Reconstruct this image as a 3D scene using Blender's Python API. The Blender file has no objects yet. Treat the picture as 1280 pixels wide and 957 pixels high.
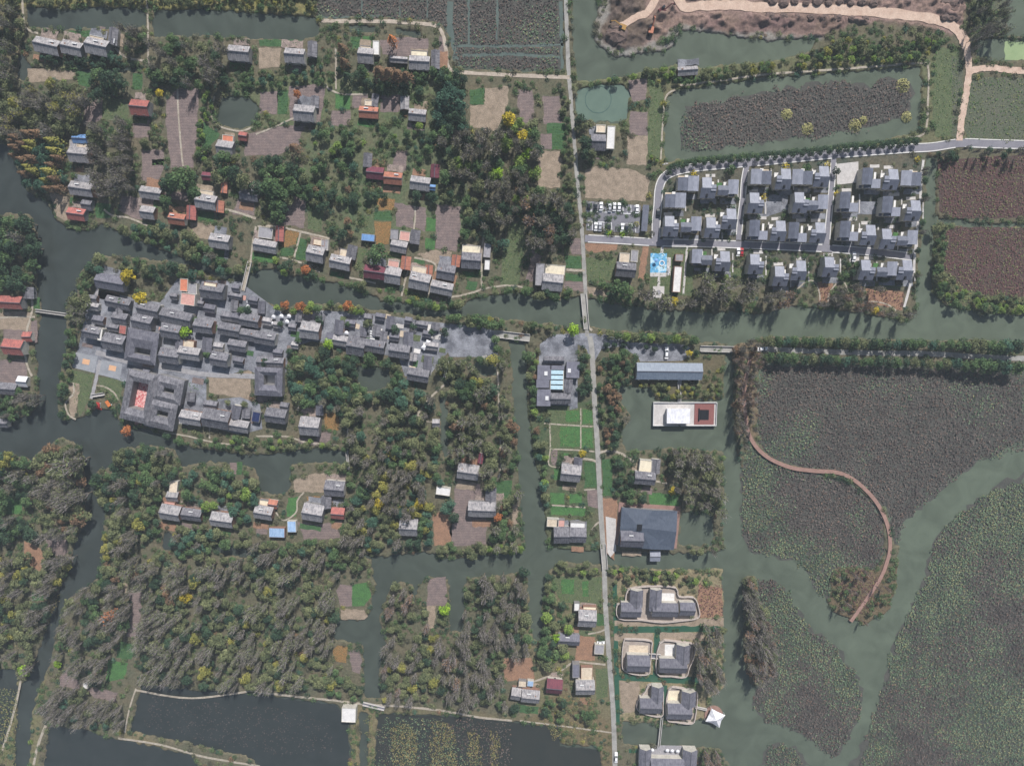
import bpy, math, random
import numpy as np
rnd = random.Random(7); NR = np.random.RandomState(11)
SC = bpy.context.scene
# ---------------------------------------------------------------- camera, sky, sun, exposure
F = 853.33; CX, CY = 640.0, 478.5; CAMH = 360.0; TILT = math.radians(6.6)
cam = bpy.data.cameras.new('camera'); cam.lens = 24.0; cam.sensor_width = 36.0
cam.clip_start = 1.0; cam.clip_end = 12000
camo = bpy.data.objects.new('camera', cam); camo.location = (0, 0, CAMH)
camo.rotation_euler = (-TILT, 0, 0); SC.collection.objects.link(camo); SC.camera = camo
SUN_EL = math.radians(46); SDX, SDY = 0.30, 1.0       # the sun stands towards the top of the picture, a little right
world = bpy.data.worlds.new('World'); SC.world = world; world.use_nodes = True
wn = world.node_tree; wn.nodes.clear()
sky = wn.nodes.new('ShaderNodeTexSky'); sky.sky_type = 'NISHITA'; sky.sun_disc = False
sky.sun_elevation = SUN_EL; sky.sun_rotation = math.atan2(SDX, SDY); sky.air_density = 1.2; sky.dust_density = 1.5
bg = wn.nodes.new('ShaderNodeBackground'); bg.inputs[1].default_value = 0.06
wo = wn.nodes.new('ShaderNodeOutputWorld')
wn.links.new(sky.outputs[0], bg.inputs[0]); wn.links.new(bg.outputs[0], wo.inputs[0])
sl = bpy.data.lights.new('sun', 'SUN'); sl.energy = 4.2; sl.angle = math.radians(0.6); sl.color = (1.0, 0.965, 0.915)
so = bpy.data.objects.new('sun', sl); SC.collection.objects.link(so)
from mathutils import Vector
_h = math.hypot(SDX, SDY)
sdir = Vector((SDX/_h*math.cos(SUN_EL), SDY/_h*math.cos(SUN_EL), math.sin(SUN_EL)))
so.rotation_euler = sdir.to_track_quat('Z', 'Y').to_euler(); so.location = sdir*300
SC.view_settings.view_transform = 'Standard'; SC.view_settings.look = 'None'
SC.view_settings.exposure = 0.42; SC.view_settings.gamma = 1; SC.view_settings.use_curve_mapping = False
HAZE = .00017
SC.render.resolution_x = 1024; SC.render.resolution_y = 765
# ---------------------------------------------------------------- picture position <-> place on the ground
_c, _s = math.cos(-TILT), math.sin(-TILT)
def P(px, py, z=0.0):
    dx = (px-CX)/F; dy = -(py-CY)/F; dz = -1.0
    wy = dy*_c - dz*_s; wz = dy*_s + dz*_c
    k = (CAMH-z)/(-wz)
    return (dx*k, wy*k)
def scale_at(px, py, z=0.0):
    a = P(px-.5, py, z); b = P(px+.5, py, z); c_ = P(px, py-.5, z); d = P(px, py+.5, z)
    return math.hypot(b[0]-a[0], b[1]-a[1]), math.hypot(d[0]-c_[0], d[1]-c_[1])
def to_px(x, y, z=0.0):
    vz = z-CAMH
    yc = y*_c + vz*_s; zc = -y*_s + vz*_c
    return CX + F*x/(-zc), CY - F*yc/(-zc)
# ---------------------------------------------------------------- helpers
def lin(r, g, b, k=1.0):
    f = lambda v: (v/255/12.92) if v/255 <= .04045 else ((v/255+.055)/1.055)**2.4
    return (f(r)*k, f(g)*k, f(b)*k, 1)
def tag(o, label=None, cat=None, group=None, kind=None):
    if label: o['label'] = label
    if cat: o['category'] = cat
    if group: o['group'] = group
    if kind: o['kind'] = kind
    return o
def empty(name, x, y, z=0, rz=0):
    o = bpy.data.objects.new(name, None); o.empty_display_size = 1
    SC.collection.objects.link(o); o.location = (x, y, z); o.rotation_euler = (0, 0, rz); return o
def link(name, me, parent=None, loc=None, rz=0):
    o = bpy.data.objects.new(name, me); SC.collection.objects.link(o)
    if parent: o.parent = parent
    if loc: o.location = loc
    if rz: o.rotation_euler = (0, 0, rz)
    return o
class MB:
    def __init__(s): s.v = []; s.f = []; s.m = []
    def add(s, vs, fs, mi=0):
        n = len(s.v); s.v += [tuple(q) for q in vs]; s.f += [tuple(i+n for i in f) for f in fs]; s.m += [mi]*len(fs); return s
    def box(s, x0, y0, z0, x1, y1, z1, mi=0):
        return s.add([(x0,y0,z0),(x1,y0,z0),(x1,y1,z0),(x0,y1,z0),(x0,y0,z1),(x1,y0,z1),(x1,y1,z1),(x0,y1,z1)],
              [(0,3,2,1),(4,5,6,7),(0,1,5,4),(1,2,6,5),(2,3,7,6),(3,0,4,7)], mi)
    def prism(s, poly, z0, z1, mi=0):
        a = sum(poly[i][0]*poly[(i+1)%len(poly)][1]-poly[(i+1)%len(poly)][0]*poly[i][1] for i in range(len(poly)))
        if a < 0: poly = poly[::-1]
        n = len(poly)
        return s.add([(x,y,z0) for x,y in poly]+[(x,y,z1) for x,y in poly],
              [tuple(range(n))[::-1], tuple(range(n, 2*n))]+[(i,(i+1)%n,(i+1)%n+n,i+n) for i in range(n)], mi)
    def slab(s, a, b, c, d, t, mi=0):       # four corners of the top face (anticlockwise from above), thickness t down
        lo = [(p[0],p[1],p[2]-t) for p in (a,b,c,d)]
        return s.add([a,b,c,d]+lo, [(0,1,2,3),(7,6,5,4),(0,4,5,1),(1,5,6,2),(2,6,7,3),(3,7,4,0)], mi)
    def cyl(s, x, y, z0, z1, r0, r1=None, n=10, mi=0):
        r1 = r0 if r1 is None else r1
        v = [(x+r0*math.cos(2*math.pi*i/n), y+r0*math.sin(2*math.pi*i/n), z0) for i in range(n)]
        v += [(x+r1*math.cos(2*math.pi*i/n), y+r1*math.sin(2*math.pi*i/n), z1) for i in range(n)]
        return s.add(v, [tuple(range(n))[::-1], tuple(range(n,2*n))]+[(i,(i+1)%n,(i+1)%n+n,i+n) for i in range(n)], mi)
    def mesh(s, name, mats):
        me = bpy.data.meshes.new(name); me.from_pydata(s.v, [], s.f)
        for m in (mats if isinstance(mats, (list, tuple)) else [mats]): me.materials.append(m)
        if any(s.m): me.polygons.foreach_set('material_index', s.m)
        me.update(); return me
    def build(s, name, mats, parent=None, loc=None, rz=0): return link(name, s.mesh(name, mats), parent, loc, rz)
def quads_mesh(name, V, mats, tint=None, mi=None):      # V: (n,4,3) array
    n = len(V); me = bpy.data.meshes.new(name)
    me.vertices.add(4*n); me.vertices.foreach_set('co', V.reshape(-1).astype(np.float32))
    me.loops.add(4*n); me.loops.foreach_set('vertex_index', np.arange(4*n, dtype=np.int32))
    me.polygons.add(n); me.polygons.foreach_set('loop_start', np.arange(0, 4*n, 4, dtype=np.int32))
    for m in mats: me.materials.append(m)
    if mi is not None: me.polygons.foreach_set('material_index', mi.astype(np.int32))
    if tint is not None:
        a = me.attributes.new('tint', 'FLOAT', 'FACE'); a.data.foreach_set('value', tint.astype(np.float32))
    me.update(); me.validate() if n < 10 else None
    return me
# ---------------------------------------------------------------- noise and polygon masks
_lat = np.random.RandomState(3).rand(256, 256)
def vnoise(x, y):
    xi = np.floor(x).astype(int); yi = np.floor(y).astype(int); fx = x-xi; fy = y-yi
    fx = fx*fx*(3-2*fx); fy = fy*fy*(3-2*fy)
    g = lambda i, j: _lat[i % 256, j % 256]
    return (g(xi,yi)*(1-fx)+g(xi+1,yi)*fx)*(1-fy)+(g(xi,yi+1)*(1-fx)+g(xi+1,yi+1)*fx)*fy
def fbm(x, y, o=4):
    r = 0; a = .5; t = 0
    for i in range(o): r = r+a*vnoise(x*2**i+17*i, y*2**i+31*i); t += a; a *= .5
    return r/t
MG = 60; MW, MH = 1280+2*MG, 957+2*MG
def inpoly(poly, X, Y):
    c = np.zeros(X.shape, bool); n = len(poly)
    for i in range(n):
        x0, y0 = poly[i]; x1, y1 = poly[(i+1) % n]
        if y0 == y1: continue
        c ^= ((y0 > Y) != (y1 > Y)) & (X < (x1-x0)*(Y-y0)/(y1-y0)+x0)
    return c
def fill(mask, poly, val=1):
    xs = [p[0] for p in poly]; ys = [p[1] for p in poly]
    x0 = max(0, int(min(xs)+MG)-1); x1 = min(MW, int(max(xs)+MG)+2); y0 = max(0, int(min(ys)+MG)-1); y1 = min(MH, int(max(ys)+MG)+2)
    if x1 <= x0 or y1 <= y0: return
    Y, X = np.mgrid[y0:y1, x0:x1]
    m = inpoly(poly, X-MG+.5, Y-MG+.5); sub = mask[y0:y1, x0:x1]; sub[m] = val
def ext(poly):          # push the points on the frame's edge outwards, so that the place goes on past the picture
    r = []
    for x, y in poly:
        if x <= 0: x -= MG
        if x >= 1280: x += MG
        if y <= 0: y -= MG
        if y >= 957: y += MG
        r.append((x, y))
    return r
def ribbon(pts, w):     # polygon around a polyline
    L = []; R = []
    for i, p in enumerate(pts):
        a = pts[max(0, i-1)]; b = pts[min(len(pts)-1, i+1)]
        d = math.hypot(b[0]-a[0], b[1]-a[1]) or 1; nx, ny = -(b[1]-a[1])/d*w/2, (b[0]-a[0])/d*w/2
        L.append((p[0]+nx, p[1]+ny)); R.append((p[0]-nx, p[1]-ny))
    return L+R[::-1]
def smooth(pts, k=4, closed=False):
    if len(pts) < 3: return pts
    n = len(pts); out = []
    rng = range(n) if closed else range(n-1)
    for i in rng:
        g = (lambda j: pts[j % n]) if closed else (lambda j: pts[min(max(j, 0), n-1)])
        p0, p1, p2, p3 = g(i-1), g(i), g(i+1), g(i+2)
        for s in range(k):
            t = s/k
            out.append(tuple(.5*((2*p1[a])+(-p0[a]+p2[a])*t+(2*p0[a]-5*p1[a]+4*p2[a]-p3[a])*t*t+(-p0[a]+3*p1[a]-3*p2[a]+p3[a])*t**3) for a in (0, 1)))
    if not closed: out.append(pts[-1])
    return out
def rect(cx, cy, w, d, ang=0, m=0):
    a = math.radians(ang); c, s = math.cos(a), math.sin(a); r = []
    for u, v in ((-1,-1),(1,-1),(1,1),(-1,1)):
        x, y = u*(w/2+m), v*(d/2+m); r.append((cx+x*c-y*s, cy+x*s+y*c))
    return r
# ---------------------------------------------------------------- materials
MATS = {}
def mat(name, c1, c2=None, scale=1.0, rough=.9, coords='Object', stretch=(1,1,1), detail=6, spec=.3, rand=0.0, bump=0.0, metal=0, fine=0.0, lo=.3, hi=.7):
    if name in MATS: return MATS[name]
    m = bpy.data.materials.new(name); m.use_nodes = True; nt = m.node_tree; N = nt.nodes; L = nt.links
    b = N['Principled BSDF']; b.inputs['Roughness'].default_value = rough; b.inputs['Specular IOR Level'].default_value = spec
    b.inputs['Metallic'].default_value = metal
    c2 = c2 or tuple(v*.75 for v in c1[:3])+(1,)
    if coords == 'Object': src = N.new('ShaderNodeTexCoord').outputs['Object']
    else: src = N.new('ShaderNodeNewGeometry').outputs['Position']
    mp = N.new('ShaderNodeMapping'); mp.inputs['Scale'].default_value = stretch; L.new(src, mp.inputs[0])
    nz = N.new('ShaderNodeTexNoise'); nz.inputs['Scale'].default_value = scale; nz.inputs['Detail'].default_value = detail; nz.inputs['Roughness'].default_value = .65
    L.new(mp.outputs[0], nz.inputs['Vector'])
    mr = N.new('ShaderNodeMapRange'); mr.inputs[1].default_value = lo; mr.inputs[2].default_value = hi; L.new(nz.outputs[0], mr.inputs[0])
    mx = N.new('ShaderNodeMix'); mx.data_type = 'RGBA'; mx.inputs[6].default_value = c1; mx.inputs[7].default_value = c2
    L.new(mr.outputs[0], mx.inputs[0]); out = mx.outputs[2]
    if fine:
        n2 = N.new('ShaderNodeTexNoise'); n2.inputs['Scale'].default_value = 2.2; n2.inputs['Detail'].default_value = 3; L.new(src, n2.inputs['Vector'])
        m2 = N.new('ShaderNodeMapRange'); m2.inputs[1].default_value = .3; m2.inputs[2].default_value = .7; m2.inputs[3].default_value = 1-fine; m2.inputs[4].default_value = 1+fine
        L.new(n2.outputs[0], m2.inputs[0])
        h2 = N.new('ShaderNodeHueSaturation'); L.new(out, h2.inputs['Color']); L.new(m2.outputs[0], h2.inputs['Value']); out = h2.outputs[0]
    if rand:
        oi = N.new('ShaderNodeObjectInfo'); m3 = N.new('ShaderNodeMapRange'); m3.inputs[3].default_value = 1-rand; m3.inputs[4].default_value = 1+rand
        L.new(oi.outputs['Random'], m3.inputs[0]); h3 = N.new('ShaderNodeHueSaturation'); L.new(out, h3.inputs['Color']); L.new(m3.outputs[0], h3.inputs['Value']); out = h3.outputs[0]
    L.new(out, b.inputs['Base Color'])
    if bump:
        bp = N.new('ShaderNodeBump'); bp.inputs['Strength'].default_value = bump; bp.inputs['Distance'].default_value = .3
        L.new(nz.outputs[0], bp.inputs['Height']); L.new(bp.outputs[0], b.inputs['Normal'])
    MATS[name] = m; return m
def leafmat(name, dark, light, rand=.12):
    m = bpy.data.materials.new(name); m.use_nodes = True; nt = m.node_tree; N = nt.nodes; L = nt.links
    b = N['Principled BSDF']; b.inputs['Roughness'].default_value = .85; b.inputs['Specular IOR Level'].default_value = .15
    at = N.new('ShaderNodeAttribute'); at.attribute_name = 'tint'
    mx = N.new('ShaderNodeMix'); mx.data_type = 'RGBA'; mx.inputs[6].default_value = dark; mx.inputs[7].default_value = light
    L.new(at.outputs['Fac'], mx.inputs[0])
    oi = N.new('ShaderNodeObjectInfo'); m3 = N.new('ShaderNodeMapRange'); m3.inputs[3].default_value = 1-rand; m3.inputs[4].default_value = 1+rand
    L.new(oi.outputs['Random'], m3.inputs[0]); h3 = N.new('ShaderNodeHueSaturation'); L.new(mx.outputs[2], h3.inputs['Color']); L.new(m3.outputs[0], h3.inputs['Value'])
    L.new(h3.outputs[0], b.inputs['Base Color'])
    MATS[name] = m; return m
def roofmat(name, c1, c2, rand=.1, rough=.8, pitch=3.2, depth=.35, metal=0):
    # tiled or sheeted roof: courses running down the slope plus weathering
    m = bpy.data.materials.new(name); m.use_nodes = True; nt = m.node_tree; N = nt.nodes; L = nt.links
    b = N['Principled BSDF']; b.inputs['Roughness'].default_value = rough; b.inputs['Specular IOR Level'].default_value = .3; b.inputs['Metallic'].default_value = metal
    tc = N.new('ShaderNodeTexCoord'); nz = N.new('ShaderNodeTexNoise'); nz.inputs['Scale'].default_value = .55; nz.inputs['Detail'].default_value = 8; nz.inputs['Roughness'].default_value = .7
    L.new(tc.outputs['Object'], nz.inputs['Vector'])
    mp = N.new('ShaderNodeMapping'); mp.inputs['Scale'].default_value = (2.5, .5, .5); L.new(tc.outputs['Object'], mp.inputs[0])
    n2 = N.new('ShaderNodeTexNoise'); n2.inputs['Scale'].default_value = 1.0; n2.inputs['Detail'].default_value = 4; L.new(mp.outputs[0], n2.inputs['Vector'])
    av = N.new('ShaderNodeMath'); av.operation = 'ADD'; L.new(nz.outputs[0], av.inputs[0]); L.new(n2.outputs[0], av.inputs[1])
    mr = N.new('ShaderNodeMapRange'); mr.inputs[1].default_value = .82; mr.inputs[2].default_value = 1.18; L.new(av.outputs[0], mr.inputs[0])
    mx = N.new('ShaderNodeMix'); mx.data_type = 'RGBA'; mx.inputs[6].default_value = c1; mx.inputs[7].default_value = c2; L.new(mr.outputs[0], mx.inputs[0])
    wv = N.new('ShaderNodeTexWave'); wv.wave_type = 'BANDS'; wv.bands_direction = 'X'; wv.inputs['Scale'].default_value = pitch/3; wv.inputs['Distortion'].default_value = .4
    L.new(tc.outputs['Object'], wv.inputs['Vector'])
    w2 = N.new('ShaderNodeMapRange'); w2.inputs[3].default_value = 1-depth; w2.inputs[4].default_value = 1+depth*.5; L.new(wv.outputs[0], w2.inputs[0])
    h1 = N.new('ShaderNodeHueSaturation'); L.new(mx.outputs[2], h1.inputs['Color']); L.new(w2.outputs[0], h1.inputs['Value'])
    oi = N.new('ShaderNodeObjectInfo'); m3 = N.new('ShaderNodeMapRange'); m3.inputs[3].default_value = 1-rand; m3.inputs[4].default_value = 1+rand
    L.new(oi.outputs['Random'], m3.inputs[0]); h3 = N.new('ShaderNodeHueSaturation'); L.new(h1.outputs[0], h3.inputs['Color']); L.new(m3.outputs[0], h3.inputs['Value'])
    L.new(h3.outputs[0], b.inputs['Base Color']); MATS[name] = m; return m
ORD = 'first second third fourth fifth sixth seventh eighth ninth tenth eleventh twelfth thirteenth fourteenth fifteenth sixteenth seventeenth eighteenth nineteenth twentieth'.split()
def ordw(i):
    if i < 20: return ORD[i]
    t = (i+1)//10; u = (i+1) % 10
    tens = {2:'twenty',3:'thirty',4:'forty',5:'fifty',6:'sixty'}[t]
    return (tens+'-'+ORD[u-1]) if u else {3:'thirtieth',4:'fortieth',5:'fiftieth',6:'sixtieth'}[t]
# ================================================================ WATER AND LAND (places given in picture units, turned into metres by P)
WATER = [
 # west lake, main river to the junction canal
 [(0,168),(12,182),(24,215),(34,240),(57,250),(68,273),(84,284),(108,290),(128,278),(140,288),(180,302),(215,318),(245,328),(290,346),(322,338),
  (345,336),(380,348),(410,352),(440,360),(475,376),(510,378),(540,388),(575,386),(590,372),(640,366),(690,374),(728,372),
  (728,410),(690,405),(657,402),(600,394),(535,396),(495,390),(440,382),(400,378),(352,384),(318,374),(295,352),(265,345),(230,330),(170,322),(125,318),(98,340),(96,362),(78,385),(84,400),
  (60,440),(46,465),(42,440),(50,400),(50,380),(44,350),(46,300),(38,268),(0,262)],
 [(60,385),(84,388),(82,440),(74,462),(72,500),(78,545),(45,566),(38,580),(30,570),(0,560),(0,536),(36,520),(48,500),(46,465),(50,440),(52,400)],
 # east river
 [(735,372),(760,380),(790,384),(853,390),(960,392),(985,382),(1080,391),(1135,402),(1148,392),(1146,365),(1152,300),(1158,240),(1157,196),(1172,196),(1170,265),(1168,300),(1165,365),(1186,383),(1223,390),(1280,396),
  (1280,430),(1200,426),(960,421),(920,430),(878,428),(853,415),(757,413),(735,405)],
 [(1168,272),(1200,274),(1225,280),(1280,278),(1280,283),(1225,285),(1195,282),(1168,278)],
 # canal south of the river bridge
 [(636,424),(655,424),(660,470),(660,520),(666,560),(675,600),(680,640),(684,686),(750,688),(766,690),(860,692),(905,690),(905,560),(904,480),(910,430),(917,430),(918,480),(917,530),(922,560),(926,600),(929,655),(937,688),
  (960,692),(990,699),(1012,720),(1028,745),(1045,766),(1080,782),(1110,765),(1122,730),(1123,700),(1128,653),(1173,615),(1221,578),(1280,543),(1280,588),(1241,610),(1176,663),(1166,680),(1158,720),(1148,742),(1120,800),
  (1105,857),(1085,920),(1060,957),(1015,957),(998,938),(980,928),(960,933),(948,957),(940,957),(900,935),(778,930),(778,902),(830,908),(880,900),(890,870),(905,860),(905,800),(903,735),(905,712),(815,712),(757,706),
  (700,702),(684,716),(678,760),(680,800),(666,800),(660,740),(658,712),(610,722),(582,722),(578,790),(562,790),(560,724),(535,720),(520,735),(518,790),(515,730),(500,728),(484,740),(474,775),(482,800),(474,845),(476,872),(455,872),(455,840),(452,805),(415,800),(418,776),(460,774),(470,730),(462,700),(440,690),
  (475,697),(530,690),(560,700),(640,690),(656,690),(652,640),(648,600),(646,560),(643,520),(640,470)],
 # ponds and canals of the south west
 [(78,545),(72,523),(98,525),(120,510),(140,514),(150,531),(180,534),(222,553),(250,562),(320,569),(400,560),(436,565),(436,580),(364,578),(362,612),(350,618),(325,615),(318,584),(263,577),(226,583),(218,562),(178,555),(150,562),(145,582),(120,588),(116,600),
  (132,640),(128,680),(122,722),(84,748),(70,790),(62,830),(48,858),(38,900),(34,957),(12,957),(20,900),(24,860),(40,838),(52,800),(70,745),(85,715),(92,680),(108,650),(106,610),(100,556),(78,548)],
 [(176,854),(240,862),(320,868),(420,880),(436,900),(438,957),(332,957),(320,950),(250,932),(162,914)],
 [(60,906),(100,912),(143,924),(240,944),(290,957),(46,957)],
 [(0,838),(20,836),(22,870),(14,900),(2,930),(0,940)],
 [(449,892),(460,892),(458,957),(448,957)],
 [(472,892),(560,894),(642,902),(700,910),(700,932),(750,936),(756,957),(464,957)],
 [(626,906),(672,910),(692,930),(748,934),(754,957),(628,957)],
 [(445,458),(487,460),(488,480),(470,490),(448,484)],
 [(586,452),(622,454),(622,470),(600,468)],
 [(550,495),(558,495),(560,570),(552,570)],
 [(268,680),(300,684),(320,694),(300,698),(270,690)], [(203,662),(215,668),(214,690),(203,688)],
 [(775,482),(816,486),(820,500),(905,500),(905,565),(840,560),(782,564),(776,540),(790,520),(776,504)],
 [(852,640),(892,642),(892,682),(850,682)],
 # top left ponds
 [(30,9),(80,10),(148,8),(182,10),(182,34),(148,34),(90,36),(34,34)], [(187,12),(248,10),(320,16),(393,20),(400,45),(365,50),(320,48),(270,44),(188,46)],
 [(30,66),(35,82),(80,88),(140,84),(180,84),(180,88),(140,90),(80,93),(36,90),(28,104),(20,90),(24,68)],
 [(433,31),(470,32),(468,40),(436,40)],[(492,36),(528,38),(530,46),(494,44)],
 [(277,120),(313,122),(322,130),(321,150),(303,162),(272,156),(270,145)],
 # top ponds
 [(713,0),(725,0),(748,10),(742,30),(745,52),(764,70),(786,72),(808,64),(831,64),(846,52),(852,40),(866,38),(895,43),(960,50),(1003,48),(1022,50),(1014,63),(993,70),(960,76),(878,84),(843,80),(780,95),(722,102),(716,60)],
 [(720,112),(745,106),(780,105),(788,113),(785,148),(775,152),(728,151),(720,140)],
 [(835,120),(848,112),(960,97),(1150,83),(1154,100),(1150,163),(1120,170),(1100,179),(1035,188),(960,195),(832,201),(830,175)],
 [(1256,0),(1280,0),(1280,44),(1261,44)], [(1221,50),(1258,48),(1280,50),(1280,74),(1256,76),(1222,72)],  # left part of the second pool: mostly tree shade, drawn as water
]
MARSH = [   # standing in shallow water: lotus and reed beds (polygon, look)
 ([(950,456),(1280,458),(1280,543),(1221,578),(1173,615),(1128,653),(1121,690),(1110,640),(1085,612),(1062,596),(1010,586),(960,570),(948,552),(946,500)], 'withered', 'east lotus field'),
 ([(940,556),(958,573),(1010,590),(1055,600),(1085,620),(1104,650),(1107,690),(1095,712),(1060,708),(1040,712),(1038,750),(1028,745),(1012,720),(990,699),(960,692),(937,688),(929,655),(926,600),(930,565)], 'mixed', 'round lotus field'),
 ([(1280,588),(1241,610),(1176,663),(1166,680),(1158,720),(1148,742),(1120,800),(1105,857),(1085,920),(1060,957),(1280,957)], 'green', 'south east lotus field'),
 ([(946,724),(962,724),(990,745),(1008,782),(1048,810),(1070,842),(1078,867),(1075,897),(1053,935),(1040,947),(1013,925),(993,913),(960,902),(940,880),(945,860),(962,845),(972,820),(962,780),(950,750)], 'green', 'lotus bed'),
 ([(946,957),(960,935),(980,928),(998,938),(1015,957)], 'green', 'lotus bed'),
 ([(856,133),(880,128),(960,114),(1055,101),(1070,103),(1088,110),(1100,98),(1120,98),(1140,108),(1139,135),(1125,148),(1090,158),(1055,165),(960,176),(903,186),(850,187),(854,160)], 'withered', 'pond lotus'),
 ([(396,22),(480,22),(530,24),(550,29),(562,44),(570,84),(640,88),(704,88),(706,0),(396,0)], 'withered', 'north lotus field'),
 ([(474,895),(640,904),(640,957),(468,957)], 'reed', 'dark reed ponds'),
 ([(190,870),(320,884),(410,895),(420,940),(340,945),(180,908)], 'sunk', 'dark pond weed'),
]
DRY = [  # land again, over the water
 [(185,0),(190,0),(190,90),(184,90)],[(1262,44),(1280,44),(1280,50),(1262,50)],
 [(560,446),(590,446),(590,470),(562,470)],
 [(930,722),(945,720),(960,760),(973,815),(966,845),(950,866),(936,852),(930,790)],
]
wm = np.zeros((MH, MW), np.uint8)
for p in WATER: fill(wm, ext(p))
for p in DRY: fill(wm, ext(p), 0)
for p, k, n in MARSH: fill(wm, ext(p), 1)
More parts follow.
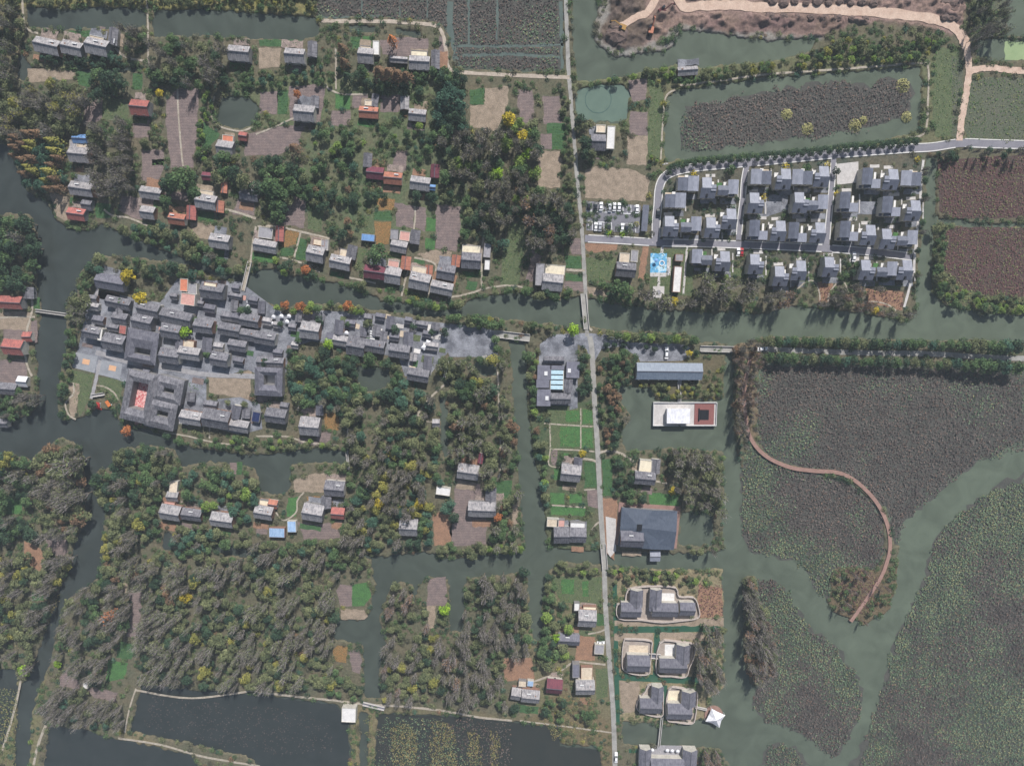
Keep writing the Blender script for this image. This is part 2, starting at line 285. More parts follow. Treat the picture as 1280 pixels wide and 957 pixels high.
# ---------------------------------------------------------------- plots, roads (data)
PLOTS = {
 'bare soil field': ('soil', [
  [(208,125),(223,108),(250,110),(248,135),(242,210),(213,210),(207,150)],[(166,150),(188,151),(187,172),(167,172)],[(105,130),(127,125),(126,150),(105,158)],[(177,187),(205,187),(205,210),(195,230),(177,228)],
  [(325,114),(347,114),(346,143),(325,142)],[(361,108),(392,105),(408,108),(400,155),(380,158),(362,150)],[(320,165),(350,158),(378,155),(375,180),(345,195),(306,195),(306,168)],[(415,138),(438,138),(437,158),(413,158)],[(441,120),(460,118),(460,133),(441,136)],
  [(475,50),(500,47),(535,48),(535,68),(500,72),(478,68)],[(549,45),(557,48),(561,84),(548,86)],[(476,120),(502,118),(500,140),(475,140)],[(495,188),(509,188),(507,214),(490,214)],[(645,112),(665,112),(668,140),(664,160),(650,150)],
  [(678,120),(700,120),(702,155),(680,155)],[(676,167),(690,167),(690,187),(676,187)],[(785,100),(808,98),(808,125),(790,128)],[(788,139),(810,140),(810,170),(785,169)],[(152,245),(176,247),(178,275),(165,272),(148,262)],[(200,240),(238,240),(235,251),(203,249)],[(298,245),(318,248),(318,270),(290,268)],
  [(5,402),(46,400),(47,428),(5,425)],[(0,448),(32,450),(35,480),(0,480)],[(365,245),(383,247),(380,285),(352,280)],[(493,253),(518,258),(516,286),(495,283)],[(519,258),(533,260),(531,290),(519,284)],[(545,255),(576,258),(574,300),(570,315),(544,310)],[(665,312),(678,320),(670,352),(657,350)],
  [(706,351),(729,353),(730,365),(705,362)],[(712,297),(725,298),(727,318),(715,318)],[(690,562),(697,562),(695,582),(688,580)],[(733,611),(747,612),(749,635),(735,632)],[(372,652),(400,655),(428,650),(425,672),(380,675)],[(320,655),(336,655),(334,668),(320,668)],[(570,598),(590,602),(600,605),(605,630),(608,650),(608,680),(565,682),(562,660),(566,635)],
  [(396,540),(414,540),(412,553),(395,552)],[(58,673),(85,675),(85,690),(75,695),(60,690)],[(160,740),(177,740),(176,770),(172,798),(158,795),(165,765)],[(75,845),(82,838),(98,850),(100,860),(73,858)],[(108,858),(147,865),(145,877),(118,872)],[(420,738),(425,730),(440,731),(440,757),(425,757)],[(535,724),(557,720),(559,757),(533,757)],[(436,812),(450,812),(453,825),(450,842),(440,838)],[(287,578),(296,578),(295,593),(287,593)],[(318,496),(340,496),(336,505),(320,503)],[(118,124),(128,122),(128,150),(116,150)]]),
 'pale dry field': ('straw', [
  [(731,212),(745,208),(790,212),(812,222),(810,240),(807,252),(770,250),(731,247)],[(673,188),(703,190),(700,235),(672,235)],[(784,170),(810,170),(808,207),(783,205)],[(606,110),(635,108),(635,130),(620,165),(588,158),(588,132),(605,131)],[(558,163),(576,163),(576,172),(558,172)],[(323,60),(352,60),(350,84),(324,86)],[(62,240),(85,245),(85,278),(70,270)],
  [(236,277),(270,280),(262,300),(240,295)],[(0,388),(40,390),(38,412),(0,412)],[(260,471),(286,469),(312,462),(315,465),(312,504),(295,496),(261,490)],[(386,292),(412,298),(408,308),(388,305)],[(733,358),(750,360),(760,370),(737,369)],[(366,600),(390,592),(430,590),(428,602),(405,615),(368,615)],[(640,630),(648,630),(648,655),(640,655)],[(425,760),(455,762),(460,770),(455,774),(427,774)],[(533,757),(545,757),(543,785),(535,785)],
  [(774,850),(800,852),(798,888),(778,892)],[(768,775),(905,772),(905,782),(768,782)],[(768,791),(816,791),(816,800),(768,800)],[(825,790),(880,790),(880,800),(825,800)],[(521,318),(545,312),(565,315),(563,328),(545,330)],[(34,86),(95,88),(93,100),(36,103)],[(85,478),(100,480),(95,520),(88,522)],[(152,728),(160,728),(158,740),(152,740)]]),
 'green vegetable plot': ('veg', [
  [(96,88),(117,92),(112,110),(98,106)],[(85,39),(120,38),(122,46),(85,47)],[(166,92),(178,92),(177,112),(166,112)],[(190,199),(205,199),(205,207),(190,207)],[(347,114),(360,113),(359,143),(347,143)],[(254,152),(275,168),(262,185),(253,185)],[(438,46),(452,45),(452,61),(440,62)],[(587,112),(606,110),(605,131),(587,130)],[(323,50),(378,50),(378,59),(325,58)],
  [(684,154),(706,154),(706,167),(684,167)],[(690,167),(707,168),(705,187),(690,187)],[(119,254),(139,255),(138,272),(120,272)],[(244,264),(268,266),(267,278),(244,275)],[(41,370),(50,372),(50,386),(42,386)],[(371,297),(384,300),(382,325),(370,325)],[(350,308),(368,310),(366,320),(350,320)],[(469,264),(491,264),(490,276),(467,275)],[(488,314),(503,317),(500,326),(486,325)],[(518,323),(531,325),(531,330),(517,331)],[(584,350),(597,352),(594,363),(582,361)],
  [(707,319),(726,320),(727,335),(707,335)],[(707,341),(728,343),(728,351),(707,351)],[(237,478),(248,478),(246,496),(237,495)],[(731,577),(744,577),(747,608),(730,610)],[(752,573),(766,573),(765,620),(754,620)],[(746,766),(757,767),(758,782),(746,782)],[(150,800),(170,805),(164,824),(145,822)],[(40,740),(55,740),(54,750),(40,750)],[(296,577),(303,577),(302,593),(295,593)],[(614,602),(640,600),(640,625),(616,625)]]),
 'bright green lawn': ('bgreen', [
  [(692,586),(704,586),(704,600),(692,600)],[(707,513),(724,513),(724,527),(707,527)],[(728,512),(740,512),(741,530),(728,530)],[(712,617),(728,617),(728,629),(712,629)],[(704,566),(712,566),(712,580),(704,580)],[(728,726),(736,726),(736,745),(728,745)],
  [(419,117),(438,117),(437,137),(419,135)],[(453,45),(466,46),(464,60),(453,60)],[(533,272),(545,274),(544,289),(532,289)],[(532,297),(543,297),(543,312),(532,311)],[(700,533),(726,533),(725,558),(700,558)],[(727,535),(741,535),(742,560),(727,560)],[(688,632),(732,634),(731,645),(688,643)],[(360,622),(373,620),(370,645),(358,645)],[(6,622),(28,622),(27,642),(7,642)],[(440,731),(460,727),(464,745),(455,757),(440,757)],[(702,724),(718,724),(718,742),(702,742)],
  [(688,615),(706,616),(706,630),(688,629)],[(135,825),(160,828),(155,848),(133,852)],[(810,615),(850,618),(848,635),(812,632)]]),
 'grass plot': ('lawn', [
  [(178,253),(230,258),(228,268),(195,265)],[(90,462),(118,468),(112,500),(100,520),(98,515),(88,470)],[(123,471),(155,475),(150,500),(125,485)],[(385,265),(405,262),(402,290),(384,286)],[(456,270),(468,265),(466,292),(455,290)],[(448,309),(460,310),(452,335),(445,340)],[(732,322),(770,322),(768,350),(735,352)],[(686,509),(742,510),(744,560),(697,560),(690,582),(686,560)],[(688,720),(752,720),(752,755),(700,752)],[(745,835),(760,835),(760,870),(745,875)],
  [(1168,60),(1198,60),(1200,100),(1192,170),(1170,172),(1165,130),(1170,80)],[(812,105),(830,105),(828,170),(824,200),(810,190)],[(640,277),(655,280),(656,310),(648,355),(625,358),(628,320),(635,290)],[(255,478),(248,478),(248,496),(254,497)],[(815,310),(868,312),(866,370),(812,368)],[(870,332),(935,335),(1060,350),(1130,356),(1125,360),(1000,352),(900,344)],[(128,122),(160,125),(160,150),(128,150)]]),
 'rusty autumn garden': ('rust', [
  [(470,247),(494,249),(493,264),(472,262)],[(468,276),(489,277),(486,305),(470,305)],[(352,285),(374,290),(372,305),(352,311)],[(405,516),(424,517),(423,538),(407,537)],[(383,620),(400,620),(399,631),(384,631)],[(416,812),(422,806),(435,808),(433,828),(418,825)],[(237,469),(257,470),(257,478),(237,478)]]),
 'orange earth patch': ('earth', [
  [(730,306),(735,303),(772,305),(771,312),(745,316),(733,313)],[(803,308),(811,308),(805,350),(797,348)],[(541,641),(566,640),(564,680),(543,682)],[(146,588),(158,588),(153,615),(148,615)],[(628,822),(665,822),(668,850),(630,850)],[(722,790),(744,790),(744,825),(718,825)],[(753,622),(772,622),(772,655),(768,700),(757,690)],[(1082,360),(1130,365),(1128,388),(1085,378)],[(1022,352),(1042,352),(1036,380),(1024,380)],[(873,730),(903,735),(903,770),(872,772)],[(30,674),(58,690),(50,715),(30,700)]]),
 'marsh grassland': ('marsh', [
  [(1172,200),(1280,190),(1280,273),(1200,273),(1174,265)],[(1182,290),(1195,283),(1280,286),(1280,375),(1240,370),(1200,360),(1180,340)]]),
 'rough meadow': ('meadow', [[(1213,97),(1280,97),(1280,180),(1210,175),(1205,160)],[(1215,0),(1254,0),(1258,45),(1216,48)],[(1190,70),(1204,76),(1200,172),(1190,172)]]),
}
PAVE = [  # (material, polygon, name, label)
 ('stone', [(112,372),(122,362),(165,372),(200,378),(222,348),(300,352),(345,386),(362,395),(402,388),(470,392),(522,400),(602,409),(622,414),(622,446),(562,446),(560,440),(536,470),(506,470),(498,446),(430,436),(390,426),(372,432),(360,445),(358,466),(330,470),(318,466),(310,462),(286,468),(258,470),(258,500),(300,496),(325,505),(328,536),(300,543),(250,530),(235,528),(190,535),(150,520),(158,478),(92,458),(100,425),(104,405)], 'village_pavement'),
 ('pad', [(95,440),(122,446),(118,466),(90,459)], 'paved_court'), ('pad', [(127,449),(153,455),(150,474),(123,468)], 'paved_court'),
 ('stone', [(675,430),(690,418),(735,416),(757,418),(790,428),(862,430),(862,446),(852,451),(800,452),(798,446),(776,433),(752,436),(744,450),(738,450),(733,436),(722,430),(722,510),(712,512),(712,500),(674,500),(672,470)], 'forecourt'),
 ('pale', [(1046,205),(1073,202),(1073,228),(1046,231)], 'pale_courtyard'),
 ('stone', [(1072,251),(1096,252),(1096,268),(1072,268)], 'pale_courtyard'),
 ('stone', [(955,243),(985,243),(985,262),(955,272)], 'pale_courtyard'),
 ('pale', [(757,645),(770,648),(770,688),(763,696),(759,690)], 'pale_forecourt'),
]
JUNC = [(731,298,7),(820,303,8),(934,204,8),(1042,196,8),(923,302,8),(1033,308,8),(1200,178,9),(1143,321,6)]
ROADS = [ # (material, width px, closed?, points, name, label)
 ('concrete', 4.6, [(705,0),(709,50),(711,93),(714,130),(718,180),(722,230),(726,270),(729,310),(731,350),(733,385),(734,420)], 'village_road', 'pale concrete lane running down from the top edge'),
 ('concrete', 6.4, [(737,420),(740,440),(743,500),(747,560),(751,640),(755,700),(757,760),(762,830),(767,900),(770,957)], 'village_road', 'concrete road running down to the bottom edge'),
 ('dirt', 4.2, [(402,26),(430,27),(480,27),(528,30),(545,33),(553,42),(558,65),(561,85),(580,91),(640,94),(712,97)], 'farm_track', 'curved pale farm track beside the upper lotus field'),
 ('asphalt', 9.5, [(820,303),(820,280),(822,258),(824,235),(831,221),(848,213),(880,208),(960,201),(1040,193),(1130,186),(1165,184),(1200,179),(1240,180),(1280,183)], 'estate_road', 'asphalt road curving round the top of the villa estate'),
 ('asphalt', 8.5, [(731,298),(770,300),(820,303),(870,304),(930,306),(1000,309),(1040,311),(1090,315),(1140,321)], 'estate_road', 'asphalt street along the bottom of the villa estate'),
 ('asphalt', 6.5, [(934,204),(930,225),(928,250),(925,275),(923,300)], 'estate_street', 'first inner street of the villa estate'),
 ('asphalt', 6.5, [(1042,196),(1040,225),(1038,250),(1035,280),(1033,306)], 'estate_street', 'second inner street of the villa estate'),
 ('pale', 3.0, [(1154,200),(1151,235),(1148,270),(1144,310),(1142,335),(1137,358),(1130,384)], 'estate_path', 'pale footpath along the right edge of the villa estate'),
 ('dirtroad', 11, [(838,-6),(850,4),(880,7),(920,7),(960,10),(1020,11),(1085,15),(1140,20),(1180,28),(1200,42),(1208,60)], 'dirt_road', 'wide pale dirt road crossing the construction ground'),
 ('dirtroad', 8, [(1208,58),(1211,83),(1209,105),(1205,130),(1201,155),(1199,176)], 'dirt_road', 'pale dirt road down to the estate road'),
 ('dirtroad', 7, [(1210,90),(1225,86),(1240,85),(1260,88),(1280,91)], 'dirt_road', 'pinkish dirt road leaving by the right edge'),
 ('dirtroad', 8, [(775,34),(795,22),(815,8),(840,0)], 'dirt_road', 'dirt track up from the muddy headland'),
 ('redpath', 4.6, [(938,446),(933,468),(930,490),(931,515),(937,545),(955,568),(985,583),(1015,588),(1045,590),(1065,598),(1085,615),(1100,635),(1110,660),(1112,685),(1107,705),(1100,722),(1085,745),(1063,776)], 'boardwalk', 'winding reddish walkway through the lotus field'),
 ('concrete', 6.5, [(945,436),(1000,438),(1085,441),(1160,442),(1230,446),(1280,450)], 'riverside_road', 'grey road between two rows of trees by the right edge'),
 ('pave2', 5, [(282,325),(286,300)], 'footpath', None),
 ('path', 2.4, [(28,0),(29,15),(31,32),(38,39),(48,42)], 'footpath', None), ('path', 2.2, [(184,0),(185,30),(185,60),(186,80)], 'footpath', None),
 ('path', 2.8, [(144,60),(152,68),(165,74),(180,76)], 'footpath', None),
 ('path', 2.0, [(222,108),(223,140),(226,180),(229,208)], 'footpath', None),
 ('path', 2.0, [(268,120),(265,145),(275,158),(300,164),(318,158)], 'footpath', None),
 ('path', 2.0, [(320,168),(345,158),(362,150),(368,148)], 'footpath', None),
 ('path', 2.2, [(407,105),(412,112),(430,118),(460,118)], 'footpath', None), ('path', 2.2, [(420,60),(420,112)], 'footpath', None),
 ('path', 2.4, [(322,283),(345,283),(378,290),(412,298)], 'footpath', None), ('path', 2.2, [(376,290),(371,310),(367,324)], 'footpath', None), ('path', 2.4, [(345,320),(352,322),(366,325),(383,331),(400,340)], 'footpath', None), ('path', 2.2, [(436,347),(452,350),(470,354)], 'footpath', None),
 ('path', 2.4, [(320,283),(316,305),(313,330)], 'footpath', None), ('path', 3.0, [(244,262),(282,262),(320,273)], 'footpath', None),
 ('path', 2.4, [(518,322),(532,325),(545,332),(540,352),(535,368)], 'footpath', None), ('path', 2.4, [(605,290),(602,320),(602,355),(600,362),(582,368),(560,372)], 'footpath', None), ('path', 2.2, [(600,362),(620,358),(640,357),(660,360)], 'footpath', None),
 ('path', 2.2, [(502,370),(508,345),(512,335)], 'footpath', None), ('path', 2.0, [(519,258),(519,272),(517,290)], 'footpath', None),
 ('path', 2.4, [(130,262),(142,270),(160,272),(185,282)], 'footpath', None),
 ('path', 2.6, [(40,370),(40,390),(34,412),(30,430),(34,455),(40,470)], 'footpath', None), ('path', 2.4, [(0,397),(20,396),(44,396)], 'footpath', None),
 ('stonepath', 3.6, [(120,378),(121,366),(122,352)], 'footpath', None),
 ('stonepath', 4.2, [(125,450),(121,470),(117,488),(114,498)], 'footpath', None), ('path', 2.2, [(120,482),(130,483),(142,490),(148,500)], 'footpath', None), ('path', 2.2, [(92,478),(92,492),(82,503),(86,518),(95,524)], 'footpath', None),
 ('path', 1.8, [(205,540),(235,545),(265,552),(300,556),(322,555)], 'footpath', None), ('path', 2.0, [(320,545),(350,545),(362,546),(385,553),(422,556)], 'footpath', None), ('path', 2.0, [(262,530),(262,548)], 'footpath', None), ('path', 1.8, [(375,480),(374,500),(372,514)], 'footpath', None),
 ('path', 2.0, [(435,480),(435,520),(434,560)], 'footpath', None), ('path', 2.4, [(556,480),(535,500),(520,520)], 'footpath', None), ('path', 1.8, [(522,518),(532,526),(543,527)], 'footpath', None),
 ('path', 2.2, [(621,450),(623,480),(624,520),(626,580),(622,600)], 'footpath', None),
 ('path', 2.0, [(380,615),(372,625),(370,640),(355,650),(345,640)], 'footpath', None),
 ('path', 1.8, [(680,529),(710,531),(742,533)], 'footpath', None), ('path', 1.8, [(688,561),(715,562),(743,564)], 'footpath', None), ('path', 1.8, [(687,529),(688,560),(686,580),(700,584)], 'footpath', None), ('path', 1.8, [(726,510),(726,560)], 'footpath', None), ('path', 1.8, [(688,631),(732,634)], 'footpath', None), ('path', 1.8, [(730,612),(744,611)], 'footpath', None),
 ('path', 3.0, [(727,573),(738,574),(746,577)], 'footpath', None), ('path', 3.0, [(748,566),(760,563),(775,566),(793,577)], 'footpath', None), ('path', 2.2, [(740,662),(745,655),(752,650)], 'footpath', None), ('path', 2.4, [(815,600),(825,602),(834,604)], 'footpath', None),
 ('path', 3.0, [(733,407),(740,413)], 'footpath', None), ('path', 3.0, [(731,338),(720,338),(708,337)], 'footpath', None),
 ('path', 2.6, [(757,830),(735,828),(718,827),(700,838),(685,845),(665,852)], 'footpath', None), ('path', 2.2, [(735,792),(750,789),(760,784)], 'footpath', None), ('path', 2.2, [(650,900),(690,905),(735,911),(765,915)], 'footpath', None),
 ('path', 2.4, [(170,862),(240,872),(320,862)], 'bank_path', None), ('path', 2.8, [(320,864),(370,870),(420,875),(460,880),(500,882),(555,888),(600,896),(640,900)], 'bank_path', None),
 ('path', 2.6, [(148,922),(200,930),(250,944),(300,953),(325,957)], 'bank_path', None), ('path', 2.0, [(170,860),(162,885),(156,915)], 'bank_path', None), ('path', 3.4, [(57,906),(48,930),(42,957)], 'bank_path', None), ('path', 3.0, [(26,850),(20,880),(10,915),(2,940)], 'bank_path', None),
 ('path', 2.4, [(850,107),(900,101),(960,93),(1060,86),(1152,79),(1160,84),(1160,120),(1156,165),(1135,172)], 'bank_path', None), ('path', 2.0, [(845,112),(832,122),(828,160),(826,200)], 'bank_path', None), ('path', 1.6, [(985,373),(996,362),(1008,352),(1018,352),(1024,365),(1025,382)], 'garden_path', None), ('path', 1.6, [(1035,383),(1036,368),(1046,354),(1055,353),(1061,366)], 'garden_path', None), ('path', 1.6, [(1080,377),(1095,377),(1110,381),(1120,388)], 'garden_path', None),
 ('pale', 3.4, [(828,308),(827,318)], 'garden_path', None), ('pale', 3.4, [(824,346),(823,360)], 'garden_path', None), ('pale', 2.4, [(859,306),(857,330),(854,368)], 'garden_path', None),
 ('pale', 1.8, [(826,206),(835,204)], 'garden_path', None),
 ('stonepath', 6.0, [(345,470),(318,470),(260,468),(200,458),(160,452),(120,440)], 'village_lane', None),
]
pv = np.zeros((MH, MW), np.uint8)       # built-over ground: no trees, no undergrowth
for nm, (mt, pl) in PLOTS.items():
    if mt == 'meadow': pl = pl[:1]
    for p in pl: fill(pv, ext(p))
for mt, p, *_ in PAVE: fill(pv, p)
for r in ROADS:
    fill(pv, ribbon(ext(r[2]) if r[1] > 4 else r[2], r[1]+(3 if r[0] == 'redpath' else 1)))
DIRT = [(752,0),(762,18),(750,38),(755,55),(773,64),(800,57),(825,50),(838,37),(856,30),(890,40),(916,42),(960,40),(985,45),(1028,46),(1060,30),(1100,28),(1155,34),(1190,44),(1204,30),(1212,0)]
SILT = [(742,0),(744,18),(738,36),(742,56),(764,74),(786,76),(812,67),(833,66),(850,54),(858,43),(868,40),(895,45),(960,53),(1003,50),(1024,50),(1040,40),(1000,30),(760,0)]
fill(pv, ext(DIRT)); fill(wm, ext(DIRT), 0)
VILLAS_BASE = [(828,235),(850,214),(960,206),(1040,198),(1130,190),(1152,196),(1146,310),(1138,352),(1060,352),(960,362),(880,345),(862,330),(824,312)]
pv0 = pv.copy(); fill(pv, VILLAS_BASE)
def blur(a, r):
    k = np.ones(2*r+1)/(2*r+1)
    a = np.apply_along_axis(lambda v: np.convolve(np.pad(v, r, 'edge'), k, 'valid'), 0, a)
    return np.apply_along_axis(lambda v: np.convolve(np.pad(v, r, 'edge'), k, 'valid'), 1, a)
wb = blur(blur(wm.astype(np.float32), 2), 2)
def sample(a, px, py):
    x = np.clip(px+MG-.5, 0, MW-1.01); y = np.clip(py+MG-.5, 0, MH-1.01)
    xi = x.astype(int); yi = y.astype(int); fx = x-xi; fy = y-yi
    return (a[yi,xi]*(1-fx)+a[yi,xi+1]*fx)*(1-fy)+(a[yi+1,xi]*(1-fx)+a[yi+1,xi+1]*fx)*fy
dm = np.zeros((MH, MW), np.uint8); fill(dm, ext(DIRT))
for r_ in ROADS:
    if r_[0] == 'dirtroad': fill(dm, ribbon(smooth(ext(r_[2]), 3), r_[1]+5), 0); db = blur(dm.astype(np.float32), 3)
# ---------------------------------------------------------------- the ground: one sheet with river beds and banks, out to the horizon
gx = np.concatenate([np.array([-4000,-2500,-1500,-900,-600,-450,-380]), np.arange(-330, 330.1, .66), np.array([380,450,600,900,1500,2500,4000])])
gy = np.concatenate([np.array([-4000,-2500,-1500,-900,-600,-450,-360]), np.arange(-290, 250.1, .66), np.array([300,450,600,900,1500,2500,4000])])
X, Y = np.meshgrid(gx, gy); PX, PY = to_px(X, Y)
wx = PX+(fbm(X*.35, Y*.35, 3)-.5)*7; wy = PY+(fbm(X*.35+50, Y*.35, 3)-.5)*7
inside = (np.abs(X) < 329) & (Y > -289) & (Y < 249)
W = np.where(inside, sample(wb, wx, wy), 0)
t = np.clip((W-.30)/.40, 0, 1); t = t*t*(3-2*t)
Z = -1.9*t
D = np.where(inside, sample(db, wx, wy), 0)
Z += np.clip((D-.5)*2, 0, 1)*(np.maximum(0, fbm(X*.3, Y*.3, 4)-.4)*8)
Z[~inside] = 0
nx_, ny_ = len(gx), len(gy)
me = bpy.data.meshes.new('ground'); co = np.stack([X, Y, Z], -1).reshape(-1, 3).astype(np.float32)
me.vertices.add(len(co)); me.vertices.foreach_set('co', co.reshape(-1))
idx = np.arange(nx_*ny_).reshape(ny_, nx_)
q = np.stack([idx[:-1,:-1], idx[:-1,1:], idx[1:,1:], idx[1:,:-1]], -1).reshape(-1, 4).astype(np.int32)
me.loops.add(q.size); me.loops.foreach_set('vertex_index', q.reshape(-1)); me.polygons.add(len(q)); me.polygons.foreach_set('loop_start', np.arange(0, q.size, 4, dtype=np.int32))
# soils: what kind of earth lies where (a material map, no shading in it)
kind = np.zeros((MH, MW, 3), np.float32)
def paintk(poly, c):
    xs = [p[0] for p in poly]; ys = [p[1] for p in poly]
    x0 = max(0, int(min(xs)+MG)-1); x1 = min(MW, int(max(xs)+MG)+2); y0 = max(0, int(min(ys)+MG)-1); y1 = min(MH, int(max(ys)+MG)+2)
    Yg, Xg = np.mgrid[y0:y1, x0:x1]; kind[y0:y1, x0:x1][inpoly(poly, Xg-MG+.5, Yg-MG+.5)] = c[:3]
kind[:] = lin(86,88,72)[:3]
GZ = [([(690,90),(1200,60),(1210,180),(820,210),(715,110)], (92,100,72)), ([(300,95),(560,95),(560,160),(300,160)], (84,98,70)), ([(380,160),(560,160),(600,290),(440,300),(380,260)], (80,96,70)),
      ([(768,712),(910,712),(910,902),(772,902)], (132,124,98)), ([(660,715),(760,715),(765,905),(650,905)], (104,102,78)), ([(640,500),(745,500),(750,690),(660,690)], (66,84,60)),
      (VILLAS_BASE, (74,80,72)), ([(1160,280),(1280,280),(1280,400),(1160,370)], (84,98,68)), ([(1025,765),(1050,705),(1125,705),(1120,770),(1080,785)], (92,82,64)), ([(755,445),(905,445),(905,500),(760,500)], (84,84,64)),
      ([(455,880),(760,900),(760,960),(455,957)], (98,96,74)), ([(0,830),(60,840),(40,957),(0,957)], (104,104,76)), ([(150,900),(340,957),(440,957),(440,880),(470,880),(470,957),(150,957)], (112,106,80)), ([(0,0),(30,0),(25,70),(0,80)], (98,94,72)), ([(915,425),(945,425),(945,550),(920,540)], (110,98,80)), ([(700,860),(768,905),(768,957),(640,920)], (102,94,70)),
      ([(320,0),(395,0),(395,18),(190,10),(0,8),(0,0)], (120,118,72))]
for p, c_ in GZ: paintk(ext(p), lin(*c_))
paintk(ext(SILT), lin(134,132,128)); paintk(ext(DIRT), lin(134,112,107)); paintk(ext([(752,0),(812,0),(806,18),(822,40),(800,57),(773,64),(755,55),(750,38),(762,18)]), lin(84,74,72)); paintk(ext([(960,18),(1060,22),(1060,34),(1030,44),(960,38),(916,42),(890,38),(880,28)]), lin(112,92,90))
kb = np.stack([blur(kind[..., i], 2) for i in range(3)], -1)
col = np.stack([np.where(inside, sample(kb[..., i], wx, wy), lin(80,84,66)[i]) for i in range(3)]+[np.ones_like(X)], -1)
mudc = lin(84,80,62)
for i in range(3): col[..., i] = col[..., i]*(1-np.clip(t*2,0,1))+mudc[i]*np.clip(t*2,0,1)
a = me.color_attributes.new('soil', 'FLOAT_COLOR', 'POINT'); a.data.foreach_set('color', col.reshape(-1).astype(np.float32))
m = bpy.data.materials.new('ground_earth'); m.use_nodes = True; nt = m.node_tree; N = nt.nodes; L = nt.links; b = N['Principled BSDF']; b.inputs['Roughness'].default_value = .95; b.inputs['Specular IOR Level'].default_value = .1
at = N.new('ShaderNodeAttribute'); at.attribute_name = 'soil'; ge = N.new('ShaderNodeNewGeometry')
n1 = N.new('ShaderNodeTexNoise'); n1.inputs['Scale'].default_value = .09; n1.inputs['Detail'].default_value = 8; n1.inputs['Roughness'].default_value = .7; L.new(ge.outputs['Position'], n1.inputs['Vector'])
n2 = N.new('ShaderNodeTexNoise'); n2.inputs['Scale'].default_value = .8; n2.inputs['Detail'].default_value = 5; n2.inputs['Roughness'].default_value = .8; L.new(ge.outputs['Position'], n2.inputs['Vector'])
r1 = N.new('ShaderNodeMapRange'); r1.inputs[1].default_value = .35; r1.inputs[2].default_value = .65; r1.inputs[3].default_value = .0; r1.inputs[4].default_value = .55; L.new(n1.outputs[0], r1.inputs[0])
mx = N.new('ShaderNodeMix'); mx.data_type = 'RGBA'; mx.blend_type = 'MIX'; mx.inputs[7].default_value = lin(112,98,82); L.new(r1.outputs[0], mx.inputs[0]); L.new(at.outputs['Color'], mx.inputs[6])
r2 = N.new('ShaderNodeMapRange'); r2.inputs[1].default_value = .3; r2.inputs[2].default_value = .7; r2.inputs[3].default_value = .5; r2.inputs[4].default_value = 1.5; L.new(n2.outputs[0], r2.inputs[0])
hs = N.new('ShaderNodeHueSaturation'); L.new(mx.outputs[2], hs.inputs['Color']); L.new(r2.outputs[0], hs.inputs['Value']); L.new(hs.outputs[0], b.inputs['Base Color'])
me.materials.append(m); me.update(); link('ground', me); tag(bpy.data.objects['ground'], kind='structure')
# ---------------------------------------------------------------- water
m = bpy.data.materials.new('murky_water'); m.use_nodes = True; nt = m.node_tree; N = nt.nodes; L = nt.links; b = N['Principled BSDF']
b.inputs['Roughness'].default_value = .12; b.inputs['IOR'].default_value = 1.33
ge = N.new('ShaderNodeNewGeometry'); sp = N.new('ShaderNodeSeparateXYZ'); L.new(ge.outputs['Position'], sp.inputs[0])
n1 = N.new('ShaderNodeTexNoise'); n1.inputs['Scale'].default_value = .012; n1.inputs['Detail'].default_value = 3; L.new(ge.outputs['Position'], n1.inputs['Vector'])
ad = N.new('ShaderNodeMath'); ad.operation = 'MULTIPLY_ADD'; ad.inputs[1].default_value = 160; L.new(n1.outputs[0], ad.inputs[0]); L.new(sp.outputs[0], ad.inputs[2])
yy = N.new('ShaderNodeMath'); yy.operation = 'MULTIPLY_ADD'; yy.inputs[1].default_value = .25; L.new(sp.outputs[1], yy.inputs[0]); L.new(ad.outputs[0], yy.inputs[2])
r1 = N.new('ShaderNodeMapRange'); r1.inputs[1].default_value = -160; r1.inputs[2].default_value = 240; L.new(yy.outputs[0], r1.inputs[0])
mx = N.new('ShaderNodeMix'); mx.data_type = 'RGBA'; mx.inputs[6].default_value = lin(56,62,61); mx.inputs[7].default_value = lin(88,97,84); L.new(r1.outputs[0], mx.inputs[0])  # tone along X: silt, plus sky reflection and haze put into the colour
n4 = N.new('ShaderNodeTexNoise'); n4.inputs['Scale'].default_value = .07; n4.inputs['Detail'].default_value = 7; n4.inputs['Distortion'].default_value = 1.2; L.new(ge.outputs['Position'], n4.inputs['Vector'])
r4 = N.new('ShaderNodeMapRange'); r4.inputs[1].default_value = .3; r4.inputs[2].default_value = .7; r4.inputs[3].default_value = .82; r4.inputs[4].default_value = 1.18; L.new(n4.outputs[0], r4.inputs[0])
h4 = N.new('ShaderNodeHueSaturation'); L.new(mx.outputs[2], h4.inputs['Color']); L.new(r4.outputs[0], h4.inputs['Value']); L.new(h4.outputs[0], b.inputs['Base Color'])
n3 = N.new('ShaderNodeTexNoise'); n3.inputs['Scale'].default_value = 1.6; n3.inputs['Detail'].default_value = 3; L.new(ge.outputs['Position'], n3.inputs['Vector'])
bp = N.new('ShaderNodeBump'); bp.inputs['Strength'].default_value = .12; bp.inputs['Distance'].default_value = .1; L.new(n3.outputs[0], bp.inputs['Height']); L.new(bp.outputs[0], b.inputs['Normal'])
WL = -.85
MB().add([(-329,-289,WL),(329,-289,WL),(329,249,WL),(-329,249,WL)], [(0,1,2,3)]).build('water', m); tag(bpy.data.objects['water'], kind='structure')
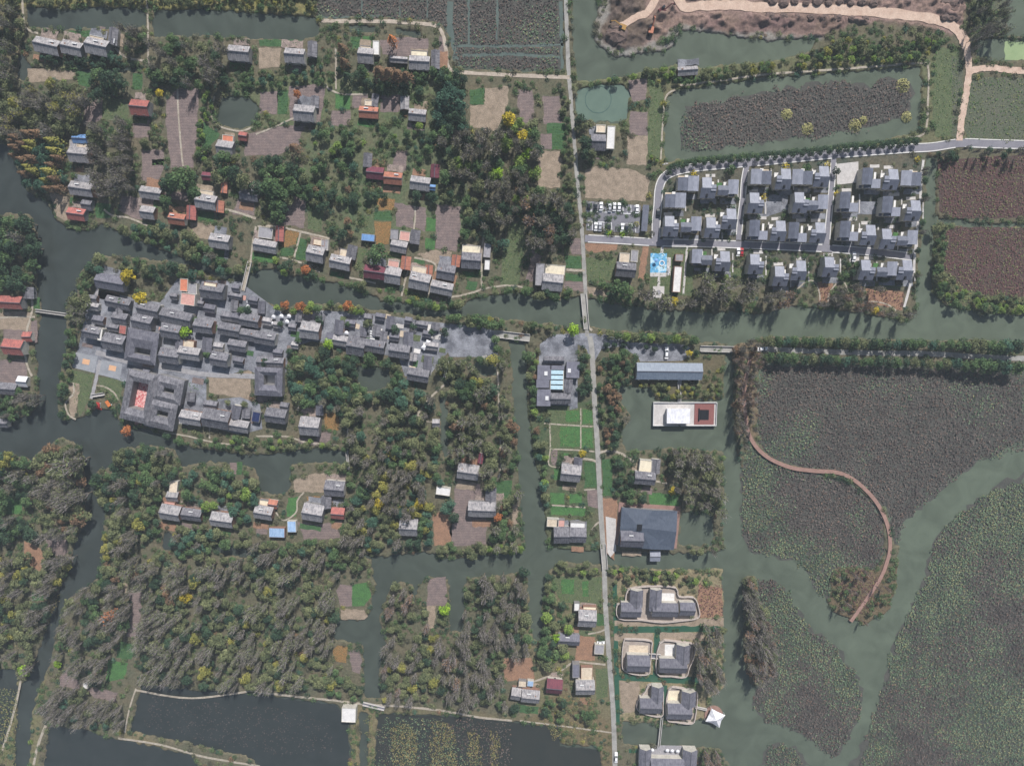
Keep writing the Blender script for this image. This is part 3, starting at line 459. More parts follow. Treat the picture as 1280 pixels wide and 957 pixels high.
def sheet(name, poly, z, material, jit=.25, sub=2.0, kindv='structure', parent=None, th=0.0):
    pts = [P(x, y, z) for x, y in poly]; out = []
    for i, p in enumerate(pts):
        q_ = pts[(i+1) % len(pts)]; d = math.hypot(q_[0]-p[0], q_[1]-p[1]); k = max(1, int(d/sub)) if jit else 1
        for s in range(k):
            j = jit*(rnd.random()-.5)*2 if s else jit*.4*(rnd.random()-.5)
            nx, ny = (-(q_[1]-p[1])/(d or 1), (q_[0]-p[0])/(d or 1)); tt = s/k
            out.append((p[0]+(q_[0]-p[0])*tt+nx*j, p[1]+(q_[1]-p[1])*tt+ny*j))
    mb = MB()
    if th: mb.prism(out, z-th, z)
    else:
        a_ = sum(out[i][0]*out[(i+1)%len(out)][1]-out[(i+1)%len(out)][0]*out[i][1] for i in range(len(out)))
        if a_ < 0: out = out[::-1]
        mb.add([(x, y, z) for x, y in out], [tuple(range(len(out)))])
    o = mb.build(name, material, parent)
    if kindv: o['kind'] = kindv
    return o
G = 'World'
def fieldmat(name, c1, c2, scale=.35, rows=0, fine=.3):
    m = mat(name, c1, c2, scale=scale, coords=G, fine=fine, detail=8)
    if rows:
        nt = m.node_tree; N = nt.nodes; L = nt.links; b = N['Principled BSDF']; src = b.inputs['Base Color'].links[0].from_socket
        wv = N.new('ShaderNodeTexWave'); wv.bands_direction = 'Y'; wv.inputs['Scale'].default_value = rows; wv.inputs['Distortion'].default_value = 1.2; wv.inputs['Detail'].default_value = 2
        ge = N.new('ShaderNodeNewGeometry'); L.new(ge.outputs['Position'], wv.inputs['Vector'])
        w2 = N.new('ShaderNodeMapRange'); w2.inputs[3].default_value = .9; w2.inputs[4].default_value = 1.06; L.new(wv.outputs[0], w2.inputs[0])
        h = N.new('ShaderNodeHueSaturation'); L.new(src, h.inputs['Color']); L.new(w2.outputs[0], h.inputs['Value']); L.new(h.outputs[0], b.inputs['Base Color'])
    return m
FM = {'soil': fieldmat('field_soil', lin(132,116,112), lin(100,90,90), rows=.22), 'straw': fieldmat('field_straw', lin(158,142,126), lin(118,106,92)),
 'veg': fieldmat('field_vegetables', lin(52,84,54), lin(70,98,62), rows=.25), 'bgreen': fieldmat('field_bright', lin(74,114,62), lin(60,92,56), fine=.4), 'lawn': fieldmat('field_grass', lin(92,102,72), lin(76,86,62), fine=.4),
 'rust': fieldmat('field_rust', lin(142,104,66), lin(110,96,64), scale=.8, fine=.5), 'earth': fieldmat('field_earth', lin(152,118,96), lin(122,96,80)), 'marsh': fieldmat('field_marsh', lin(84,60,60), lin(72,66,60), scale=.12, fine=.5), 'meadow': fieldmat('field_meadow', lin(92,92,80), lin(76,86,66), scale=.1, fine=.5)}
FN = {'soil':'soil_field','straw':'dry_field','veg':'vegetable_field','bgreen':'green_field','lawn':'grass_field','rust':'autumn_garden','earth':'bare_earth','marsh':'marsh','meadow':'meadow'}
k = 0
for nm, (mt, pl) in PLOTS.items():
    for p in pl:
        k += 1; sheet(FN[mt], ext(p), .03+(k % 7)*.004+(.03 if mt == 'bgreen' else 0), FM[mt], jit=.45)
RM = {'concrete': mat('concrete_road', lin(160,158,154), lin(128,126,123), scale=.25, coords=G, fine=.12), 'asphalt': mat('asphalt', lin(134,132,140), lin(116,115,124), scale=.2, coords=G, fine=.08),
 'dirt': mat('track_dirt', lin(180,168,156), lin(150,138,124), scale=.4, coords=G, fine=.15), 'dirtroad': mat('road_dirt', lin(200,178,162), lin(176,150,134), scale=.3, coords=G, fine=.15),
 'redpath': mat('red_walkway', lin(154,124,114), lin(134,106,98), scale=.5, coords=G, fine=.1), 'path': mat('path_dirt', lin(172,164,152), lin(140,130,116), scale=.5, coords=G, fine=.2),
 'pale': mat('pale_paving', lin(196,192,190), lin(170,166,164), scale=.4, coords=G, fine=.1), 'stone': mat('stone_paving', lin(138,140,148), lin(92,94,102), scale=.16, coords=G, fine=.28, detail=10, lo=.38, hi=.62),
 'stonepath': mat('stone_path', lin(160,158,160), lin(130,128,132), scale=.4, coords=G, fine=.15), 'pad': mat('court_paving', lin(150,152,158), lin(128,131,137), scale=.3, coords=G, fine=.1), 'kerb': mat('kerb_stone', lin(214,212,210), lin(190,188,186), coords=G, scale=.6)}
RM['pave2'] = RM['stone']
for i, (mt, p, nm) in enumerate(PAVE): sheet(nm, p, .09+.006*i, RM[mt], jit=0)
SCALE0 = scale_at(640, 478)[0]
def road_obj(name, pts, wpx, material, z0, z1, jit=.0, label=None):
    Q = smooth([P(*p) for p in pts], 6); w = wpx*SCALE0; L_ = []; R_ = []
    for i, p in enumerate(Q):
        a = Q[max(0,i-1)]; b_ = Q[min(len(Q)-1,i+1)]; d = math.hypot(b_[0]-a[0], b_[1]-a[1]) or 1; nx, ny = -(b_[1]-a[1])/d, (b_[0]-a[0])/d
        jl = 1+jit*(rnd.random()-.5); jr = 1+jit*(rnd.random()-.5)
        L_.append((p[0]+nx*w/2*jl, p[1]+ny*w/2*jl)); R_.append((p[0]-nx*w/2*jr, p[1]-ny*w/2*jr))
    n = len(Q); v = [(x,y,z1) for x,y in L_]+[(x,y,z1) for x,y in R_]; f = [(i+n, i+n+1, i+1, i) for i in range(n-1)]
    if z1-z0 > .15:
        v += [(x,y,z0) for x,y in L_]+[(x,y,z0) for x,y in R_]
        for i in range(n-1): f += [(i, i+1, i+1+2*n, i+2*n), (i+1+n, i+n, i+3*n, i+1+3*n), (i+2*n, i+1+2*n, i+1+3*n, i+3*n)]
        f += [(0, 2*n, 3*n, n), (n-1, 2*n-1, 4*n-1, 3*n-1)]
    o = MB().add(v, f).build(name, material)
    return o, L_, R_
for i, r in enumerate(ROADS):
    mt, w, pts, nm = r[:4]; pts = ext(pts) if w > 4 else pts
    z = .13+.005*(i % 12) if w < 5 else .2+.006*(i % 13)
    if nm == 'boardwalk':
        o, l, r_ = road_obj(nm, pts, w, RM[mt], -.9, .55); tag(o, 'winding reddish plank walkway through the round lotus field', 'walkway')
        continue
    o, l, r_ = road_obj(nm, pts, w, RM[mt], 0, z, jit=.0 if w > 6 and mt != 'dirtroad' else .35); o['kind'] = 'structure'
    if nm.startswith('estate_r') or nm == 'estate_street':   # kerbs: real steps
        mb = MB()
        for side in (l, r_):
            for j in range(len(side)-1):
                a_, c_ = side[j], side[j+1]; px_, py_ = to_px((a_[0]+c_[0])/2, (a_[1]+c_[1])/2)
                if any(math.hypot(px_-jx, py_-jy) < jr for jx, jy, jr in JUNC): continue
                d = math.hypot(c_[0]-a_[0], c_[1]-a_[1])
                if d < .05: continue
                nx, ny = -(c_[1]-a_[1])/d*.25, (c_[0]-a_[0])/d*.25
                mb.prism([(a_[0]-nx,a_[1]-ny),(c_[0]-nx,c_[1]-ny),(c_[0]+nx,c_[1]+ny),(a_[0]+nx,a_[1]+ny)], .0, .36)
        mb.build('kerb', RM['kerb'])['kind'] = 'structure'
for p_, c1_, c2_, nm_ in (([(720,112),(745,106),(780,105),(788,113),(785,148),(775,152),(728,151),(720,140)],(100,118,106),(88,106,96),'pond_water'),(WATER[6],(52,57,57),(42,48,48),'dark_pond_water'),(WATER[7],(52,57,58),(44,49,50),'dark_pond_water'),(WATER[10],(52,54,50),(44,48,46),'brown_pond_water'),([(1256,52),(1280,52),(1280,74),(1256,75)],(150,166,124),(130,150,110),'algae_pond')):
    sheet(nm_, ext(p_), WL+.03, mat(nm_, lin(*c1_), lin(*c2_), scale=.1, coords=G, rough=.15, spec=.5), jit=.6)
_cw = mat('channel_water', lin(92,104,98), lin(78,90,86), scale=.1, coords=G, rough=.15, spec=.5)
for q_, w_ in (([(563,2),(562,30),(566,60),(572,84)],8),([(570,57),(640,58),(704,56)],3.5),([(586,0),(586,56)],2.6),([(622,0),(621,50)],2.4),([(578,70),(640,68),(700,72)],4),([(452,0),(453,22)],1.6),([(534,0),(534,22)],2),([(701,2),(703,86)],5),([(500,0),(500,20)],1.6),([(398,4),(396,22),(480,20)],2)):
    sheet('field_channel', ribbon(smooth(ext(q_), 3), w_), WL+.12, _cw, jit=.5)
# marks on the two courts
for cx, cy in ((107.5,452),(140.5,460)): sheet('court_marking', rect(cx, cy, 9, 6.5, 12), .135+.02, mat('peach_paint', lin(214,168,132), lin(196,156,126), coords=G), jit=0)
# ================================================================ BUILDINGS
RF = {
 'grey': roofmat('roof_grey_tile', lin(132,130,136), lin(84,84,92)), 'lgrey': roofmat('roof_light_grey', lin(172,168,169), lin(118,116,121)), 'dgrey': roofmat('roof_dark_tile', lin(118,117,126), lin(86,86,98)),
 'red': roofmat('roof_red_sheet', lin(178,108,100), lin(136,86,84), pitch=5), 'orange': roofmat('roof_orange_tile', lin(184,122,102), lin(146,98,84), pitch=5), 'dred': roofmat('roof_dark_red', lin(122,66,78), lin(92,52,66), pitch=5),
 'blue': roofmat('roof_blue_sheet', lin(120,160,208), lin(96,132,182), pitch=5), 'lblue': roofmat('roof_light_blue', lin(160,186,216), lin(130,160,196), pitch=5), 'white': roofmat('roof_white_sheet', lin(226,226,230), lin(196,196,204), depth=.12),
 'slate': roofmat('roof_slate_metal', lin(102,106,120), lin(86,90,104), depth=.14, pitch=6, rand=.06, rough=.55), 'lslate': roofmat('roof_pale_lit_metal', lin(142,145,158), lin(124,127,140), depth=.1, pitch=6, rand=.05, rough=.55), 'navy': roofmat('roof_navy_metal', lin(78,86,100), lin(66,74,88), depth=.15, pitch=4, rough=.5),
 'solar': roofmat('roof_solar_panel', lin(44,54,92), lin(34,42,74), depth=.25, pitch=4, rough=.3), 'steel': roofmat('roof_blue_grey_metal', lin(128,140,156), lin(108,120,138), depth=.2, pitch=3, rough=.5),
}
FL = {'beige': mat('terrace_beige', lin(212,198,178), lin(178,162,144), scale=.6, fine=.15, rand=.1), 'grey': mat('terrace_grey', lin(156,154,158), lin(126,124,130), scale=.6, fine=.15, rand=.1), 'pink': mat('terrace_pink', lin(206,160,150), lin(178,136,128), scale=.7, fine=.15),
      'white': mat('terrace_white', lin(222,220,218), lin(196,194,194), scale=.6, fine=.08), 'orange': mat('terrace_orange', lin(206,132,104), lin(176,108,88), scale=.6, fine=.12), 'slate': mat('terrace_slate', lin(120,120,132), lin(98,98,110), scale=.5, fine=.1), 'cream': mat('terrace_cream', lin(226,216,192), lin(198,186,166), scale=.5, fine=.12),
      'redpat': mat('festive_red_floor', lin(186,96,100), lin(212,172,168), scale=1.2, fine=.3, lo=.45, hi=.55)}
WALL = [mat('wall_whitewash', lin(196,192,184), lin(164,160,152), scale=.5), mat('wall_brick', lin(150,116,100), lin(120,94,84), scale=.8), mat('wall_grey_render', lin(140,138,138), lin(112,110,112), scale=.5)]
RIDGE = mat('ridge_tile', lin(96,96,104), lin(78,78,86)); GLASS = mat('window_glass', lin(40,50,60), lin(30,38,48), rough=.15, spec=.5); FRAME = mat('window_frame', lin(170,168,164), lin(150,148,146)); DOORM = mat('door_wood', lin(96,66,48), lin(76,52,40)); DARK = mat('dark_opening', lin(26,28,36), lin(22,24,30))
TRIM = mat('white_trim', lin(222,222,222), lin(200,200,202))
_win = MB().box(-.6,-.03,-.65,.6,.03,.65,0).box(-.5,-.06,-.55,-.03,-.03,.55,1).box(.03,-.06,-.55,.5,-.03,.55,1).mesh('window', [FRAME, GLASS])
_door = MB().box(-.6,-.04,0,.6,.04,2.2,0).box(-.5,-.07,.05,.5,-.04,2.1,1).mesh('door', [FRAME, DOORM])
HOUSES = []     # (object, x, y, description)
def fenest(root, w, d, h, both=True):
    n = max(1, min(4, int(w/3.4)))
    for i in range(n):
        x = (i+.5-n/2)*w/n
        if i == n//2: link('door', _door, root, (x, -d/2, .02))
        else: link('window', _win, root, (x, -d/2, 1.6))
        if h > 4.5: link('window', _win, root, (x, -d/2, 4.2))
    if both:
        for i in range(max(1, n-1)): link('window', _win, root, ((i+.5-max(1,n-1)/2)*w/max(1,n-1), d/2, 1.6), math.pi)
def gable_parts(root, x0, x1, y0, y1, axis, h, rise, rmat, wmat, over=.45, ridge=True):
    """walls with gable ends, two roof slopes, ridge; in the root's own axes"""
    if axis == 'y': T = lambda x, y, z: (y0+y1-y if False else x, y, z)
    mb = MB(); rb = MB(); kb_ = MB()
    if axis == 'x':
        ym = (y0+y1)/2
        mb.add([(x0,y0,0),(x0,y1,0),(x0,y1,h),(x0,ym,h+rise),(x0,y0,h),(x1,y0,0),(x1,y1,0),(x1,y1,h),(x1,ym,h+rise),(x1,y0,h)],
               [(0,4,3,2,1),(5,6,7,8,9),(0,5,9,4),(1,2,7,6),(0,1,6,5),(4,9,8,3),(3,8,7,2)])
        k = rise/((y1-y0)/2); e = over*k; z = .14
        rb.slab((x0-over*.6,y0-over,h-e+z),(x1+over*.6,y0-over,h-e+z),(x1+over*.6,ym,h+rise+z),(x0-over*.6,ym,h+rise+z),.12)
        rb.slab((x0-over*.6,ym,h+rise+z),(x1+over*.6,ym,h+rise+z),(x1+over*.6,y1+over,h-e+z),(x0-over*.6,y1+over,h-e+z),.12)
        kb_.box(x0-over*.7,ym-.16,h+rise+z-.02,x1+over*.7,ym+.16,h+rise+z+.2)
    else:
        xm = (x0+x1)/2
        mb.add([(x0,y0,0),(x1,y0,0),(x1,y0,h),(xm,y0,h+rise),(x0,y0,h),(x0,y1,0),(x1,y1,0),(x1,y1,h),(xm,y1,h+rise),(x0,y1,h)],
               [(0,1,2,3,4),(5,9,8,7,6),(0,4,9,5),(1,6,7,2),(0,5,6,1),(4,3,8,9),(3,2,7,8)])
        k = rise/((x1-x0)/2); e = over*k; z = .14
        rb.slab((xm,y0-over*.6,h+rise+z),(xm,y1+over*.6,h+rise+z),(x0-over,y1+over*.6,h-e+z),(x0-over,y0-over*.6,h-e+z),.12)
        rb.slab((xm,y0-over*.6,h+rise+z),(x1+over,y0-over*.6,h-e+z),(x1+over,y1+over*.6,h-e+z),(xm,y1+over*.6,h+rise+z),.12)
        kb_.box(xm-.16,y0-over*.7,h+rise+z-.02,xm+.16,y1+over*.7,h+rise+z+.2)
    mb.build('wall', wmat, root); r = rb.build('roof', rmat, root)
    if ridge: kb_.build('ridge', RIDGE, r)
    return r
def gable(cx, cy, w, d, ang=0, col='grey', h=None, name='house', desc=None):
    h = h or (4.6 if w > 20 and d > 14 else 3.2 if w*d > 160 else 2.5)
    sx, sy = scale_at(cx, cy, h); x, y = P(cx, cy, h+.8); W, D_ = w*sx*1.02-.4, d*sy*1.02-.4
    root = empty(name, x, y, 0, -math.radians(ang))
    gable_parts(root, -W/2, W/2, -D_/2, D_/2, 'x', h, D_/2*.68, RF[col], rnd.choice(WALL))
    if w*d > 120: fenest(root, W, D_, h, D_ > 4)
    if w > 20 and rnd.random() < .5: MB().box(-.3,-.3,0,.3,.3,1.1).build('chimney', WALL[1], root, (W*rnd.choice([-.3,.28]), D_*.2, h+D_*.1))
    if w > 19 and rnd.random() < .45: link('water_heater', _heater, root, (W*rnd.uniform(-.3,.3), D_*.22, h+D_*.18))
    HOUSES.append((root, cx, cy, desc or (col, 'gable', w, d, h))); return root
_heater = MB().cyl(-.9,.3,.3,.31,.1,n=4).box(-1,-.9,.1,1,.5,.2,1).box(-1.1,.5,.2,1.1,.95,.7,0).mesh('water_heater', [TRIM, MATS['roof_solar_panel']])
def flat(cx, cy, w, d, ang=0, col='grey', h=3.2, name='outbuilding', roof=None, desc=None, parapet=.5):
    x, y = P(cx, cy, h); sx, sy = scale_at(cx, cy, h); W, D_ = w*sx*.98, d*sy*.98
    root = empty(name, x, y, 0, -math.radians(ang)); wm_ = rnd.choice(WALL)
    MB().box(-W/2,-D_/2,0,W/2,D_/2,h).build('wall', wm_, root)
    MB().box(-W/2+.2,-D_/2+.2,h-.05,W/2-.2,D_/2-.2,h+.12).build('roof', roof or FL[col], root)
    if parapet:
        mb = MB(); t_ = .22
        mb.box(-W/2-.02,-D_/2-.02,h-.1,W/2+.02,-D_/2+t_,h+parapet).box(-W/2-.02,D_/2-t_,h-.1,W/2+.02,D_/2+.02,h+parapet).box(-W/2-.02,-D_/2+t_,h-.1,-W/2+t_,D_/2-t_,h+parapet).box(W/2-t_,-D_/2+t_,h-.1,W/2+.02,D_/2-t_,h+parapet)
        mb.build('parapet', wm_, root)
    if w*d > 150: fenest(root, W, D_, h, False)
    HOUSES.append((root, cx, cy, desc or (col, 'flat', w, d, h))); return root
def court(cx, cy, w, d, ang, c, col='dgrey', h=4.5, floor=None, label=None):
    """a ring of gabled wings round an inner court; c = court (dx, dy, w, d) in picture units"""
    x, y = P(cx, cy, h); sx, sy = scale_at(cx, cy, h); W, D_ = w*sx/2, d*sy/2
    root = empty('courtyard_house', x, y, 0, -math.radians(ang))
    ix0, ix1, iy0, iy1 = (c[0]-c[2]/2)*sx, (c[0]+c[2]/2)*sx, (-c[1]-c[3]/2)*sy, (-c[1]+c[3]/2)*sy
    O = [(-W,-D_),(W,-D_),(W,D_),(-W,D_)]; I = [(ix0,iy0),(ix1,iy0),(ix1,iy1),(ix0,iy1)]
    wb_ = MB()
    for A, fl in ((O, 0), (I, 1)):
        for i in range(4):
            a_, b_ = A[i], A[(i+1)%4]; f = [(0,1,2,3)] if not fl else [(3,2,1,0)]
            wb_.add([(a_[0],a_[1],0),(b_[0],b_[1],0),(b_[0],b_[1],h),(a_[0],a_[1],h)], f)
    wb_.build('wall', WALL[2], root)
    names = ('south', 'east', 'north', 'west')
    for i in range(4):
        a_, b_ = O[i], O[(i+1)%4]; p, q_ = I[i], I[(i+1)%4]; k_ = (i+1)%4
        md = lambda u, v, t=.5: (u[0]+(v[0]-u[0])*t, u[1]+(v[1]-u[1])*t)
        thin = min(abs(a_[i%2*0+0]-p[0]) if i%2 else abs(a_[1]-p[1]), 99)
        rise = min(2.0, max(.5, thin*.26)); ra, rb_ = md(a_, p), md(b_, q_)
        o_ = .35; oa = (a_[0]*(1+o_/abs(a_[0])), a_[1]*(1+o_/abs(a_[1]))); ob = (b_[0]*(1+o_/abs(b_[0])), b_[1]*(1+o_/abs(b_[1])))
        rb2 = MB(); z = h+.16
        rb2.slab((oa[0],oa[1],z-.1),(ob[0],ob[1],z-.1),(rb_[0],rb_[1],z+1.5),(ra[0],ra[1],z+1.5),.14)
        rb2.slab((ra[0],ra[1],z+1.5),(rb_[0],rb_[1],z+1.5),(q_[0],q_[1],z),(p[0],p[1],z),.14)
        r = rb2.build('roof', RF[col], root)
    if floor: MB().box(ix0+.05,iy0+.05,.25,ix1-.05,iy1-.05,.4).build('court_floor', FL[floor], root)
    for s in (-.5, 0, .5): link('window', _win, root, (W*s*1.2, -D_, 1.8))
    link('door', _door, root, (W*.3, -D_, .02))
    HOUSES.append((root, cx, cy, label or ('dgrey', 'court', w, d, h))); return root
# ---- the villages: picture x, y, length along ridge, depth, turn, colour
GAB = '''137.4 352.8 35 18 10 dgrey|147 378.6 30 13 12 grey|149 398 18 13 10 grey|147.6 387.5 10 8 100 grey|114.3 415.5 21 15 12 grey|142 428 26 20 11 grey|185 387 26 17 12 grey|177.6 402 24 19 12 grey|219.5 397 38 17 12 grey|213 414 23 17 10 grey|223 431 13 9 95 dgrey|211.5 445 24 18 8 grey
|236 442 26 15 8 lgrey|257.7 431 18 11 97 dgrey|274 449 21 17 10 grey|296 432 22 13 10 grey|253.7 408 23 16 8 grey|265 363.5 28 19 8 grey|292 382 14 8 97 grey|293 370 17 6 10 grey|283 395.5 14 11 10 grey|294.7 397 11 12 10 dgrey|311.5 400.5 23 15 10 grey|286 412 26 15 10 grey|308.6 418.5 22 14 10 grey
|331 423 25 15 10 grey|326 384 15 8 97 dgrey|337.5 453 33 12 3 grey|238 522.6 26 16 10 lgrey|270 523.8 33 22 10 grey|262.5 506 16 9 8 grey|294 515 17 10 105 dgrey|298 532.6 24 14 10 lgrey|344.5 520 25 17 8 grey|355 508 10 9 8 grey|387 533 24 22 5 lgrey|398.6 512.6 13 8 92 dgrey
|387.5 413 23 20 8 lgrey|423 409 18 10 97 dgrey|426 426 20 12 10 lgrey|445 433 22 22 10 grey|454 414.6 12 7 97 dgrey|468 433 24 15 10 grey|479 421 14 8 97 grey|499 439 25 16 8 grey|510 424 18 11 93 dgrey|522.5 469 26 15 10 grey|534.5 454 18 9 95 dgrey
|331 307.5 28 14 10 lgrey|348.7 292 18 9 94 red|394 317.5 21 19 12 lgrey|425 328 25 16 12 lgrey|439 315 17 11 103 grey|468 340 25 16 8 dred|491 344 20 20 10 lgrey|507 328.6 16 11 97 orange|498.4 308 20 14 12 lgrey|518.6 296 17 11 97 grey|524.5 351.5 25 20 12 lgrey|536 338 13 8 94 orange|557.5 340 22 18 10 grey|552 360 27 15 12 lgrey|570 326 14 10 97 orange|589 325.6 24 19 4 grey
|690.8 352.8 25 20 6 lgrey|94.7 267.6 21 14 8 red|107.8 255.7 12 13 8 grey|101 236 28 16 8 lgrey|184 265.5 17 15 8 lgrey|220.6 273.6 20 13 8 orange|238 265.6 17 11 95 red|257 252 25 17 10 lgrey|273 258 14 11 95 orange|274 301.5 24 17 8 lgrey|311 243 22 14 10 grey|188 241 26 14 8 lgrey
|12 378 28 15 3 red|33 421 11 11 0 red|15.6 434 24 18 5 red|8 486 24 14 4 grey|3 529 12 10 4 grey|212.5 641 24 18 10 lgrey|239 643.5 24 14 8 grey|277 650 27 17 8 lgrey|215 621 14 11 5 lgrey|329 641 22 16 10 lgrey|340.6 630.5 11 10 8 orange|391 641 25 20 10 lgrey|418 611 24 18 5 grey|407 628 15 11 95 grey|422 642 16 13 5 red
|585 590 26 18 8 lgrey|601 573 13 5 100 dred|602.6 637 34 18 2 lgrey|613.5 618.6 18 12 92 grey|510.6 659.6 22 20 3 lgrey|545 529 9 9 0 lgrey|713.5 591.6 24 20 6 lgrey|722.7 581 18 9 92 dgrey|702 669 19 20 0 grey|722.5 669 20 18 2 grey|806.5 598 25 15 5 grey|820 583 18 10 93 grey
|58 57 30 18 12 lgrey|89 59.5 25 16 12 lgrey|120.5 58 27 19 12 lgrey|140 45 20 11 100 grey|174 134 22 18 5 red|99 173 18 10 3 blue|98 193 24 18 5 lgrey|298 66 26 18 5 lgrey|281 185 20 18 8 lgrey|303 170 10 10 8 red|259 220 14 9 5 dred|279 234 13 7 95 orange|368 69 24 17 4 lgrey|389.6 61 18 11 93 grey|457 69 19 18 5 lgrey
|524 78 25 16 3 lgrey|544 74 22 10 91 grey|498 74 22 7 4 lgrey|380 141 25 19 5 lgrey|393 127 14 9 95 grey|460.5 140 23 13 4 orange|468 125 15 8 100 grey|505.6 128 16 10 92 lgrey|521.6 143.5 21 14 6 lgrey|468.6 216 21 14 6 dred|459 200 17 10 95 grey|491 222.6 22 14 5 orange|525 229 24 16 8 lgrey|543.5 213.6 16 10 94 dred|540 234 8 6 5 blue
|748 177.5 18 19 2 grey|782.5 337 24 17 5 grey|734 773.5 22 20 3 lgrey|711 800 26 13 3 dgrey|731.5 860 23 17 0 lgrey|645 868 12 14 10 lgrey|663 871 22 15 6 lgrey|693 858.5 19 17 6 dred|860 88 24 10 -4 lgrey|790 674 28 19 1 dgrey|27 477 12 12 5 white|34 366 14 12 92 grey'''
for ln in GAB.replace('\n','').split('|'):
    v = ln.split()
    if v: gable(float(v[0]), float(v[1]), float(v[2]), float(v[3]), float(v[4]), v[5], h=(6.6 if v[0] == '790' else None), name='house' if float(v[2])*float(v[3]) > 170 else 'outbuilding')
FLT = '''125.5 418 5 15 12 white 5|153.3 412 9 11 10 red 3.4|240 361 13 14 3 grey 3.4|230 356 10 16 5 orange 4|235 374 18 15 8 pink 6|263 356 16 6 8 cream 5.6|236 430 14 10 10 beige 3|320 521 10 13 12 solar 3|493 293 10 13 3 grey 3|506 295 13 12 8 pink 3|609 331 7 13 4 white 3|609 313 9 18 5 grey 3
|675 343 11 28 3 grey 4.5|694 337 25 12 5 cream 3.2|691 653 15 10 3 beige 3|701 654 10 10 3 pink 3|722 657 19 9 2 white 3|807 582 16 15 6 cream 3|751 161 12 10 2 beige 2.8|763.5 172 10 29 2 white 3.6|780.6 322 13 12 4 beige 3|793 320 9 15 4 grey 3.4|470 60 8 18 2 white 3|457 60 14 5 4 beige 2.6|524 67 21 7 3 cream 2.4
|462 129 12 7 4 beige 2.6|303 167 0 0 0 x 0|285 173 14 8 6 orange 2.6|92 180 9 9 5 grey 2.6|101 183 16 7 5 beige 2.4|121 49 18 7 12 beige 2.6|332 291 18 14 8 grey 2.6|399 303 15 8 10 beige 2.6|589 312 23 11 5 cream 2.4|524 338 18 10 8 beige 2.6|492 330 14 9 8 pink 2.6|430 317 11 12 12 beige 2.4|406 306 9 14 5 grey 2.8|217 609 10 18 10 beige 2.4|212 630 14 7 8 pink 2.4|330 630 12 11 8 cream 2.4
|346 665.5 20 12 2 lblue 3|364.6 658 11 14 0 lblue 3|554 613.6 18 10 8 white 3|720 838 9 17 0 slate 4|733.5 841 15 16 0 beige 2.6|737 762 17 9 2 cream 2.6|721 758 7 10 2 white 2.8|436 893 18 18 3 white 4|107 856 6 8 5 white 2.5|663 854 8 7 5 lblue 2.4|697 852 8 6 5 lblue 2.6|653 854 10 8 4 beige 2.2|257 243 20 10 8 beige 2.6|460 297 17 9 6 blue 3|707 583 10 9 5 white 2.6|749 811 12 12 3 grey 2.6|660 338 0 0 0 x 0'''
for ln in FLT.replace('\n','').split('|'):
    v = ln.split()
    if v and float(v[2]): flat(float(v[0]), float(v[1]), float(v[2]), float(v[3]), float(v[4]), v[5], float(v[6]), roof=(RF[v[5]] if v[5] in ('red','solar','blue','lblue') else None), parapet=.35 if v[5] in ('beige','cream','pink','grey','white','orange','slate') else 0)
court(177, 433, 38, 40, 11, (2, 6, 20, 8), 'dgrey', 5, 'grey', ('x','dark tiled courtyard house with a small paved inner court'))
court(173, 495.6, 35, 62, 14, (0, -1, 19, 34), 'grey', 6, 'redpat', ('x','largest courtyard house, its long court filled with red and white stands'))
court(210.4, 487, 34, 31, 14, (1, 1, 13, 6), 'grey', 5.5, 'grey', ('x','square courtyard house with a narrow dark slot, north of its twin'))
court(202, 518, 34, 34, 14, (1, -1, 14, 7), 'grey', 5.5, 'grey', ('x','square courtyard house with a pinkish slot, south of its twin'))
court(335.7, 477, 33, 34, 3, (1, -2, 14, 12), 'dgrey', 5.5, 'white', ('x','dark square hall with a white floored opening in its roof'))
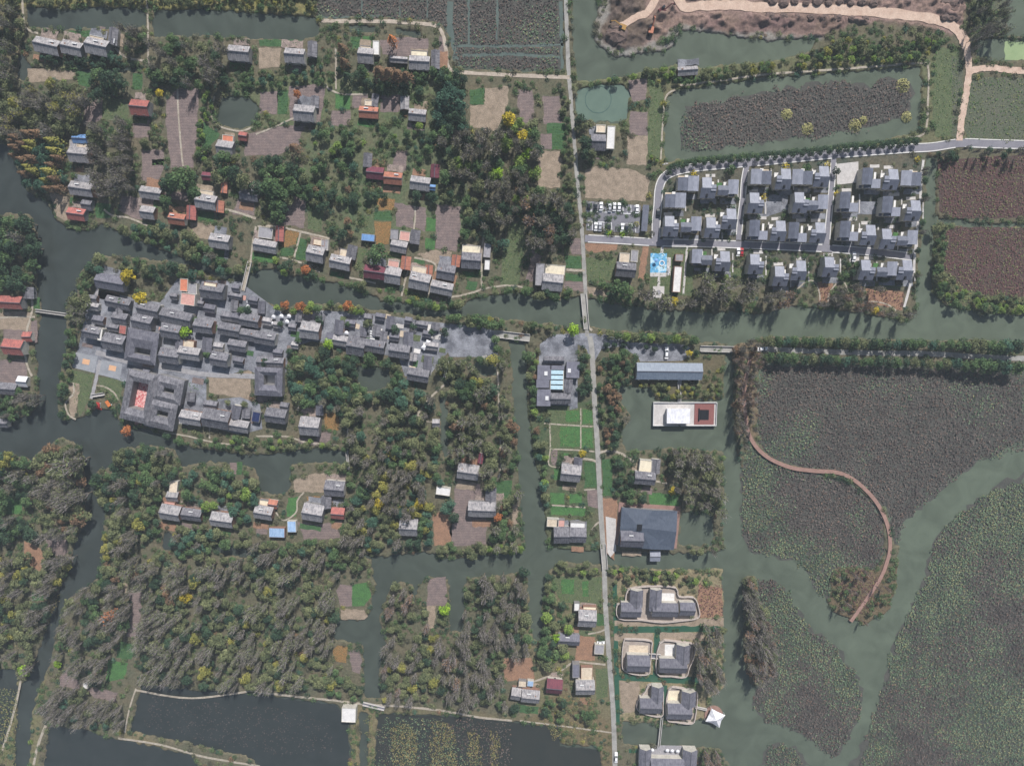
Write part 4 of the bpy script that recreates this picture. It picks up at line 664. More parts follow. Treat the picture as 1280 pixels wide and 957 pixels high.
# ---- the villas
def villa(kind, mir):
    sx = SCALE0*.93; root = empty('villa', 0, 0); H_ = 6.4; g = lambda v: v*sx
    X_ = (lambda a, b: (g(a), g(b))) if not mir else (lambda a, b: (g(-b), g(-a)))
    sl_, ll = RF['slate'], RF['lslate']; wt = WALL[0]
    def wing(x0, x1, y0, y1, axis, h=H_, rise=1.3, m_=sl_): a_, b_ = X_(x0, x1); return gable_parts(root, a_, b_, g(y0), g(y1), axis, h, rise, m_, wt, over=.3, ridge=False)
    def deck(x0, x1, y0, y1, h, m_): a_, b_ = X_(x0, x1); MB().box(a_, g(y0), 0, b_, g(y1), h).build('wing', wt, root); MB().box(a_-.15, g(y0)-.15, h+.002, b_+.15, g(y1)+.15, h+.2).build('flat_roof', m_, root)
    if kind == 'A':
        # one long gable whose north slope is cut back on one side
        a_, b_ = X_(-9, 9); MB().box(a_, g(-12.4), 0, b_, g(-.5), 5.6).build('wall', wt, root); a2, b2 = X_(-7.5, 3.2); MB().box(a2, g(-.5), 0, b2, g(12.2), 5.6).build('wall', wt, root)
        k = .5
        MB().slab((a_-.3,g(-13),5.7),(b_+.3,g(-13),5.7),(b_+.3,g(-1),5.7+g(12)*k),(a_-.3,g(-1),5.7+g(12)*k),.22).build('roof', sl_, root)  # slope away from the sun: shade put into the colour by darker metal
        MB().slab((a2-.3,g(-1),5.7+g(12)*k+.01),(b2+.3,g(-1),5.7+g(12)*k+.01),(b2+.3,g(12.6),6.3),(a2-.3,g(12.6),6.3),.22).build('roof', ll, root)  # sunward slope: sunlight put into the colour by lighter metal
        MB().add([(a2,g(-.6),5.6),(b2,g(-.6),5.6),(b2,g(12.2),5.6),(a2,g(12.2),5.6),(a2,g(-1),7.4),(b2,g(-1),7.4)], [(0,3,4),(1,5,2)]).build('gable_wall', wt, root)
        deck(3.4, 9.2, -4, 3.0, 7.6, ll); deck(3.6, 9, 3.1, 8.5, 3.2, FL['white'])
        a3, b3 = X_(-2.4, -.2); MB().box(a3, g(-11.8), 6.0, b3, g(-8.0), 7.05).build('dormer', DARK, root)
    elif kind == 'D':
        wing(-11.5, 0.5, -8, 12, 'y', rise=1.2); deck(0.7, 11.5, -11.8, -1.2, 6.2, ll); deck(-8, .6, -11.6, -8.1, 5.4, sl_)
        deck(-11.3, -5, -11, -8.1, 3.2, FL['slate']); deck(7.6, 9.6, -1.1, 9, 2.6, FL['white'])
        a_, b_ = X_(.9, 6.6); MB().box(a_, g(-.9), .0, b_, g(10), .35).build('lawn', FM['bgreen'], root)
    elif kind == 'C':
        wing(-12.6, -.1, -9, 6.8, 'y', h=6.2, rise=.7); wing(.1, 12.4, -9.2, 8.6, 'y', h=6.5, rise=.6, m_=ll); deck(-11.6, -4, 7, 10, 3.0, FL['beige']); deck(-3.6, .0, 7.4, 10.6, 4.4, FL['white'])
    else:
        wing(-12.6, .3, -9, 1.8, 'x', rise=1.0); wing(.6, 12.4, -7.6, 9.4, 'y', h=6.7, rise=.8, m_=ll); deck(4, 9.5, -10, -7.8, 4.6, sl_); deck(-3, .4, 2, 8, 2.8, FL['white'])
        a_, b_ = X_(-10, -3.4); MB().box(a_, g(2.1), 0, b_, g(8.6), .35).build('lawn', FM['bgreen'], root)
    for sx_ in (-5.5, 0, 5.5):
        yb = {'A': -12.4, 'D': -11.8, 'C': -9, 'B': -9}[kind]
        link('window', _win, root, (g(sx_*1.1), g(yb)-.02, 1.7)); link('window', _win, root, (g(sx_*1.1), g(yb)-.02, 4.4))
    link('door', _door, root, (g(2.6), g({'A': -12.4, 'D': -11.8, 'C': -9, 'B': -9}[kind])-.02, .02))
    return root
def copy_tree(o, parent=None):
    c = o.copy(); SC.collection.objects.link(c); c.parent = parent
    for ch in KIDS[o.name]: copy_tree(ch, c)
    return c
KIDS = {}
def learn(o): KIDS[o.name] = [c for c in SC.objects if c.parent == o]; [learn(c) for c in KIDS[o.name]]
VIL = '''860.6 229 C 0|885.3 234.5 A 0|910 234.5 B 0|844.5 250 C 0|838.5 282.5 A 0|863.7 280.5 B 0|890.3 284.3 A 0|911.5 273.3 A 1|951.5 220.7 C 1|979.5 223.5 A 1|1003.2 221 C 1|1027 220.3 A 1|944.5 253.5 A 0|1000.5 253 A 0|1022 253.3 B 0|948.5 287.5 D 0|973 288.3 A 1|997.5 290.3 D 0|1022.3 290.5 A 1
|1089.7 222.7 D 0|1113.5 224 A 1|1139 222.5 C 1|1061.8 252.5 D 0|1114.7 258 D 0|1141.3 263 A 1|1061.8 288.8 D 0|1085.3 293.5 A 1|1109.6 298.5 A 0|1133.8 297.5 B 0|877.5 321.3 B 1|903.5 326.3 A 1|945 330 A 0|975.8 345 A 0|998.5 338 A 1|1038 333.5 A 0|1083.5 337.3 A 0|1108.5 336.5 B 0|1131 337.3 A 1'''
protos = {}; VL = []
VDESC = {'A': 'villa with small dark dormer', 'B': 'corner winged villa', 'C': 'twin strip roofed villa', 'D': 'villa with inner lawn'}
for ln in VIL.replace('\n','').split('|'):
    x, y, k, mi_ = ln.split(); x, y, mi_ = float(x), float(y), int(mi_); key = (k, mi_)
    if key not in protos: o = villa(k, mi_); protos[key] = o; learn(o)
    else: o = copy_tree(protos[key])
    wx_, wy_ = P(x, y, 6.5); o.location = (wx_, wy_, .3-.3); o.rotation_euler.z = math.radians(-1.5); VL.append((o, x, y, k))
rowsV = [(0, 243, 'top'), (243, 268, 'second'), (268, 311, 'third'), (311, 400, 'bottom')]
def street(x): return 'left' if x < 930 else ('middle' if x < 1043 else 'right')
for lo_, hi_, rn in rowsV:
    for st in ('left', 'middle', 'right'):
        grp = [v for v in VL if lo_ <= v[2] < hi_ and street(v[1]) == st]
        for kk in 'ABCD':
            g_ = sorted([v for v in grp if v[3] == kk], key=lambda v: v[1])
            for i, v in enumerate(g_):
                tag(v[0], ('%s%s, %s row, %s estate block%s' % ('' if len(g_) == 1 else ordw(i)+' ', VDESC[kk], rn, st, '' if len(g_) == 1 else ', from left')), 'villa', 'slate roofed villas of the estate')
# ---- special buildings
def special(name, label, cat, cx, cy, ang, z=0): 
    x, y = P(cx, cy, z); return tag(empty(name, x, y, 0, -math.radians(ang)), label, cat), scale_at(cx, cy, z)[0]
def bx(root, s, x0, y0, x1, y1, z0, z1, name, m_): return MB().box(x0*s, -y1*s, z0, x1*s, -y0*s, z1).build(name, m_, root)
# tea house with glazed strips
r, s = special('restaurant', 'large grey restaurant with four glazed roof strips by the river crossroads', 'restaurant', 696, 478, 1, 4)
bx(r, s, -22, -18, 22, 30, 0, .45, 'terrace', RM['stone'])
for q_ in ((-24,-21,-8,-4),(-8,-21,8,-17),(12,-26,27,-7),(-25,-3,-10,6),(-24,9,-8,29)):
    bx(r, s, *q_, 0, 4.6, 'wall', WALL[2]); bx(r, s, q_[0]-.6, q_[1]-.6, q_[2]+.6, q_[3]+.6, 4.62, 4.9, 'roof', FL['slate'])
for q_ in ((10,-4,19,12),):
    g_ = gable_parts(r, q_[0]*s, q_[2]*s, -q_[3]*s, -q_[1]*s, 'y', 4, 1.2, RF['grey'], WALL[2])
gable_parts(r, -16*s, 8*s, 24*s, 34*s-1, 'x', 4, 1.5, RF['grey'], WALL[2]); gable_parts(r, -7*s, 17*s, -26*s, -14*s, 'x', 4.4, 1.6, RF['grey'], WALL[2])
bx(r, s, -8.5, -17, 8.5, 10, 0, 4.3, 'atrium_wall', WALL[0])
for i in range(4): bx(r, s, -7.5, -15.5+i*6.3, 7.5, -10.6+i*6.3, 4.32, 4.7, 'skylight', mat('pale_glass', lin(196,220,230), lin(160,190,204), rough=.2, spec=.5)); bx(r, s, -7.5, -10.5+i*6.3, 7.5, -9.3+i*6.3, 4.31, 4.6, 'beam', DARK)
for q_ in ((-16,-14,-12,-9),(13,-18,17,-13),(-14,17,-10,22)): bx(r, s, *q_, 4.91, 5.3, 'rooflight', TRIM)
link('door', _door, r, (2*s, -26*s, .02))
# long riverside hall
x, y = P(837, 464, 5); r = tag(empty('exhibition_hall', x, y, 0, -math.radians(.6)), 'long hall with a blue grey metal roof beside the riverside car court', 'hall'); s = scale_at(837, 464, 5)[0]
gable_parts(r, -40.5*s, 40.5*s, -9.5*s, 9.5*s, 'x', 4.6, 1.7, RF['steel'], WALL[0]); MB().box(-41*s, -12*s, .3, 41*s, -10*s-.02, .5).build('veranda', RM['pale'], r)
for i in range(7): MB().box(-38*s+i*12.6*s, -11.6*s, .5, -38*s+i*12.6*s+.25, -11.4*s, 4.2).build('post', TRIM, r)
for i in range(8): link('window', _win, r, ((i-3.5)*9.6*s, 9.5*s+.02, 2.2), math.pi)
link('door', _door, r, (0, -9.5*s-.02, .05))
# floating pavilion deck
x, y = P(856, 517, 1); r = tag(empty('lakeside_pavilion', x, y, 0, 0), 'white decked pavilion on the water with a reddish deck at one end', 'pavilion'); s = scale_at(856, 517)[0]
bx(r, s, -39.5, -14.5, 39.5, 15, -.8, .7, 'deck', RM['pale']); bx(r, s, -11.5-12, -7, -11.5+15, 10, .72, 4.6, 'hall', FL['white']); bx(r, s, -24.2, -7.6, 4.2, 10.6, 4.62, 4.9, 'roof', RF['white'])
rr = MB().box(12*s, -13.5*s, .72, 36.5*s, -8*s, 1.0).box(12*s, 5*s, .72, 36.5*s, 12.5*s, 1.0).box(12*s, -8*s, .72, 18*s, 5*s, 1.0).box(30*s, -8*s, .72, 36.5*s, 5*s, 1.0).build('red_deck', mat('red_deck', lin(140,92,88), lin(118,78,76)), r)
bx(r, s, 18, -5, 30, 8, .705, .74, 'pool', DARK)
mb = MB()
for q_ in ((-39.5,-14.5,39.5,-14),(-39.5,14.5,39.5,15),(-39.5,-14,-39,14.5),(39,-14,39.5,14.5)): mb.box(q_[0]*s,-q_[3]*s,.71,q_[2]*s,-q_[1]*s,1.7)
mb.build('railing', TRIM, r); bx(r, s, 17, -7, 18, 9, 1.02, 1.8, 'rail_post', DARK); MB().box(-8*s, -7.1*s-3.2, 1, -6*s, -7.1*s-3.0, 3).build('window', GLASS, r)
MB().box(-1, 0, -.5, 1, 12, .6).build('footbridge_deck', RM['stonepath'], r, (-7*s, 14.6*s, 0))
# dark blue hipped hall
x, y = P(810, 661, 5); r = tag(empty('visitor_centre', x, y, 0, -math.radians(4)), 'huge dark blue folded roof hall beside the straight concrete road', 'hall'); s = scale_at(810, 661, 5)[0]
Wd, Dd = 35*s, 25*s; hz = 4.2
MB().box(-Wd+.6, -Dd+.6, 0, Wd-.6, Dd-.6, hz).build('wall', WALL[2], r)
MB().box(-Wd-1, -Dd-.6, 0, Wd+2.6, Dd+1.6, .35).build('plinth', mat('brown_plinth', lin(150,120,112), lin(128,102,96)), r)
C0 = (-12*s, 3*s, hz+3.2); A_ = [(-Wd,-Dd,hz),(Wd,-Dd,hz+.4),(Wd,Dd,hz),(-Wd,Dd,hz+.4)]; mid = [(6*s,-Dd,hz+1.8),(Wd,0,hz+2.2),(4*s,Dd,hz+1.5),(-Wd,-2*s,hz+1.4)]
mb = MB()
pts_ = [A_[0],mid[0],A_[1],mid[1],A_[2],mid[2],A_[3],mid[3]]
mb.add(pts_+[C0], [(i,(i+1)%8,8) for i in range(8)]); mb.add([(p[0],p[1],p[2]-.3) for p in pts_], [tuple(range(8))[::-1]]); 
mb.v += []; n0 = 0
for i in range(8): a_, b_ = pts_[i], pts_[(i+1)%8]; mb.add([a_,(a_[0],a_[1],a_[2]-.3),(b_[0],b_[1],b_[2]-.3),b_], [(0,1,2,3)])
rf = mb.build('roof', RF['navy'], r)
MB().box(C0[0]-3*s, C0[1]-4*s, hz+1, C0[0]+3*s, C0[1]+4*s, hz+3.5).build('rooflight', DARK, rf)
for i in range(6): link('window', _win, r, ((i-2.5)*10*s, -Dd+.57, 2))
link('door', _door, r, (-Wd+.57, 0, .35), -math.pi/2)
x, y = P(819, 695, 3); r = tag(empty('pier_house', x, y, 0, 0), 'small pale roofed pier house standing in the canal below the dark blue hall', 'pier house'); s = SCALE0
MB().box(-5.5*s,-5.5*s,-.3,5.5*s,5.5*s,2.6).build('wall', WALL[0], r); gable_parts(r, -6*s, 6*s, -6*s, 6*s, 'x', 2.62, .9, RF['lslate'], WALL[0]); 
for sx_ in (-1,1):
    for sy_ in (-1,1): MB().cyl(sx_*5*s, sy_*5*s, -1.9, -.3, .18).build('pile', DARK, r)
# playground
x, y = P(823, 331); r = tag(empty('playground', x, y), 'blue and white painted splash playground at the villa estate corner', 'playground'); s = SCALE0
bx(r, s, -10, -14, 10, 14, 0, .24, 'surface', mat('blue_play_floor', lin(96,158,196), lin(178,208,222), scale=.22, detail=2, lo=.52, hi=.6, fine=.05)); bx(r, s, 10.3, -9, 15, 13, 0, .2, 'side_path', RM['pale']); bx(r, s, -10, 9.5, 10, 14.4, .25, .27, 'pale_corner', RM['pale'])
mb = MB(); n = 24
for i in range(n):
    a_, b_ = 2*math.pi*i/n, 2*math.pi*(i+1)/n; mb.prism([(1.0*math.cos(a_),1.0*math.sin(a_)),(1.5*math.cos(a_),1.5*math.sin(a_)),(1.5*math.cos(b_),1.5*math.sin(b_)),(1.0*math.cos(b_),1.0*math.sin(b_))], .24, .6)
mb.build('ring_basin', TRIM, r, (4*s, 2*s, 0)); MB().cyl(0,0,.24,2.6,.15).cyl(0,0,2.6,2.9,1.0,.2).build('water_mushroom', RF['blue'], r, (-4*s, 5*s, 0)); MB().box(-.3,-2,.24,.3,2,.5).slab((-.4,-1.5,.5),(.4,-1.5,.5),(.4,1.2,1.9),(-.4,1.2,1.9),.1).build('slide', TRIM, r, (12*s, -7*s, 0))
flat(846.6, 349, 10, 33, 3, 'white', 3.4, 'clubhouse', desc=('x','long white flat roofed clubhouse beside the blue playground','clubhouse'), parapet=.3)
flat(849, 322, 10, 9, 2, 'grey', 3, 'kiosk', desc=('x','small grey roofed kiosk beside the blue playground','kiosk'), parapet=.2)
x, y = P(823, 365); r = tag(empty('viewing_platform', x, y), 'square pale viewing platform with a round planter below the playground', 'platform'); bx(r, s, -7, -7, 7, 7, -.6, .5, 'deck', RM['pale']); MB().cyl(0,0,.5,.9,1.1,n=20).build('planter', FL['grey'], r)
x, y = P(806.5, 272.5, 3); r = tag(empty('car_park_shelter', x, y, 0, -math.radians(3.5)), 'long narrow grey shelter roof along the car park edge', 'shelter'); MB().box(-3.6*s,-15.5*s,2.7,3.6*s,15.5*s,2.95).build('roof', RF['slate'], r)
for i in range(5):
    for q_ in (-3, 3): MB().cyl(q_*s, (i-2)*7*s, 0, 2.7, .12).build('post', TRIM, r)
MB().box(-3*s,-15*s,.0,3*s,15*s,.12).build('floor', RM['stone'], r)
# white sail tent on a round jetty
x, y = P(892, 893); r = tag(empty('lake_tent', x, y, 0, math.radians(-20)), 'white peaked tent on a small brown jetty at the water edge', 'tent'); MB().cyl(0,0,-1.2,.35,5.2,n=24).build('jetty', RM['redpath'], r)
ps = []; zz = lambda u: .35+2.2+1.6*abs(u)
mb = MB(); q4 = [(-4.4,-3.6,3.2),(4.4,-4.6,3.0),(4.6,3.6,3.2),(-4.0,4.6,3.0)]; mids = [((q4[i][0]+q4[(i+1)%4][0])*.45,(q4[i][1]+q4[(i+1)%4][1])*.45,2.5) for i in range(4)]
ring = [];  [ring.extend([q4[i], mids[i]]) for i in range(4)]
mb.add(ring+[(0,0,5.4)], [(i,(i+1)%8,8) for i in range(8)]); mb.add([(p[0],p[1],p[2]-.05) for p in ring]+[(0,0,5.3)], [((i+1)%8,i,8) for i in range(8)]); mb.build('canopy', RF['white'], r)
MB().cyl(0,0,.35,5.5,.12).build('mast', DARK, r)
for p in q4: MB().cyl(p[0]*.97,p[1]*.97,.35,p[2],.08).build('pole', TRIM, r)
# ---- walled villas at the bottom
def wallring(poly, label):
    poly = smooth(poly, 3, closed=True); pts = [P(*p) for p in poly]; mb = MB(); n = len(pts)
    for i in range(n):
        a_, b_ = pts[i], pts[(i+1)%n]; d = math.hypot(b_[0]-a_[0], b_[1]-a_[1]); nx, ny = -(b_[1]-a_[1])/d*.22, (b_[0]-a_[0])/d*.22
        if d > .02: mb.prism([(a_[0]-nx,a_[1]-ny),(b_[0]-nx,b_[1]-ny),(b_[0]+nx,b_[1]+ny),(a_[0]+nx,a_[1]+ny)], 0, 1.9)
    o = mb.build('garden_wall', WALLPINK); tag(o, label, 'garden wall', 'pale walls round the canal villas'); return o
WALLPINK = mat('garden_wall_render', lin(190,180,174), lin(166,154,148), coords=G, scale=.6)
CM = [([(771,754),(780,753),(783,738),(792,733),(820,731),(844,733),(848,744),(866,745),(872,756),(872,770),(850,774),(826,776),(800,773),(773,771)], 'pale wall round the top group of canal villas'),
      ([(779,800),(785,797),(812,799),(814,806),(812,830),(810,840),(796,841),(780,836),(777,825)], 'pale rounded wall round the single roofed canal villa'),
      ([(824,802),(845,800),(867,804),(866,820),(861,832),(856,844),(838,843),(820,839)], 'pale wall round the canal villa beside the grey footbridge'),
      ([(806,862),(811,854),(827,856),(828,880),(826,893),(806,890),(796,884),(797,874)], 'pale wall round the narrow canal villa above the bottom footbridge'),
      ([(835,860),(850,858),(868,862),(871,868),(868,895),(863,902),(845,900),(832,895)], 'pale wall round the canal villa nearest the white tent')]
for i, (p, lb) in enumerate(CM): wallring(p, lb); sheet('courtyard_paving', p, .05+.004*i, mat('walled_court_paving', lin(168,158,150), lin(140,128,120), scale=.4, coords=G, fine=.2), jit=0)
def lvilla(label, *wings):
    cx, cy = wings[0][0], wings[0][1]; h = 4.4; x, y = P(cx, cy, h); s = scale_at(cx, cy, h)[0]; r = tag(empty('canal_villa', x, y, 0, -math.radians(1.5)), label, 'villa', 'dark roofed villas inside pale walls')
    for i, (wx_, wy_, w, d, ax) in enumerate(wings):
        x0, x1 = (wx_-cx-w/2)*s, (wx_-cx+w/2)*s; y0, y1 = -(wy_-cy+d/2)*s, -(wy_-cy-d/2)*s
        gable_parts(r, x0+.2, x1-.2, y0+.2, y1-.2, ax, h-.05*i, (min(w, d)*s/2)*.55, RF['dgrey'], WALL[0])
    for q_ in (-.25, .25): link('window', _win, r, (wings[0][2]*s*q_, -wings[0][3]*s/2+.15, 1.8))
    link('door', _door, r, (0, -wings[0][3]*s/2+.15, .05)); return r
lvilla('dark L-shaped villa in the left part of the top walled group', (788.6,762,25,18,'x'), (795,747,15,22,'y'))
lvilla('dark L-shaped villa in the middle of the top walled group', (831,762,32,17,'x'), (819,749.6,14,28,'y'))
lvilla('small dark villa in the right part of the top walled group', (859,761,19,16,'x'))
lvilla('grey villa with a single ridge inside the rounded wall', (797.6,829,28,21,'x')); lvilla('dark L-shaped villa right of the single roofed one', (841,832,34,18,'x'), (853,816,16,24,'y'))
lvilla('dark villa with a corner wing above the bottom footbridge', (813,882,27,19,'x'), (821,866,14,20,'y')); lvilla('dark villa with a corner wing nearest the white tent', (849,889,30,20,'x'), (860,872,17,20,'y'))
lvilla('dark roofed hotel wings round a terrace at the bottom edge', (834,955,42,14,'x'), (806,947,14,24,'y'), (862,947,17,24,'y'))
for q_, h_, c_ in (((798,812,24,12),.3,'beige'),((838,812,14,14),.3,'white'),((833,868,0,0),0,''),((842,870,14,14),.3,'cream'),((829,745,0,0),0,''),((835,747,16,12),.3,'white'),((834,937,40,12),.4,'grey'),((664,855,0,0),0,'')):
    if q_[2]: sheet('terrace', rect(*q_, 1), .1+.01*len(HOUSES)*.01, FL[c_], jit=0)
# moats between them: green water is a different, algae covered sheet
ALG = mat('algae_water', lin(40,78,62), lin(54,90,70), scale=.3, coords=G, rough=.25, spec=.5)
for i, p in enumerate([rect(835,786,132,8,-1), rect(821,818,8,60,2), rect(827,848,108,9,3), rect(830,876,7,40,2), [(766,728),(771,728),(775,905),(769,905)], rect(800,938,28,5,0)]): sheet('moat', p, .02+.003*i, ALG, jit=.15)
# ---- bridges
def bridge(x0, y0, x1, y1, wpx, label, m_=None, z=.5, rail=True, name='bridge'):
    a_, b_ = P(x0, y0), P(x1, y1); L_ = math.hypot(b_[0]-a_[0], b_[1]-a_[1]); r = tag(empty(name, a_[0], a_[1], 0, math.atan2(b_[1]-a_[1], b_[0]-a_[0])), label, 'bridge'); w = wpx*SCALE0/2
    MB().box(-.6,-w,z-.5,L_+.6,w,z).build('deck', m_ or RM['concrete'], r)
    if rail:
        for sg in (-1, 1): MB().box(-.4,sg*w-.12,z-.01,L_+.4,sg*w+.12,z+1.0).build('parapet', RM['pale'], r)
    for i in range(1, max(2, int(L_/5))): MB().box(i*L_/max(2,int(L_/5))-.2,-w*.8,-2,i*L_/max(2,int(L_/5))+.2,w*.8,z-.5).build('pier', WALL[2], r)
bridge(619,417,661,422,8.5,'grey bridge from the village square towards the restaurant'); bridge(876,435.5,918,436.5,7,'grey bridge right of the riverside court'); bridge(47,388,83,393,3,'thin footbridge over the left canal'); bridge(313,328,305,362,4.5,'pale bridge over the river into the grey village', RM['path'])
bridge(729,368,733,410,6.5,'concrete lane bridge over the main river'); bridge(753.5,680,756,710,6.8,'bridge carrying the concrete road over the lower canal'); bridge(827,893,823,930,2.6,'slim footbridge to the dark hotel at the bottom'); bridge(811,818,824,819,6,'short grey bridge between two walled villas',RF['slate'])
bridge(848,478,849,500,2.5,'footbridge to the white deck pavilion'); bridge(942,436,950,436,5,'white topped jetty where the road meets the reed walkway',RM['pale']); bridge(869,882,882,885,2,'narrow plank bridge to the white tent'); bridge(434,560,436,585,2.5,'grey plank bridge in the woods'); bridge(455,878,480,884,4,'small bridge on the bank track',FL['slate'])
bridge(117,494,130,492,3.5,'small mooring bridge above the red boat', RM['pale']); bridge(556,470,560,452,2.2,'wooden jetty behind the village square'); bridge(604,446,606,452,9,'small stone landing below the village square')
# ---- boats, parasols, cars, diggers
def boat(cx, cy, ang, L_, m_, label):
    x, y = P(cx, cy); r = tag(empty('boat', x, y, WL, -math.radians(ang)), label, 'boat'); mb = MB(); W_ = L_*.26
    o_ = [(-L_/2,-W_*.7),(L_*.25,-W_),(L_/2,0),(L_*.25,W_),(-L_/2,W_*.7)]; mb.prism([(a*.9,b*.85) for a, b in o_], -.3, .1).prism(o_, .1, .6); mb.build('hull', m_, r)
    MB().box(-L_*.35,-W_*.6,2.0,L_*.2,W_*.6,2.15).build('canopy', m_, r)
    for sx_ in (-.33,.18):
        for sy_ in (-.55,.55): MB().box(L_*sx_-.05,W_*sy_-.05,.6,L_*sx_+.05,W_*sy_+.05,2.0).build('post', DARK, r)
    for i in range(3): MB().box(-L_*.3+i*L_*.18,-W_*.6,.6,-L_*.3+i*L_*.18+.35,W_*.6,.9).build('seat', TRIM, r)
boat(124,505,-85,6,mat('boat_red', lin(186,60,56), lin(150,48,48)),'red pleasure boat moored nose to the small jetty'); boat(136,503,-120,6,mat('boat_orange', lin(206,122,66), lin(176,98,54)),'orange pleasure boat moored beside the red one'); boat(957,0.1,0,.01,TRIM,'x') if 0 else None
_ub = {}
def parasol(cx, cy, label, r_=1.6, sq=False):
    x, y = P(cx, cy, 2.4)
    k = (r_, sq)
    if k not in _ub:
        _ub[k] = (MB().cyl(0,0,2.1,2.8,r_,.08,n=4 if sq else 10).mesh('canopy', RF['white']), MB().cyl(0,0,0,2.2,.05,n=6).mesh('pole', FRAME))
    o = tag(empty('parasol', x, y, 0, rnd.random()), label, 'parasol', 'white parasols'); link('canopy', _ub[k][0], o); link('pole', _ub[k][1], o)
for i, q_ in enumerate([(535,428,'upper square white parasol beside the village square'),(530,434,'lower square white parasol beside the village square'),(310.5,377.5,'upper white dome parasol in the village'),(309.6,383.3,'lower white dome parasol in the village'),(341.6,396,'upper white parasol left of the terrace tables'),(339.6,404,'lower white parasol left of the terrace tables'),
    (351.6,395,'white parasol at the left of the river terrace'),(361,395,'white parasol at the right of the river terrace'),(358.6,402,'white parasol below the river terrace pair'),(815.5,937.5,'leftmost white parasol on the hotel terrace at the bottom'),(834.5,938,'second white parasol on the hotel terrace'),(840.5,938.5,'third white parasol on the hotel terrace'),(847.5,939,'rightmost white parasol on the hotel terrace'),(433,416,'small white parasol between village roofs')]):
    parasol(q_[0], q_[1], q_[2], 1.7 if i < 2 else 1.1, i < 2)
for i in range(4):
    x, y = P(465.5, 414+i*3.1, 2); o = tag(empty('slatted_canopy', x, y, 0, -.17), ordw(i)+' from the top of four white slatted canopies in a row', 'canopy', 'white slatted canopies'); MB().box(-1.3,-.4,2,1.3,.4,2.1).build('top', TRIM, o); MB().box(-.08,-.08,0,.08,.08,2).build('post', FRAME, o)
# cars
def car_meshes(cm):
    st = [(-2.2,.55,.75),(-2.1,.85,.95),(-1.5,.95,.98),(-1.1,1.42,.82),(.3,1.46,.84),(1.0,1.0,.94),(2.0,.82,.9),(2.2,.6,.8)]
    v = []; f = []
    for x, z, w in st: v += [(x,-w*.93,.28),(x,-w*.93*(1 if z < 1.1 else .86),max(.55,z-.03)),(x,0,z),(x,w*.93*(1 if z < 1.1 else .86),max(.55,z-.03)),(x,w*.93,.28)]
    for i in range(len(st)-1):
        for j in range(4): a_ = i*5+j; f.append((a_,a_+1,a_+6,a_+5))
        f.append((i*5+4,i*5,i*5+5,i*5+9))
    f += [(4,3,2,1,0), tuple(len(v)-5+i for i in range(5))]
    body = MB().add(v, f).mesh('body', cm)
    gl = MB().slab((.36,-.66,1.49),(.98,-.78,1.06),(.98,.78,1.06),(.36,.66,1.49),.04).slab((-1.46,-.78,1.02),(-1.12,-.64,1.45),(-1.12,.64,1.45),(-1.46,.78,1.02),.04).box(-1.0,-.86,1.0,.3,-.8,1.3).box(-1.0,.8,1.0,.3,.86,1.3).mesh('windows', GLASS)
    return body, gl
_wh = None
def car(cx, cy, ang, colr, label, grp='cars parked in the car park', L_=1.0, name='parked_car', cat='car'):
    global _wh
    if _wh is None: 
        mb = MB(); n = 12; mb.add([(.33*math.cos(2*math.pi*i/n), -.11, .33+.33*math.sin(2*math.pi*i/n)) for i in range(n)]+[(.33*math.cos(2*math.pi*i/n), .11, .33+.33*math.sin(2*math.pi*i/n)) for i in range(n)], [tuple(range(n)),tuple(range(n,2*n))[::-1]]+[(i,i+n,(i+1)%n+n,(i+1)%n) for i in range(n)]); _wh = mb.mesh('wheel', DARK)
    if colr not in _ub: _ub[colr] = car_meshes(mat('car_paint_%s' % colr, *{'white':(lin(232,232,234),lin(220,220,224)),'black':(lin(40,42,50),lin(32,34,42)),'silver':(lin(176,178,184),lin(160,162,170)),'red':(lin(176,40,52),lin(150,34,44))}[colr], rough=.3, spec=.5))
    x, y = P(cx, cy, 1); o = tag(empty(name, x, y, .22, math.radians(ang)), label, cat, grp); o.scale = (L_, 1, L_)
    link('body', _ub[colr][0], o); link('windows', _ub[colr][1], o)
    for sx_ in (-1.35, 1.35):
        for sy_ in (-.84, .84): link('wheel', _wh, o, (sx_, sy_, 0))
PKL = [(732,251),(801,257),(799,291.5),(733,288)]
sheet('car_park', PKL, .1, mat('car_park_asphalt', lin(124,123,130), lin(106,106,114), coords=G, scale=.3, fine=.1), jit=0)
mb = MB(); 
def strip(x0, y0, x1, y1, w=.14, z=.13):
    a_, b_ = P(x0, y0), P(x1, y1); d = math.hypot(b_[0]-a_[0], b_[1]-a_[1]); nx, ny = -(b_[1]-a_[1])/d*w, (b_[0]-a_[0])/d*w; mb.add([(a_[0]-nx,a_[1]-ny,z),(b_[0]-nx,b_[1]-ny,z),(b_[0]+nx,b_[1]+ny,z),(a_[0]+nx,a_[1]+ny,z)], [(0,1,2,3)])
for i in range(14): x_ = 733+i*5; strip(x_+.5, 252.5+i*.33, x_+1, 263.5+i*.33)
for i in range(7): strip(735.5+i*4.8, 277+i*.2, 736+i*4.8, 287.5+i*.2)
for i in range(5): strip(781+i*4.5, 279.5+i*.2, 781+i*4.5, 290+i*.1)
strip(733,263.8,798,268,.18); strip(735,276.7,764,278.2,.18); strip(780,279.5,798,280.3,.18)
o = mb.build('parking_lines', mat('white_paint', lin(224,224,226), lin(206,206,210), coords=G)); o['kind'] = 'structure'
